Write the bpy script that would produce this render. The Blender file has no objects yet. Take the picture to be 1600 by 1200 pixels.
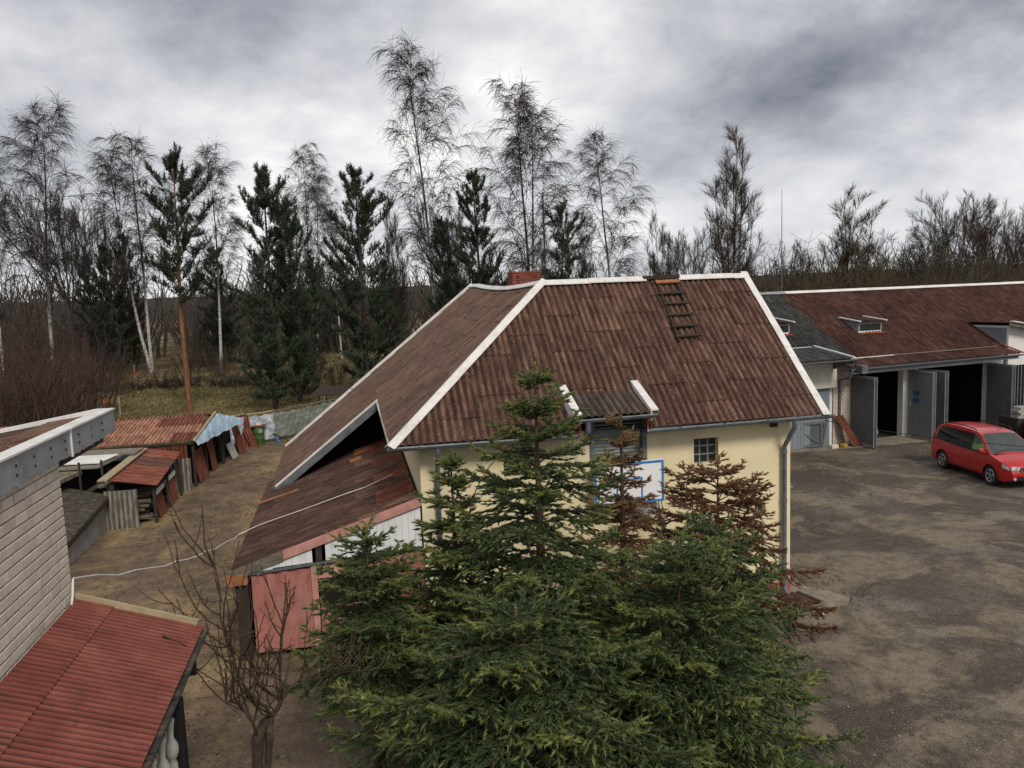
import bpy, math, random
import numpy as np
from mathutils import Vector, Matrix
R = math.radians
rng = np.random.default_rng(7)
random.seed(7)
sc = bpy.context.scene
COL = sc.collection

# ------------------------------------------------------------------ camera
cam_d = bpy.data.cameras.new('camera')
cam = bpy.data.objects.new('camera', cam_d)
COL.objects.link(cam)
ROLL, PITCH, YAW, FPX = R(2.183), R(6.553), R(11.554), 1224.4
dn = Vector((math.sin(ROLL) * math.cos(PITCH), math.cos(ROLL) * math.cos(PITCH), math.sin(PITCH)))
fw = Vector((0, 0, 1))
yy = (fw - dn * dn.z).normalized()
xx = dn.cross(yy)
if xx.x < 0: xx = -xx
rows = (xx, yy, -dn)
def tow(v):
    a = Vector((rows[0].dot(v), rows[1].dot(v), rows[2].dot(v)))
    c, s = math.cos(YAW), math.sin(YAW)
    return Vector((a.x * c + a.y * s, -a.x * s + a.y * c, a.z))
cr, cu, cb = tow(Vector((1, 0, 0))), tow(Vector((0, -1, 0))), tow(Vector((0, 0, -1)))
CAM = Vector((-9.407, -15.504, 7.0))
cam.matrix_world = Matrix(((cr.x, cu.x, cb.x, CAM.x), (cr.y, cu.y, cb.y, CAM.y), (cr.z, cu.z, cb.z, CAM.z), (0, 0, 0, 1)))
cam_d.sensor_width = 36
cam_d.lens = FPX / 1600 * 36
cam_d.clip_start = .1
cam_d.clip_end = 4000
sc.camera = cam

# ------------------------------------------------------------------ sky, sun, exposure
SUN_EL, SUN_AZ = R(42), R(168)      # azimuth clockwise from +Y
w = bpy.data.worlds.new('World'); sc.world = w; w.use_nodes = True
nt = w.node_tree; nt.nodes.clear()
N, LK = nt.nodes.new, nt.links.new
out = N('ShaderNodeOutputWorld'); bg = N('ShaderNodeBackground')
sky = N('ShaderNodeTexSky'); sky.sky_type = 'NISHITA'; sky.sun_disc = False
sky.sun_elevation = SUN_EL; sky.sun_rotation = SUN_AZ
tc = N('ShaderNodeTexCoord'); sep = N('ShaderNodeSeparateXYZ'); LK(tc.outputs['Generated'], sep.inputs[0])
def wm(op, a, b=None):
    n = N('ShaderNodeMath'); n.operation = op
    for i, v in enumerate((a, b)):
        if v is None: continue
        if isinstance(v, (int, float)): n.inputs[i].default_value = v
        else: LK(v, n.inputs[i])
    return n.outputs[0]
den = wm('ADD', wm('MAXIMUM', sep.outputs[2], 0.0), 0.42)
cx = N('ShaderNodeCombineXYZ'); LK(wm('DIVIDE', sep.outputs[0], den), cx.inputs[0]); LK(wm('DIVIDE', sep.outputs[1], den), cx.inputs[1])
def wnoise(scale, detail, rough, off, dist=0.0):
    mp = N('ShaderNodeMapping'); LK(cx.outputs[0], mp.inputs[0]); mp.inputs['Location'].default_value = off
    n = N('ShaderNodeTexNoise'); n.inputs['Scale'].default_value = scale; n.inputs['Detail'].default_value = detail
    n.inputs['Roughness'].default_value = rough; n.inputs['Distortion'].default_value = dist
    LK(mp.outputs[0], n.inputs['Vector']); return n.outputs[0]
SKO = ((4.05, 2.99, 0.0), (9.85, 2.99, 0))
big = wnoise(.85, 4, .5, SKO[0])
med = wnoise(2.3, 10, .58, SKO[1], .12)
mixv = wm('ADD', wm('MULTIPLY', big, .5), wm('MULTIPLY', med, .5))
rp = N('ShaderNodeValToRGB'); LK(mixv, rp.inputs[0])
cr_ = rp.color_ramp
SKS = ((.325, (.095, .105, .128)), (.415, (.23, .24, .268)), (.48, (.38, .388, .413)), (.54, (.515, .515, .527)), (.63, (.76, .745, .72)))
cr_.elements[0].position, cr_.elements[1].position = SKS[0][0], SKS[-1][0]
cr_.elements[0].color, cr_.elements[1].color = (*SKS[0][1], 1), (*SKS[-1][1], 1)
for pos, c in SKS[1:-1]:
    e = cr_.elements.new(pos); e.color = (*c, 1)
# a little brighter haze towards the horizon, all the way round
hz = N('ShaderNodeMapRange'); LK(sep.outputs[2], hz.inputs[0])
hz.inputs[1].default_value = 0; hz.inputs[2].default_value = .22; hz.inputs[3].default_value = .45; hz.inputs[4].default_value = 0
mh = N('ShaderNodeMixRGB'); LK(hz.outputs[0], mh.inputs[0]); LK(rp.outputs[0], mh.inputs[1]); mh.inputs[2].default_value = (.66, .665, .69, 1)
# nishita blue behind thin cloud
sk = N('ShaderNodeVectorMath'); sk.operation = 'SCALE'; LK(sky.outputs[0], sk.inputs[0]); sk.inputs['Scale'].default_value = .08
ms = N('ShaderNodeMixRGB'); ms.inputs[0].default_value = .05; LK(mh.outputs[0], ms.inputs[1]); LK(sk.outputs[0], ms.inputs[2])
LK(ms.outputs[0], bg.inputs[0]); bg.inputs[1].default_value = 1.0
LK(bg.outputs[0], out.inputs[0])
sd = bpy.data.lights.new('sun', 'SUN'); sun = bpy.data.objects.new('sun', sd); COL.objects.link(sun)
sd.energy = 1.5; sd.angle = R(15); sd.color = (1, .93, .82)
sdir = Vector((math.sin(SUN_AZ) * math.cos(SUN_EL), math.cos(SUN_AZ) * math.cos(SUN_EL), math.sin(SUN_EL)))
sun.rotation_euler = sdir.to_track_quat('Z', 'Y').to_euler()
sun.location = (0, 0, 60)
vs = sc.view_settings
vs.view_transform = 'Standard'; vs.look = 'None'; vs.exposure = .58; vs.gamma = 1; vs.use_curve_mapping = False
sc.cycles.max_bounces = 6; sc.cycles.diffuse_bounces = 3; sc.cycles.glossy_bounces = 3
sc.cycles.transparent_max_bounces = 8; sc.cycles.transmission_bounces = 4
sc.cycles.use_adaptive_sampling = True; sc.cycles.use_denoising = True

# ------------------------------------------------------------------ materials
def new_mat(name):
    m = bpy.data.materials.new(name); m.use_nodes = True
    b = m.node_tree.nodes['Principled BSDF']
    return m, m.node_tree, b
def _noise(t, vec, scale, detail=6, rough=.6, dist=0.0):
    n = t.nodes.new('ShaderNodeTexNoise'); n.inputs['Scale'].default_value = scale; n.inputs['Detail'].default_value = detail
    n.inputs['Roughness'].default_value = rough; n.inputs['Distortion'].default_value = dist
    t.links.new(vec, n.inputs['Vector']); return n.outputs[0]
def _ramp(t, fac, stops):
    r = t.nodes.new('ShaderNodeValToRGB'); t.links.new(fac, r.inputs[0])
    el = r.color_ramp.elements
    el[0].position, el[1].position = stops[0][0], stops[-1][0]
    el[0].color, el[1].color = (*stops[0][1], 1), (*stops[-1][1], 1)
    for p, c in stops[1:-1]:
        e = el.new(p); e.color = (*c, 1)
    return r.outputs[0]
def _mix(t, fac, a, b, mode='MIX'):
    m = t.nodes.new('ShaderNodeMixRGB'); m.blend_type = mode
    for i, v in enumerate((fac, a, b)):
        if hasattr(v, 'node'): t.links.new(v, m.inputs[i])
        elif i == 0: m.inputs[0].default_value = v
        else: m.inputs[i].default_value = (*v, 1)
    return m.outputs[0]
def _thr(t, fac, lo, hi):
    m = t.nodes.new('ShaderNodeMapRange'); t.links.new(fac, m.inputs[0])
    m.inputs[1].default_value = lo; m.inputs[2].default_value = hi; return m.outputs[0]
def pm(name, stops, scale=3, rough=.8, bump=.2, bscale=30, stretch=(1, 1, 1), var=0.0, metal=0.0, layers=(), coord='Object', spec=.3, detail=6, bdist=.01, trough_shade=0.0, shade_col=(.03, .02, .016), wave=.15):
    """noise-ramped paint/stone/metal; layers = (color, scale, lo, hi, strength, stretch)"""
    m, t, b = new_mat(name)
    tcn = t.nodes.new('ShaderNodeTexCoord'); vec0 = tcn.outputs[coord]
    oi = t.nodes.new('ShaderNodeObjectInfo')
    def vecs(st, rnd):
        mp = t.nodes.new('ShaderNodeMapping'); t.links.new(vec0, mp.inputs[0]); mp.inputs['Scale'].default_value = st
        if rnd:
            ad = t.nodes.new('ShaderNodeVectorMath'); ad.operation = 'ADD'; t.links.new(mp.outputs[0], ad.inputs[0])
            mu = t.nodes.new('ShaderNodeMath'); mu.operation = 'MULTIPLY'; t.links.new(oi.outputs['Random'], mu.inputs[0]); mu.inputs[1].default_value = 37
            t.links.new(mu.outputs[0], ad.inputs[1]); return ad.outputs[0]
        return mp.outputs[0]
    c = _ramp(t, _noise(t, vecs(stretch, var > 0), scale, detail), stops)
    for L in layers:
        col, s, lo, hi, st = L[:5]; sr = L[5] if len(L) > 5 else (1, 1, 1)
        f = _thr(t, _noise(t, vecs(sr, var > 0 and coord == 'Object'), s, 7, .65), lo, hi)
        mu = t.nodes.new('ShaderNodeMath'); mu.operation = 'MULTIPLY'; t.links.new(f, mu.inputs[0]); mu.inputs[1].default_value = st
        c = _mix(t, mu.outputs[0], c, col)
    if trough_shade:  # corrugation shade painted into the colour: troughs darker, broken up by noise
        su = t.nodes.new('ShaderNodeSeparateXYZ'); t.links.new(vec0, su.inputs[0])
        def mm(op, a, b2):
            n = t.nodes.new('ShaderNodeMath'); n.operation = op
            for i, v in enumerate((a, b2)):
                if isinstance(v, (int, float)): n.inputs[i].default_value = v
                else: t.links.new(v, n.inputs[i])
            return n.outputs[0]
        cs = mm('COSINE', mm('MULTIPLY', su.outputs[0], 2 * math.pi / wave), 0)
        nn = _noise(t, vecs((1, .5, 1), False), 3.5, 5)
        f = mm('MULTIPLY', _thr(t, mm('ADD', mm('MULTIPLY', cs, -.5), mm('MULTIPLY', nn, 1.6)), .45, 1.35), trough_shade)
        c = _mix(t, f, c, shade_col)
    if var:
        hs = t.nodes.new('ShaderNodeHueSaturation'); t.links.new(c, hs.inputs['Color'])
        mr = t.nodes.new('ShaderNodeMapRange'); t.links.new(oi.outputs['Random'], mr.inputs[0]); mr.inputs[3].default_value = 1 - var; mr.inputs[4].default_value = 1 + var
        t.links.new(mr.outputs[0], hs.inputs['Value']); c = hs.outputs[0]
    t.links.new(c, b.inputs['Base Color'])
    b.inputs['Roughness'].default_value = rough; b.inputs['Metallic'].default_value = metal; b.inputs['Specular IOR Level'].default_value = spec
    if bump:
        bp = t.nodes.new('ShaderNodeBump'); bp.inputs['Strength'].default_value = bump; bp.inputs['Distance'].default_value = bdist
        t.links.new(_noise(t, vecs(stretch, var > 0 and coord == 'Object'), bscale, 5), bp.inputs['Height']); t.links.new(bp.outputs[0], b.inputs['Normal'])
    return m
def flat(name, c, rough=.6, metal=0.0, spec=.4):
    d = tuple(v * .8 for v in c); e = tuple(min(1, v * 1.15) for v in c)
    return pm(name, ((.3, d), (.7, e)), 6, rough, .08, 60, metal=metal, spec=spec)
def leaf_mat(name, stops, rough=.62, spec=.25, trans=.0):
    m, t, b = new_mat(name)
    a = t.nodes.new('ShaderNodeAttribute'); a.attribute_name = 'tint'
    c = _ramp(t, a.outputs['Fac'], stops)
    t.links.new(c, b.inputs['Base Color']); b.inputs['Roughness'].default_value = rough; b.inputs['Specular IOR Level'].default_value = spec
    return m
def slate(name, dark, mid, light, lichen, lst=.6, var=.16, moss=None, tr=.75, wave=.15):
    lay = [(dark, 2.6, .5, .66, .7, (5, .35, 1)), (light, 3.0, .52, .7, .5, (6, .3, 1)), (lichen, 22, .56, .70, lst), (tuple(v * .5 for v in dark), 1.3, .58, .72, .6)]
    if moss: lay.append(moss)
    return pm(name, ((.32, dark), (.5, mid), (.68, light)), 2.2, .92, .55, 90, (4, .8, 1), var, layers=lay, coord='UV', spec=.15, trough_shade=tr, shade_col=tuple(v * .45 for v in dark), wave=wave)
M = {}
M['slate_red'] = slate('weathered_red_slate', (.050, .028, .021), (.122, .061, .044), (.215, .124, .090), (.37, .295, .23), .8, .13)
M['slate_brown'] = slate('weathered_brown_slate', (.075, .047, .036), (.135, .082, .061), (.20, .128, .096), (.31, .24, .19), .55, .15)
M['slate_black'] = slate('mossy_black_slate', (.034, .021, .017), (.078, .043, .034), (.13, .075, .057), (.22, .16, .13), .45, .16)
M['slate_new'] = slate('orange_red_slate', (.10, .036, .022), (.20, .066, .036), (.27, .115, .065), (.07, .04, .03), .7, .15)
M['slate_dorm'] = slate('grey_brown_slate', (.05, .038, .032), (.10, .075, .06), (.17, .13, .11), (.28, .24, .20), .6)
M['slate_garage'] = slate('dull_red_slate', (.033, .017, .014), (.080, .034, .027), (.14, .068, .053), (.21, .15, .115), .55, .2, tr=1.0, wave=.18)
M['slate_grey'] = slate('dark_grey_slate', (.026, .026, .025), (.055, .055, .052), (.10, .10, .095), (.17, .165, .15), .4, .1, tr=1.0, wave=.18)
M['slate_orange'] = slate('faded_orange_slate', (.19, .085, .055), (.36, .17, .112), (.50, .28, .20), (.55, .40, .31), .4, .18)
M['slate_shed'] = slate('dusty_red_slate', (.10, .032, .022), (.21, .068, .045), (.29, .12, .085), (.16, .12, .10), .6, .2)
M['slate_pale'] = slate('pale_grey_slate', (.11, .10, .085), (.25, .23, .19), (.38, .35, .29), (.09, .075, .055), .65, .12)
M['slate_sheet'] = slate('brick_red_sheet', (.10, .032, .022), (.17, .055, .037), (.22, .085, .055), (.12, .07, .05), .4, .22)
M['porch_red'] = pm('red_painted_slate', ((.3, (.135, .036, .026)), (.5, (.20, .055, .040)), (.7, (.25, .085, .063))), 1.6, .75, .15, 60, var=.04, coord='UV', spec=.25, trough_shade=.9, shade_col=(.04, .013, .010), wave=.08,
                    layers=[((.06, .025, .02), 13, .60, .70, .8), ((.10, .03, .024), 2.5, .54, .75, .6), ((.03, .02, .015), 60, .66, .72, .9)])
M['pink'] = pm('faded_pink_metal', ((.3, (.34, .125, .105)), (.7, (.47, .205, .175))), 3, .6, .1, 20, layers=[((.12, .07, .06), 4, .52, .70, .6, (3, 3, .5)), ((.30, .20, .17), 1.5, .5, .65, .5)])
M['pink_wood'] = pm('pink_painted_board', ((.3, (.40, .17, .14)), (.7, (.58, .30, .26))), 5, .75, .2, 50, layers=[((.30, .26, .23), 6, .55, .65, .7)])
M['cream'] = pm('cream_render', ((.3, (.72, .62, .38)), (.7, (.80, .70, .46))), .9, .88, .12, 45, layers=[((.56, .46, .28), 1.6, .52, .75, .55, (1.5, 1.5, .25)), ((.42, .36, .25), 5, .62, .76, .4), ((.62, .56, .42), .7, .5, .66, .5)], spec=.2)
M['plinth'] = pm('dull_red_plinth_paint', ((.3, (.30, .07, .065)), (.7, (.40, .12, .11))), 3, .8, .15, 40)
M['white_trim'] = pm('white_painted_metal_trim', ((.3, (.60, .58, .55)), (.7, (.76, .74, .71))), 3, .5, .06, 30, layers=[((.34, .29, .25), 7, .54, .72, .55), ((.16, .13, .11), 26, .62, .70, .5), ((.45, .40, .35), 1.6, .5, .7, .45)])
M['white_wood'] = pm('white_cladding', ((.3, (.66, .68, .70)), (.7, (.78, .80, .81))), 2, .6, .05, 30, var=.05, layers=[((.42, .42, .40), 3, .58, .8, .4, (4, 4, .6))])
M['zinc'] = pm('dull_zinc', ((.3, (.10, .115, .13)), (.7, (.19, .205, .22))), 5, .5, .1, 30, metal=.35, layers=[((.07, .06, .05), 9, .58, .72, .6)])
M['zinc_pale'] = pm('galvanised_sheet', ((.3, (.21, .22, .235)), (.7, (.33, .34, .35))), 2.5, .55, .25, 9, metal=.2, layers=[((.12, .12, .12), 6, .56, .72, .55), ((.42, .43, .44), 14, .62, .72, .5)])
M['glass'] = pm('dark_glass_block', ((.3, (.006, .010, .009)), (.7, (.02, .028, .026))), 5, .22, .3, 16, spec=.6)
M['mortar'] = pm('grey_mortar', ((.3, (.13, .115, .10)), (.7, (.21, .19, .165))), 8, .95, .4, 40)
M['silicate'] = pm('white_silicate_brick', ((.3, (.50, .42, .345)), (.7, (.66, .575, .49))), 3, .9, .25, 60, var=.10, layers=[((.40, .27, .20), 1.2, .60, .8, .45), ((.27, .24, .21), 20, .64, .74, .4)])
M['red_brick'] = pm('red_clay_brick', ((.3, (.15, .045, .03)), (.7, (.26, .085, .055))), 9, .9, .4, 60, var=.22)
M['wood_grey'] = pm('weathered_grey_wood', ((.3, (.10, .085, .065)), (.7, (.21, .18, .145))), 6, .9, .4, 40, (1, 1, 6), .2)
M['wood_dark'] = pm('dark_rotten_wood', ((.3, (.022, .017, .013)), (.7, (.06, .045, .034))), 6, .95, .4, 40, (1, 1, 4), .15)
M['wood_pale'] = pm('pale_raw_wood', ((.3, (.26, .20, .12)), (.7, (.42, .34, .22))), 6, .85, .3, 40, (1, 4, 1), .12)
M['wood_orange'] = pm('orange_stained_lath', ((.3, (.22, .085, .035)), (.7, (.36, .16, .075))), 6, .85, .3, 40)
M['tar'] = pm('mossy_tar_felt', ((.3, (.024, .020, .017)), (.52, (.055, .046, .038)), (.7, (.12, .097, .07))), 5, .95, .6, 25, layers=[((.13, .115, .085), 3, .60, .72, .6), ((.16, .15, .13), 26, .66, .74, .6)])
M['moss_roof'] = pm('moss_covered_slab', ((.3, (.05, .042, .026)), (.5, (.15, .13, .08)), (.7, (.26, .23, .16))), 6, .95, .8, 20)
M['concrete'] = pm('stained_concrete', ((.3, (.22, .21, .19)), (.7, (.38, .365, .335))), 2.2, .9, .35, 40, layers=[((.10, .085, .065), 4, .56, .72, .55), ((.42, .40, .36), 9, .64, .74, .4)])
M['slab'] = pm('dirty_pavement_slab', ((.3, (.15, .125, .095)), (.7, (.28, .245, .19))), 2.4, .95, .4, 50, var=.1, layers=[((.07, .052, .036), 3, .55, .70, .7), ((.36, .33, .28), 8, .64, .75, .4)])
M['black'] = flat('black_plastic', (.012, .012, .013), .5)
M['dark_int'] = flat('shaded_interior', (.02, .019, .018), .95, spec=.1)  # near-black colour stands in for the shade inside openings and under roofs
M['door_grey'] = pm('grey_painted_steel', ((.3, (.10, .108, .118)), (.7, (.145, .155, .165))), 2.5, .5, .12, 18, layers=[((.045, .045, .045), 5, .58, .72, .5), ((.17, .10, .07), 9, .68, .76, .6)])
M['door_pale'] = pm('pale_grey_steel', ((.3, (.19, .20, .205)), (.7, (.26, .27, .275))), 2.5, .5, .12, 18, layers=[((.08, .075, .07), 5, .60, .72, .5), ((.16, .09, .06), 7, .66, .74, .6)])
M['door_blue'] = pm('blue_grey_boards', ((.3, (.15, .18, .20)), (.7, (.22, .25, .27))), 4, .7, .2, 30, var=.08, layers=[((.08, .08, .08), 5, .58, .75, .5, (3, 3, .5))])
M['panel_cream'] = pm('off_white_ribbed_panel', ((.3, (.50, .50, .43)), (.7, (.62, .61, .53))), 2, .6, .05, 30, layers=[((.35, .32, .26), 3, .58, .8, .4)])
M['white_wall'] = pm('white_lime_wall', ((.3, (.62, .61, .59)), (.7, (.74, .73, .71))), 2, .85, .1, 30, layers=[((.45, .43, .40), 3, .58, .8, .4)])
M['bb_white'] = pm('white_backboard_paint', ((.3, (.74, .74, .75)), (.7, (.82, .82, .83))), 2, .5, .04, 30, layers=[((.55, .52, .50), 6, .64, .8, .4)])
M['bb_blue'] = flat('blue_backboard_paint', (.03, .20, .48), .5)
M['shutter'] = pm('dull_green_grey_shutter', ((.3, (.15, .18, .165)), (.7, (.23, .26, .24))), 2, .55, .08, 20, layers=[((.10, .09, .075), 4, .56, .75, .5)])
M['rust_red'] = pm('rusty_red_steel', ((.3, (.25, .05, .025)), (.7, (.40, .11, .06))), 5, .8, .3, 40)
M['tarp'] = pm('pale_blue_tarpaulin', ((.35, (.22, .36, .50)), (.5, (.40, .54, .66)), (.65, (.60, .70, .78))), 2.2, .4, .7, 5, (2.5, .7, 1), spec=.5, bdist=.05)
M['tarp_dark'] = pm('dark_blue_tarpaulin', ((.35, (.012, .02, .035)), (.65, (.03, .05, .08))), 3, .45, .6, 6, spec=.5, bdist=.04)
M['film_green'] = pm('green_grey_plastic_film', ((.35, (.13, .15, .13)), (.5, (.17, .19, .165)), (.68, (.30, .32, .29))), 1.4, .4, .6, 4, (1, 1, 3.0), spec=.5, bdist=.05)
M['film_clear'] = pm('clear_plastic_film', ((.35, (.20, .23, .27)), (.5, (.34, .38, .43)), (.66, (.62, .66, .70))), 2.4, .3, .8, 4, (1.5, 1, 2), spec=.6, bdist=.06)
M['barrel'] = pm('green_drum_paint', ((.3, (.035, .07, .02)), (.7, (.065, .115, .035))), 4, .6, .1, 30, layers=[((.05, .035, .02), 6, .6, .72, .6)])
M['bark_birch'] = pm('birch_bark', ((.3, (.24, .225, .21)), (.55, (.46, .44, .42)), (.7, (.58, .56, .54))), 2.2, .9, .3, 20, (2, 2, 1), layers=[((.03, .028, .026), 3, .54, .60, .9, (1.2, 1.2, 3.5))])
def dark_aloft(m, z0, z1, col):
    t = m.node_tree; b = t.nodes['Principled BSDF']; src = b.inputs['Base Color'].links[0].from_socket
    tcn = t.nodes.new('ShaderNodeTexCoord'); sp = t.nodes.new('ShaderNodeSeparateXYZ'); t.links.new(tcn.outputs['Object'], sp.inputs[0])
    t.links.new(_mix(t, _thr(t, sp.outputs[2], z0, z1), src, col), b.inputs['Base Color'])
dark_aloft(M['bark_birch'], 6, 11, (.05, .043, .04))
M['twig'] = pm('birch_twigs', ((.3, (.030, .024, .023)), (.7, (.060, .048, .044))), 1, .9, 0)
M['twig_brown'] = pm('brown_twigs', ((.3, (.032, .023, .018)), (.7, (.072, .052, .037))), .6, .9, 0)
M['twig_haze'] = pm('hazy_brown_twigs', ((.3, (.052, .040, .033)), (.7, (.105, .084, .070))), .3, .9, 0)  # brown twigs made paler: distance haze painted into the colour
M['twig_olive'] = pm('olive_twigs', ((.3, (.045, .036, .020)), (.7, (.10, .078, .042))), .6, .9, 0)
M['twig_red'] = pm('reddish_bush_stems', ((.3, (.045, .026, .022)), (.7, (.095, .058, .047))), .6, .9, 0)
M['bark_dark'] = pm('dark_bark', ((.3, (.022, .018, .015)), (.7, (.06, .048, .038))), 5, .95, .5, 25, (1, 1, .4))
M['bark_pine'] = pm('orange_pine_bark', ((.3, (.10, .045, .024)), (.5, (.19, .085, .045)), (.7, (.28, .135, .075))), 3, .95, .5, 20, (2, 2, .6))
M['bark_shrub'] = pm('mottled_shrub_bark', ((.3, (.026, .02, .015)), (.55, (.062, .047, .034)), (.72, (.12, .10, .07))), 7, .95, .5, 30)
M['twig_shrub'] = pm('shrub_shoots', ((.3, (.030, .020, .013)), (.7, (.085, .058, .036))), 5, .8, .1, 40)
M['bark_spruce'] = pm('spruce_bark', ((.3, (.045, .03, .02)), (.7, (.12, .075, .045))), 8, .95, .4, 40)
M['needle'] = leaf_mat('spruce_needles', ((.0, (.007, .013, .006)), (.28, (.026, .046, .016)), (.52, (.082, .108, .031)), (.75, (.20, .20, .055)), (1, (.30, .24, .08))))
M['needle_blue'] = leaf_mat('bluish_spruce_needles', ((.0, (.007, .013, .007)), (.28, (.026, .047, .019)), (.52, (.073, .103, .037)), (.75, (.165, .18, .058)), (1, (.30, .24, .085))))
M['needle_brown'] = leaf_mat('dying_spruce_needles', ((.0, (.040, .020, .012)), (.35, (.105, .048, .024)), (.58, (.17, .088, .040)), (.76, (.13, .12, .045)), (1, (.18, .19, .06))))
M['needle_pine'] = leaf_mat('pine_needles', ((0, (.018, .028, .018)), (.5, (.042, .060, .036)), (1, (.085, .105, .055))), .7)
M['paint_red'] = flat('red_car_paint', (.43, .012, .013), .3, spec=.5)
M['paint_red'].node_tree.nodes['Principled BSDF'].inputs['Coat Weight'].default_value = .6
M['paint_red'].node_tree.nodes['Principled BSDF'].inputs['Coat Roughness'].default_value = .08
M['paint_black'] = flat('black_car_paint', (.012, .012, .014), .25, spec=.5)
M['car_glass'] = pm('tinted_car_glass', ((.3, (.006, .007, .008)), (.7, (.01, .011, .012))), 3, .06, 0, spec=.6)
M['tyre'] = flat('tyre_rubber', (.014, .014, .014), .85)
M['alloy'] = flat('alloy_wheel', (.42, .43, .44), .35, .6)
M['chrome'] = flat('bright_trim', (.65, .66, .67), .2, .8)
M['lamp'] = pm('headlamp_lens', ((.35, (.25, .26, .27)), (.6, (.72, .74, .75))), 14, .12, .4, 20, spec=.6)
M['hivis'] = flat('hi_vis_green', (.22, .55, .05), .7)
M['white_plain'] = flat('white_plastic', (.72, .72, .71), .5)
M['red_plain'] = flat('red_plastic', (.45, .03, .02), .5)
M['sticker_blue'] = flat('blue_sticker', (.02, .13, .33), .5)
M['yellow_thing'] = flat('mustard_plastic', (.38, .24, .04), .6)
M['litter'] = leaf_mat('leaf_litter', ((0, (.035, .023, .014)), (.5, (.085, .056, .032)), (1, (.17, .12, .068))), .9, .1)
M['straw'] = leaf_mat('dry_grass', ((0, (.045, .04, .018)), (.35, (.09, .085, .035)), (.65, (.20, .155, .075)), (1, (.33, .26, .14))), .9, .1)
M['gravel'] = leaf_mat('loose_gravel', ((0, (.05, .045, .04)), (.5, (.13, .115, .10)), (1, (.32, .30, .27))), .9, .2)
def glass_thin(name, tint, a):
    m, t, b = new_mat(name)
    b.inputs['Base Color'].default_value = (*tint, 1); b.inputs['Roughness'].default_value = .07; b.inputs['Alpha'].default_value = a
    return m
M['windscreen'] = glass_thin('windscreen_glass', (.10, .115, .115), .62)
M['frame_glass'] = glass_thin('dusty_cold_frame_glass', (.13, .15, .155), .6)
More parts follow.
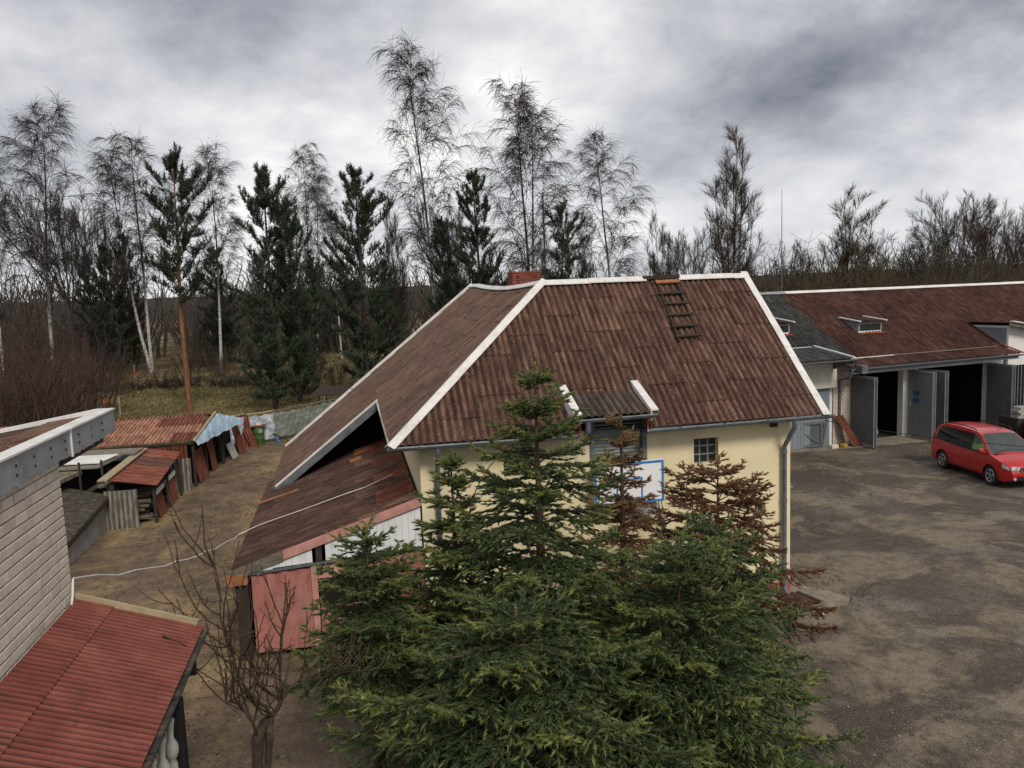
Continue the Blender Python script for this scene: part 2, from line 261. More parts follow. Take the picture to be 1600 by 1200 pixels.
# ground
def ground_mat():
    m, t, b = new_mat('yard_dirt_and_asphalt')
    g = t.nodes.new('ShaderNodeNewGeometry'); P = g.outputs['Position']
    def nz(s, d=6, r=.6, st=(1, 1, 1), off=(0, 0, 0), dist=0.0):
        mp = t.nodes.new('ShaderNodeMapping'); t.links.new(P, mp.inputs[0]); mp.inputs['Scale'].default_value = st; mp.inputs['Location'].default_value = off
        return _noise(t, mp.outputs[0], s, d, r, dist)
    sp = t.nodes.new('ShaderNodeSeparateXYZ'); t.links.new(P, sp.inputs[0])
    def mth(op, a, b2):
        n = t.nodes.new('ShaderNodeMath'); n.operation = op
        for i, v in enumerate((a, b2)):
            if isinstance(v, (int, float)): n.inputs[i].default_value = v
            else: t.links.new(v, n.inputs[i])
        return n.outputs[0]
    n1 = nz(.35, 8, .62); n2 = nz(1.7, 8, .6, off=(5, 3, 0)); n3 = nz(14, 4, .6); n4 = nz(55, 2, .5); n5 = nz(.5, 7, .65, (1, 1, 1), (11, 4, 0), .6)
    yard = _ramp(t, n1, ((.34, (.050, .042, .035)), (.5, (.092, .076, .060)), (.64, (.15, .124, .096))))
    yard = _mix(t, mth('MULTIPLY', _thr(t, n5, .49, .58), .9), yard, (.30, .24, .165))       # sandy dry puddles
    yard = _mix(t, mth('MULTIPLY', _thr(t, nz(.42, 7, .6, (1, 1.4, 1), (2, 9, 0), .4), .54, .64), .7), yard, (.25, .225, .20))   # worn grey
    br = mth('MULTIPLY', _thr(t, mth('ADD', mth('MULTIPLY', n2, .5), mth('MULTIPLY', sp.outputs[1], .018)), .40, .50), mth('LESS_THAN', sp.outputs[0], 9))
    br = mth('MULTIPLY', br, mth('GREATER_THAN', sp.outputs[0], -1))
    yard = _mix(t, mth('MULTIPLY', br, .75), yard, (.075, .051, .029))      # brown turf by the garage
    lane = _ramp(t, n2, ((.32, (.10, .064, .036)), (.5, (.195, .125, .069)), (.66, (.30, .20, .11))))
    lane = _mix(t, mth('MULTIPLY', _thr(t, nz(.55, 7, .6, (1, .6, 1), (1, 1, 0)), .50, .64), .8), lane, (.50, .35, .15))  # straw
    lane = _mix(t, mth('MULTIPLY', _thr(t, nz(.8, 6, .6, off=(4, 8, 0)), .55, .68), .65), lane, (.085, .078, .030))   # weeds
    f = mth('ADD', mth('MULTIPLY', sp.outputs[0], .22), mth('ADD', 1.85, mth('MULTIPLY', n1, 1.0)))   # x about -10.5
    f2 = mth('SUBTRACT', f, mth('MULTIPLY', mth('MAXIMUM', mth('SUBTRACT', sp.outputs[1], 14), 0), .3))
    lf = _thr(t, f2, -.25, .45)
    c = _mix(t, lf, lane, yard)
    c = _mix(t, mth('MULTIPLY', _thr(t, nz(3.3, 9, .72, off=(3, 7, 0)), .46, .62), .55), c, (.055, .044, .035))
    c = _mix(t, mth('MULTIPLY', _thr(t, nz(6.5, 9, .7, off=(9, 2, 0)), .52, .66), .4), c, (.27, .235, .19))
    c = _mix(t, mth('MULTIPLY', _thr(t, n3, .35, .75), .45), c, (.045, .038, .032))
    c = _mix(t, mth('MULTIPLY', _thr(t, nz(36, 3, .7, off=(1, 6, 0)), .40, .60), .5), c, (.035, .029, .024))
    c = _mix(t, mth('MULTIPLY', _thr(t, n4, .56, .66), .5), c, (.34, .30, .26))
    t.links.new(c, b.inputs['Base Color']); b.inputs['Roughness'].default_value = .95; b.inputs['Specular IOR Level'].default_value = .15
    bp = t.nodes.new('ShaderNodeBump'); bp.inputs['Strength'].default_value = .7; bp.inputs['Distance'].default_value = .03
    t.links.new(mth('ADD', mth('MULTIPLY', n3, .6), mth('ADD', mth('MULTIPLY', n4, .3), mth('MULTIPLY', n2, 1.2))), bp.inputs['Height']); t.links.new(bp.outputs[0], b.inputs['Normal'])
    return m
M['yard'] = ground_mat()
M['field'] = pm('winter_meadow', ((.32, (.060, .052, .020)), (.45, (.10, .082, .034)), (.55, (.18, .135, .062)), (.68, (.25, .185, .09))), .11, .95, .5, 4, layers=[((.035, .026, .016), .5, .52, .68, .7), ((.07, .078, .022), .07, .55, .66, .6), ((.25, .19, .10), 1.4, .58, .72, .5)], spec=.1, detail=8, bdist=.1)
M['hill'] = pm('far_wooded_hill', ((.3, (.034, .033, .032)), (.7, (.055, .050, .045))), .05, 1, .5, 1, spec=.05)

# ------------------------------------------------------------------ helpers
OFF = {}
def thing(name, label, cat, loc=(0, 0, 0), rot=0.0, group=None):
    o = bpy.data.objects.new(name, None); COL.objects.link(o)
    o.empty_display_size = .2; o.location = loc; o.rotation_euler = (0, 0, rot)
    o['label'] = label; o['category'] = cat
    if group: o['group'] = group
    OFF[o.name] = Vector(loc) if rot == 0 else Vector((0, 0, 0))
    return o
def tag(o, label, cat, group=None):
    o['label'] = label; o['category'] = cat
    if group: o['group'] = group
    return o
def root_of(o):
    while o.parent: o = o.parent
    return o
def make_mesh(name, V, faces, smooth=False, tint=None, uv=None):
    """V (n,3); faces = list of int arrays (m,k)"""
    V = np.asarray(V, dtype=np.float32).reshape(-1, 3)
    faces = [np.asarray(f, dtype=np.int32) for f in faces if len(f)]
    me = bpy.data.meshes.new(name)
    me.vertices.add(len(V)); me.vertices.foreach_set('co', V.ravel())
    nl = sum(f.size for f in faces); npo = sum(len(f) for f in faces)
    me.loops.add(nl); me.polygons.add(npo)
    vi = np.concatenate([f.ravel() for f in faces]); me.loops.foreach_set('vertex_index', vi)
    tot = np.concatenate([np.full(len(f), f.shape[1], np.int32) for f in faces])
    st = np.concatenate([[0], np.cumsum(tot)[:-1]]).astype(np.int32)
    me.polygons.foreach_set('loop_start', st)
    me.polygons.foreach_set('use_smooth', np.full(npo, bool(smooth)))
    if tint is not None:
        a = me.attributes.new('tint', 'FLOAT', 'POINT'); a.data.foreach_set('value', np.asarray(tint, np.float32))
    if uv is not None:
        u = me.uv_layers.new(name='uv'); u.data.foreach_set('uv', np.asarray(uv, np.float32)[vi].ravel())
    me.update(calc_edges=True); me.validate()
    return me
def link(name, me, mat, parent=None, kind=None):
    o = bpy.data.objects.new(name, me); COL.objects.link(o)
    if mat is not None and len(me.materials) == 0: me.materials.append(M[mat] if isinstance(mat, str) else mat)
    if parent is not None: o.parent = parent
    if kind: o['kind'] = kind
    return o
class B:
    """collects simple shapes into one mesh"""
    def __init__(s): s.V = []; s.F = {}
    def add(s, v, fs):
        o = len(s.V); s.V.extend(tuple(p) for p in v)
        for f in fs: s.F.setdefault(len(f), []).append([i + o for i in f])
        return s
    def hexa(s, p):   # 8 corners: bottom ring 0-3, top ring 4-7
        return s.add(p, [(3, 2, 1, 0), (4, 5, 6, 7), (0, 1, 5, 4), (1, 2, 6, 5), (2, 3, 7, 6), (3, 0, 4, 7)])
    def box(s, x0, x1, y0, y1, z0, z1):
        return s.hexa([(x0, y0, z0), (x1, y0, z0), (x1, y1, z0), (x0, y1, z0), (x0, y0, z1), (x1, y0, z1), (x1, y1, z1), (x0, y1, z1)])
    def bar(s, a, b, w, h=None, up=(0, 0, 1)):
        a, b = Vector(a), Vector(b); h = h or w
        d = (b - a).normalized(); u = Vector(up)
        if abs(d.dot(u)) > .95: u = Vector((0, 1, 0))
        x = d.cross(u).normalized() * w / 2; y = x.cross(d).normalized() * h / 2
        return s.hexa([a - x - y, a + x - y, a + x + y, a - x + y, b - x - y, b + x - y, b + x + y, b - x + y])
    def tube(s, pts, r, k=8, caps=True):
        pts = [Vector(p) for p in pts]; n = len(pts)
        rr = r if hasattr(r, '__len__') else [r] * n
        ref = Vector((.31, .17, .93)); v = []
        for i, p in enumerate(pts):
            d = (pts[min(i + 1, n - 1)] - pts[max(i - 1, 0)]).normalized()
            rf = ref if abs(d.dot(ref)) < .95 else Vector((1, 0, 0))
            x = d.cross(rf).normalized(); y = d.cross(x)
            v += [p + (x * math.cos(2 * math.pi * j / k) + y * math.sin(2 * math.pi * j / k)) * rr[i] for j in range(k)]
        fs = [(i * k + j, i * k + (j + 1) % k, (i + 1) * k + (j + 1) % k, (i + 1) * k + j) for i in range(n - 1) for j in range(k)]
        if caps: fs += [tuple(range(k))[::-1], tuple((n - 1) * k + j for j in range(k))]
        return s.add(v, fs)
    def halfpipe(s, a, b, r, k=7):
        a, b = Vector(a), Vector(b); d = (b - a).normalized(); x = d.cross(Vector((0, 0, 1))).normalized()
        v = []
        for p in (a, b):
            for rad in (r, r * .86):
                for j in range(k + 1):
                    t = math.pi * j / k
                    v.append(p + x * math.cos(t) * rad - Vector((0, 0, 1)) * math.sin(t) * rad)
        m = k + 1; fs = []
        for j in range(k):
            fs += [(j, j + 1, 2 * m + j + 1, 2 * m + j), (m + j + 1, m + j, 3 * m + j, 3 * m + j + 1), (j, m + j, m + j + 1, j + 1), (2 * m + j, 2 * m + j + 1, 3 * m + j + 1, 3 * m + j)]
        fs += [(0, 2 * m, 3 * m, m), (k, m + k, 3 * m + k, 2 * m + k)]
        return s.add(v, fs)
    def lathe(s, c, prof, k=14):
        v = [(c[0] + r * math.cos(2 * math.pi * j / k), c[1] + r * math.sin(2 * math.pi * j / k), c[2] + z) for r, z in prof for j in range(k)]
        n = len(prof)
        fs = [(i * k + j, i * k + (j + 1) % k, (i + 1) * k + (j + 1) % k, (i + 1) * k + j) for i in range(n - 1) for j in range(k)]
        fs += [tuple(range(k))[::-1], tuple((n - 1) * k + j for j in range(k))]
        return s.add(v, fs)
    def prism(s, poly, ext):   # poly: list of 3-D points, ext: vector
        n = len(poly); e = Vector(ext)
        v = [Vector(p) for p in poly] + [Vector(p) + e for p in poly]
        return s.add(v, [tuple(range(n))[::-1], tuple(range(n, 2 * n))] + [(i, (i + 1) % n, n + (i + 1) % n, n + i) for i in range(n)])
    def quad(s, *p): return s.add(p, [tuple(range(len(p)))])
    def obj(s, name, mat, parent=None, smooth=False, kind=None):
        V = np.array([tuple(v) for v in s.V], dtype=np.float32)
        off = OFF.get(root_of(parent).name) if parent else None
        if off is not None: V = V - np.array(off, np.float32)
        # group faces by size, fix loop_start ordering
        me = make_mesh(name, V, [np.array(f) for f in s.F.values()], smooth)
        if smooth:
            me.polygons.foreach_set('use_smooth', np.ones(len(me.polygons), bool))
            try: me.set_sharp_from_angle(angle=R(40))
            except Exception: pass
        return link(name, me, mat, parent, kind)
def corr(name, mat, parent, O, S, T, Nn, s0, s1, lo, hi, wave=.15, amp=.022, spw=6, lift=.022, zoff=0.0, lip=.014, warp=None, phase=0.0):
    """one corrugated sheet: s along the eave, t up the slope, clipped between lo(s) and hi(s)"""
    O, S, T, Nn = (np.array(v, float) for v in (O, S, T, Nn))
    n = max(2, int(round((s1 - s0) / wave * spw))) + 1
    ss = np.linspace(s0, s1, n); a = np.array([lo(v) for v in ss]); b = np.array([hi(v) for v in ss])
    keep = (b - a) > .03
    if keep.sum() < 2: return None
    ss, a, b = ss[keep], a[keep], b[keep]; n = len(ss)
    wv = amp * np.cos(2 * np.pi * (ss - phase) / wave)
    H0 = wv + lift + zoff; H1 = wv + zoff
    def pt(t, h): return O + ss[:, None] * S + t[:, None] * T + h[:, None] * Nn
    V = np.concatenate([pt(a, H0), pt(b, H1), pt(a, H0 - lip), pt(b, H1 - lip)])
    if warp is not None: V = warp(V)
    UV = np.concatenate([np.stack([ss, a], 1), np.stack([ss, b], 1), np.stack([ss, a], 1), np.stack([ss, b], 1)])
    i = np.arange(n - 1)
    F2 = np.stack([2 * n + i, 2 * n + i + 1, i + 1, i], 1)
    F3 = np.stack([2 * n + i + 1, 2 * n + i, 3 * n + i, 3 * n + i + 1], 1)
    ends = np.array([[2 * n, 0, n, 3 * n], [n - 1, 3 * n - 1, 4 * n - 1, 2 * n - 1]])
    off = OFF.get(root_of(parent).name) if parent else None
    if off is not None: V = V - np.array(off)
    me = make_mesh(name, V, [np.concatenate([np.stack([i, i + 1, n + i + 1, n + i], 1), F2, F3, ends])], True, uv=UV)
    try: me.set_sharp_from_angle(angle=R(50))
    except Exception: pass
    return link(name, me, mat, parent)
def sheet_field(parent, mats, O, S, T, s0, s1, tmax, lo, hi, cw, rh, wave=.15, amp=.022, stagger=.5, jitter=.006, warp=None, seed=1, overlap=.1, t0=0.0, lift=.022, pick=None):
    """rows and columns of corrugated sheets, each a part named roof_sheet"""
    rg = random.Random(seed)
    Nn = Vector(S).cross(Vector(T)).normalized(); Nn = Nn if Nn.z > 0 else -Nn
    nc = max(1, round((s1 - s0) / cw)); cw = (s1 - s0) / nc
    for c in range(nc):
        a, b = s0 + c * cw, s0 + (c + 1) * cw
        st = (stagger * rh) * (c % 2)
        k0 = int(math.floor((t0 - st) / rh)) - 1
        for r in range(k0, int(tmax / rh) + 2):
            ta, tb = r * rh + st, (r + 1) * rh + st + overlap
            if tb < t0 or ta > tmax: continue
            jz = rg.uniform(0, jitter) + (.004 if c % 2 else 0); dj = rg.uniform(-.012, .012); ds = rg.uniform(-.01, .01)
            L = lambda s, ta=ta, dj=dj: max(lo(s), ta + dj)
            Hh = lambda s, tb=tb: min(hi(s), tb)
            m = pick(a, ta, rg) if pick else rg.choice(mats)
            corr('roof_sheet', m, parent, O, S, T, Nn, a + ds, b + ds + .02, L, Hh, wave, amp, lift=lift, zoff=jz, warp=warp)

# vectorised tubes: polylines (M,n,3), radii (M,n)
def tubes(P, rad, k=3):
    P = np.asarray(P, float); rad = np.asarray(rad, float); Mn, n, _ = P.shape
    T = np.empty_like(P); T[:, 1:-1] = P[:, 2:] - P[:, :-2]; T[:, 0] = P[:, 1] - P[:, 0]; T[:, -1] = P[:, -1] - P[:, -2]
    T /= np.linalg.norm(T, axis=2, keepdims=True) + 1e-9
    mz = np.abs((P[:, -1:] - P[:, :1])[..., 2:3]) / (np.linalg.norm(P[:, -1:] - P[:, :1], axis=2, keepdims=True) + 1e-9)
    ref = np.where(mz > .6, np.array([.96, .27, .05]), np.array([.08, .05, .99])) + 0 * T
    U = np.cross(T, ref); U /= np.linalg.norm(U, axis=2, keepdims=True) + 1e-9
    W = np.cross(T, U)
    an = 2 * np.pi * np.arange(k) / k
    ring = P[:, :, None] + rad[:, :, None, None] * (np.cos(an)[None, None, :, None] * U[:, :, None] + np.sin(an)[None, None, :, None] * W[:, :, None])
    V = ring.reshape(-1, 3)
    base = (np.arange(Mn) * n * k)[:, None, None] + (np.arange(n - 1) * k)[None, :, None]
    j = np.arange(k)[None, None]; j2 = (np.arange(k) + 1)[None, None] % k
    F = np.stack([base + j, base + j2, base + k + j2, base + k + j], -1).reshape(-1, 4)
    return V, F
class Tubes:
    def __init__(s): s.g = {}
    def add(s, pts, rad, k=3): s.g.setdefault((len(pts), k), []).append((pts, rad))
    def build(s, minz=None):
        Vs, Fs, o = [], [], 0
        for (n, k), L in s.g.items():
            V, F = tubes(np.array([p for p, _ in L]), np.array([r for _, r in L]), k)
            Vs.append(V); Fs.append(F + o); o += len(V)
        return np.concatenate(Vs), np.concatenate(Fs)
def unit(v): return v / (np.linalg.norm(v, axis=-1, keepdims=True) + 1e-9)
def grow(rg, p, d, L, n, bend=(0, 0, 0), wob=.08):
    """polyline of n points from p along d, turning towards bend"""
    pts = [np.array(p, float)]; d = np.array(d, float); st = L / (n - 1); bend = np.array(bend, float)
    for i in range(n - 1):
        d = unit(d + bend / (n - 1) + rg.normal(0, wob, 3)); pts.append(pts[-1] + d * st)
    return np.array(pts)
def taper(r0, r1, n): return np.linspace(r0, r1, n)
def cyl(az, el): return np.array([math.cos(az) * math.cos(el), math.sin(az) * math.cos(el), math.sin(el)])

def struct(o):
    o['kind'] = 'structure'; return o
# ------------------------------------------------------------------ ground
def sheet(name, x0, x1, y0, y1, z, mat, nx=1, ny=1):
    xs, ys = np.linspace(x0, x1, nx + 1), np.linspace(y0, y1, ny + 1)
    V = [(x, y, z) for y in ys for x in xs]
    F = [[j * (nx + 1) + i, j * (nx + 1) + i + 1, (j + 1) * (nx + 1) + i + 1, (j + 1) * (nx + 1) + i] for j in range(ny) for i in range(nx)]
    return struct(link(name, make_mesh(name, V, [np.array(F)]), mat))
sheet('ground', -2500, 2500, -400, 3500, -.004, 'field', 24, 24)
sheet('yard', -19.5, 60, -30, 25.6, 0, 'yard')
# far wooded hill: a long low ridge with a ragged tree-top line
rg = np.random.default_rng(3)
hb = B(); ang = np.radians(np.linspace(-62, 80, 700))
topz = 7 + 5.0 + .6 * np.sin(ang * 9) + 1.2 * np.sin(ang * 3.1 + 1) + rg.uniform(-.35, .45, 700)
V = []; Fh = []
for i, (a, z) in enumerate(zip(ang, topz)):
    for rr, zz in ((430, 0), (436, z * .75), (445, z), (560, z * .9), (700, 0)):
        V.append((rr * math.sin(a) - 9, rr * math.cos(a) - 15, zz - .02))
for i in range(699):
    for j in range(4): Fh.append([i * 5 + j, (i + 1) * 5 + j, (i + 1) * 5 + j + 1, i * 5 + j + 1])
struct(link('hill', make_mesh('hill', V, [np.array(Fh)]), 'hill'))

# ------------------------------------------------------------------ main house
EZ, UL, UR, UJ, VR, ZR = 4.151, -8.771, .6, -4.79, 3.08, 7.22
OV = .434; KF = (ZR - EZ) / (VR + OV); KL = (ZR - EZ) / (UJ - UL)
UE, VS, VB = -11.91, 6.58, 13.86
HW = 8.185
house = thing('house', 'cream rendered house with a rusty brown corrugated hip roof, behind the green spruces', 'house')
def wall_open(b, x0, x1, z0, z1, y, holes, depth):
    xs = sorted({x0, x1, *[h[0] for h in holes], *[h[1] for h in holes]}); zs = sorted({z0, z1, *[h[2] for h in holes], *[h[3] for h in holes]})
    for i in range(len(xs) - 1):
        for j in range(len(zs) - 1):
            mx, mz = (xs[i] + xs[i + 1]) / 2, (zs[j] + zs[j + 1]) / 2
            if any(h[0] < mx < h[1] and h[2] < mz < h[3] for h in holes): continue
            b.quad((xs[i], y, zs[j]), (xs[i + 1], y, zs[j]), (xs[i + 1], y, zs[j + 1]), (xs[i], y, zs[j + 1]))
    for h in holes:
        a0, a1, c0, c1 = h
        b.quad((a0, y, c0), (a0, y + depth, c0), (a0, y + depth, c1), (a0, y, c1)); b.quad((a1, y, c0), (a1, y, c1), (a1, y + depth, c1), (a1, y + depth, c0))
        b.quad((a0, y, c0), (a1, y, c0), (a1, y + depth, c0), (a0, y + depth, c0)); b.quad((a0, y, c1), (a0, y + depth, c1), (a1, y + depth, c1), (a1, y, c1))
WINS = [(-2.29, -1.72, 3.19, 3.75), (-6.48, -5.91, 3.24, 3.80), (-.86, -.60, 1.96, 2.19)]
LOFT = (-4.58, -3.42, 3.05, 4.44)
b = B()
wall_open(b, -HW, 0, .33, 4.10, 0, WINS + [(LOFT[0], LOFT[1], LOFT[2], 4.10)], .16)
b.quad((0, 0, .33), (0, 6.2, .33), (0, 6.2, 4.1), (0, 0, 4.1))
b.quad((0, 0, 4.1), (0, 6.2, 4.1), (0, 3.08, 6.75))
b.quad((0, 6.2, .0), (-1.4, 6.2, .0), (-1.4, 6.2, 4.1), (0, 6.2, 4.1))
b.quad((-1.4, 6.2, 0), (-1.4, 13.4, 0), (-1.4, 13.4, 4.3), (-1.4, 6.2, 4.3))
b.quad((-1.4, 13.4, 0), (-HW, 13.4, 0), (-HW, 13.4, 4.3), (-1.4, 13.4, 4.3)); b.quad((-1.4, 13.4, 4.3), (-HW, 13.4, 4.3), (UJ, 13.4, 7.0))
b.quad((-HW, 13.4, 0), (-HW, 0, 0), (-HW, 0, 4.1), (-HW, 13.4, 4.1))
b.quad((-HW, 0, 4.1), (0, 0, 4.1), (0, 6.2, 4.1), (-HW, 6.2, 4.1))
b.obj('wall', 'cream', house)
b = B().box(-HW + .001, .012, -.012, .05, 0, .335); b.box(-.05, .012, .05, 6.2, 0, .335)
b.obj('plinth', 'plinth', house)
for n, (a0, a1, c0, c1) in enumerate(WINS):
    fr = B(); yb = .15
    nx_, nz_ = (3, 3) if n < 2 else (2, 1)
    t = .014
    for i in range(nx_ + 1):
        x = a0 + (a1 - a0) * i / nx_; fr.box(x - t, x + t, yb - .018, yb + .01, c0, c1)
    for j in range(nz_ + 1):
        z = c0 + (c1 - c0) * j / nz_; fr.box(a0, a1, yb - .017, yb + .009, z - t, z + t)
    wo = fr.obj('window', 'zinc_pale', house)
    for i in range(nx_):
        for j in range(nz_):
            xa, xb_ = a0 + (a1 - a0) * i / nx_ + t, a0 + (a1 - a0) * (i + 1) / nx_ - t; za, zb = c0 + (c1 - c0) * j / nz_ + t, c0 + (c1 - c0) * (j + 1) / nz_ - t
            B().box(xa, xb_, yb - .004, yb + .03, za, zb).obj('pane', 'glass', wo)
    B().box(a0 - .02, a1 + .02, -.02, .14, c0 - .03, c0 - .002).obj('sill', 'cream', house)
# sagging ridge of the left wing
def sag(y): 
    t = (y - VR) / (VB - VR)
    return 0.0 if t <= 0 else -.12 * math.sin(math.pi * min(t * 1.15, 1)) ** 1.0 + .12 * t
def warp_left(V):
    V = V.copy(); k = np.clip((V[:, 0] - UE) / (UJ - UE), 0, 1) ** 1.5
    V[:, 2] += k * np.array([sag(y) for y in V[:, 1]]); return V
# front slope
SF = math.hypot(1, KF); TF = Vector((0, 1, KF)) / SF; LF = (VR + OV) * SF
hipx = lambda t: 0
def hi_front(s):       # s = x; hip from (UL,-OV) to (UJ,VR)
    x = s
    lim = LF if x >= UJ else (x - UL) / (UJ - UL) * LF
    return lim
DX0, DX1 = -5.04, -3.40     # dormer
def lo_front(s): return .84 if DX0 + .05 < s < DX1 - .05 else 0.0
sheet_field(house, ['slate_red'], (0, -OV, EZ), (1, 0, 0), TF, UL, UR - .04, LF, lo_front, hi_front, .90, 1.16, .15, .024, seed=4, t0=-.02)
# left slope (wing): s = y, t up the slope
SL = math.hypot(1, KL); TL = Vector((1, 0, KL)) / SL
O_l = (UE, 0, EZ + KL * (UE - UL))
t_of = lambda u: (u - UE) * SL
def hi_left(y): return t_of(UJ) if y >= VR else t_of(UL + (y + OV) / (VR + OV) * (UJ - UL))
def lo_left(y): return t_of(UL) if y < VS else 0.0
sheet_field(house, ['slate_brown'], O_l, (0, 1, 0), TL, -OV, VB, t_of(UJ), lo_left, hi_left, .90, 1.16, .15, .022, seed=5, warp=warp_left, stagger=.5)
# rear slopes out of sight: one sheet each
ZB = ZR
corr('roof_sheet', 'slate_brown', house, (0, 2 * VR + OV, EZ), (1, 0, 0), Vector((0, -1, KF)) / SF, Vector((0, KF, 1)).normalized(), -1.2, UR - .04, lambda s: 0, lambda s: LF, .3, .024, 4)
corr('roof_sheet', 'slate_brown', house, (UJ + (UJ - UL), 0, EZ), (0, 1, 0), Vector((-1, 0, KL)) / SL, Vector((KL, 0, 1)).normalized(), VR + .1, VB, lambda s: max(0, min((UJ - UL) * SL, (UJ - UL) * SL - (s - VR) * 1.1 * SL)) if s < 2 * VR + OV + .2 else 0, lambda s: (UJ - UL) * SL, .3, .022, 4, warp=warp_left)
# trims
def strip(name, pts, w, h, mat, parent, up=(0, 0, 1), lap=True):
    """boards laid end to end along pts"""
    for i in range(len(pts) - 1):
        a, c = Vector(pts[i]), Vector(pts[i + 1]); d = (c - a).normalized()
        B().bar(a - d * (.03 if lap and i else 0), c, w, h + (.004 if i % 2 else 0), up).obj(name, mat, parent)
def lerp(a, c, t): return Vector(a).lerp(Vector(c), t)
hipA, hipB = Vector((UL - .04, -OV - .06, EZ + .03)), Vector((UJ, VR, ZR + .06))
upf = Vector((0, -KF, 1)).normalized(); upl = Vector((-KL, 0, 1)).normalized(); uph = (upf + upl).normalized()
cuts = [0, .37, .69, 1]
for i in range(3):
    a, c = lerp(hipA, hipB, cuts[i]), lerp(hipA, hipB, cuts[i + 1] + .012)
    d = (c - a).normalized(); o_ = uph * (.035 + .006 * i)
    n1 = d.cross(upf).normalized(); n2 = upl.cross(d).normalized(); n1 = n1 if n1.x > 0 else -n1; n2 = n2 if n2.x < 0 else -n2
    B().prism([a + o_, a + o_ + n1 * .15 - uph * .015, a + o_ + n1 * .15 - uph * .03, a + o_ - uph * .015, a + o_ + n2 * .13 - uph * .03, a + o_ + n2 * .13 - uph * .015], c - a).obj('hip_cap', 'white_trim', house)
# ridge caps of the front wing
xs = [UJ, -3.6, -2.16, -1.28, .2, UR]
for i in range(len(xs) - 1):
    if i == 2: continue
    z = ZR + .055 + (.012 if i % 2 else 0)
    B().prism([(xs[i], VR, z + .03), (xs[i], VR - .14, z - .075), (xs[i], VR - .14, z - .095), (xs[i], VR, z + .01), (xs[i], VR + .14, z - .095), (xs[i], VR + .14, z - .075)], (xs[i + 1] - xs[i] + .02, 0, 0)).obj('ridge_cap', 'white_trim', house)
B().box(-2.2, -1.25, VR - .10, VR + .12, ZR + .02, ZR + .10).obj('ridge_walkway', 'wood_dark', house)
# ridge caps of the left wing (sagging)
ys = np.linspace(VR, VB, 8)
for i in range(7):
    a, c = ys[i], ys[i + 1]; za, zc = ZR + .06 + sag(a), ZR + .06 + sag(c)
    B().prism([(UJ, a, za + .03), (UJ - .13, a, za - .07), (UJ - .13, a, za - .09), (UJ, a, za + .012), (UJ + .13, a, za - .09), (UJ + .13, a, za - .07)], (0, c - a + .02, zc - za + (.006 if i % 2 else 0))).obj('ridge_cap', 'white_trim', house)
# right verge: white cover boards
va, vc = Vector((UR, -OV - .07, EZ - .03)), Vector((UR, VR + .06, ZR + .085))
for i, (p, q) in enumerate(((0, .44), (.43, .80), (.79, 1.0))):
    a, c = lerp(va, vc, p), lerp(va, vc, q); o_ = Vector((0, 0, .012 * (i % 2) + .03)) 
    d = (c - a).normalized(); nrm = Vector((0, -KF, 1)).normalized()
    B().prism([a + o_ + Vector((-.12, 0, 0)) + nrm * .02, a + o_ + Vector((.05, 0, 0)) + nrm * .02, a + o_ + Vector((.05, 0, 0)) - nrm * .13, a + o_ + Vector((.035, 0, 0)) - nrm * .13, a + o_ + Vector((.035, 0, 0)), a + o_ + Vector((-.12, 0, 0))], c - a).obj('verge_board', 'white_trim', house)
va2, vc2 = Vector((UR, 2 * VR + OV, EZ)), Vector((UR, VR, ZR + .06))
B().bar(va2, vc2, .16, .14).obj('verge_board', 'white_trim', house)
# far verge of the left wing and the edge over the dark opening
fa, fb = Vector((UE - .02, VB, O_l[2] + .04)), Vector((UJ, VB, ZR + sag(VB) + .07))
pts = [lerp(fa, fb, t) + Vector((0, 0, sag(VB) * 0)) for t in (0, .35, .7, 1)]
strip('verge_board', pts, .07, .13, 'white_trim', house)
ga, gb = Vector((UE + .25, VS - .02, O_l[2] + .25 * KL + .05)), Vector((UL + .02, VS - .02, EZ + .05))
B().bar(ga, gb, .05, .05).obj('verge_trim', 'white_trim', house)
B().bar(ga - Vector((0, 0, .14)), gb - Vector((0, 0, .14)), .035, .22).obj('verge_board', 'zinc', house)
# eave trim on the left edge of the front wing
B().bar((UL - .01, -OV, EZ - .01), (UL - .01, VS, EZ - .01), .03, .09).obj('eave_trim', 'white_trim', house)
B().bar((UL + .04, -OV + .03, EZ - .09), (UL + .04, VS, EZ - .09), .03, .12).obj('eave_board', 'zinc', house)
# soffit and gutters
B().box(UL + .05, DX0 + .08, -OV + .04, 0, EZ - .10, EZ - .06).obj('soffit', 'zinc', house)
B().box(DX1 - .08, UR - .05, -OV + .04, 0, EZ - .10, EZ - .06).obj('soffit', 'zinc', house)
B().halfpipe((UL - .06, -OV - .07, EZ - .01), (DX0 + .02, -OV - .07, EZ - .03), .075).obj('gutter', 'zinc', house, True)
B().halfpipe((DX1 - .12, -OV - .07, EZ - .03), (UR + .12, -OV - .07, EZ), .075).obj('gutter', 'zinc', house, True)
for x in (-8.2, -7.2, -6.2, -5.4, -2.8, -1.8, -.8, .3):
    B().bar((x, -OV + .02, EZ - .02), (x, -OV - .15, EZ - .04), .02, .03).obj('gutter_bracket', 'zinc', house)
dp = B().tube([(-.2, -.50, 4.08), (-.2, -.50, 3.93), (-.2, -.10, 3.45), (-.2, -.10, .30), (-.2, -.16, .2), (-.2, -.26, .12)], .052, 10)
dpo = dp.obj('downpipe', 'zinc', house, True)
for z in (3.3, 2.2, 1.0): B().tube([(-.2, -.10, z), (-.2, -.10, z + .06)], .062, 10).obj('pipe_clamp', 'zinc', dpo, True)
B().tube([(-7.86, -.50, 4.08), (-7.86, -.50, 3.93), (-7.86, -.10, 3.45), (-7.86, -.10, .3)], .052, 10).obj('downpipe', 'zinc', house, True)
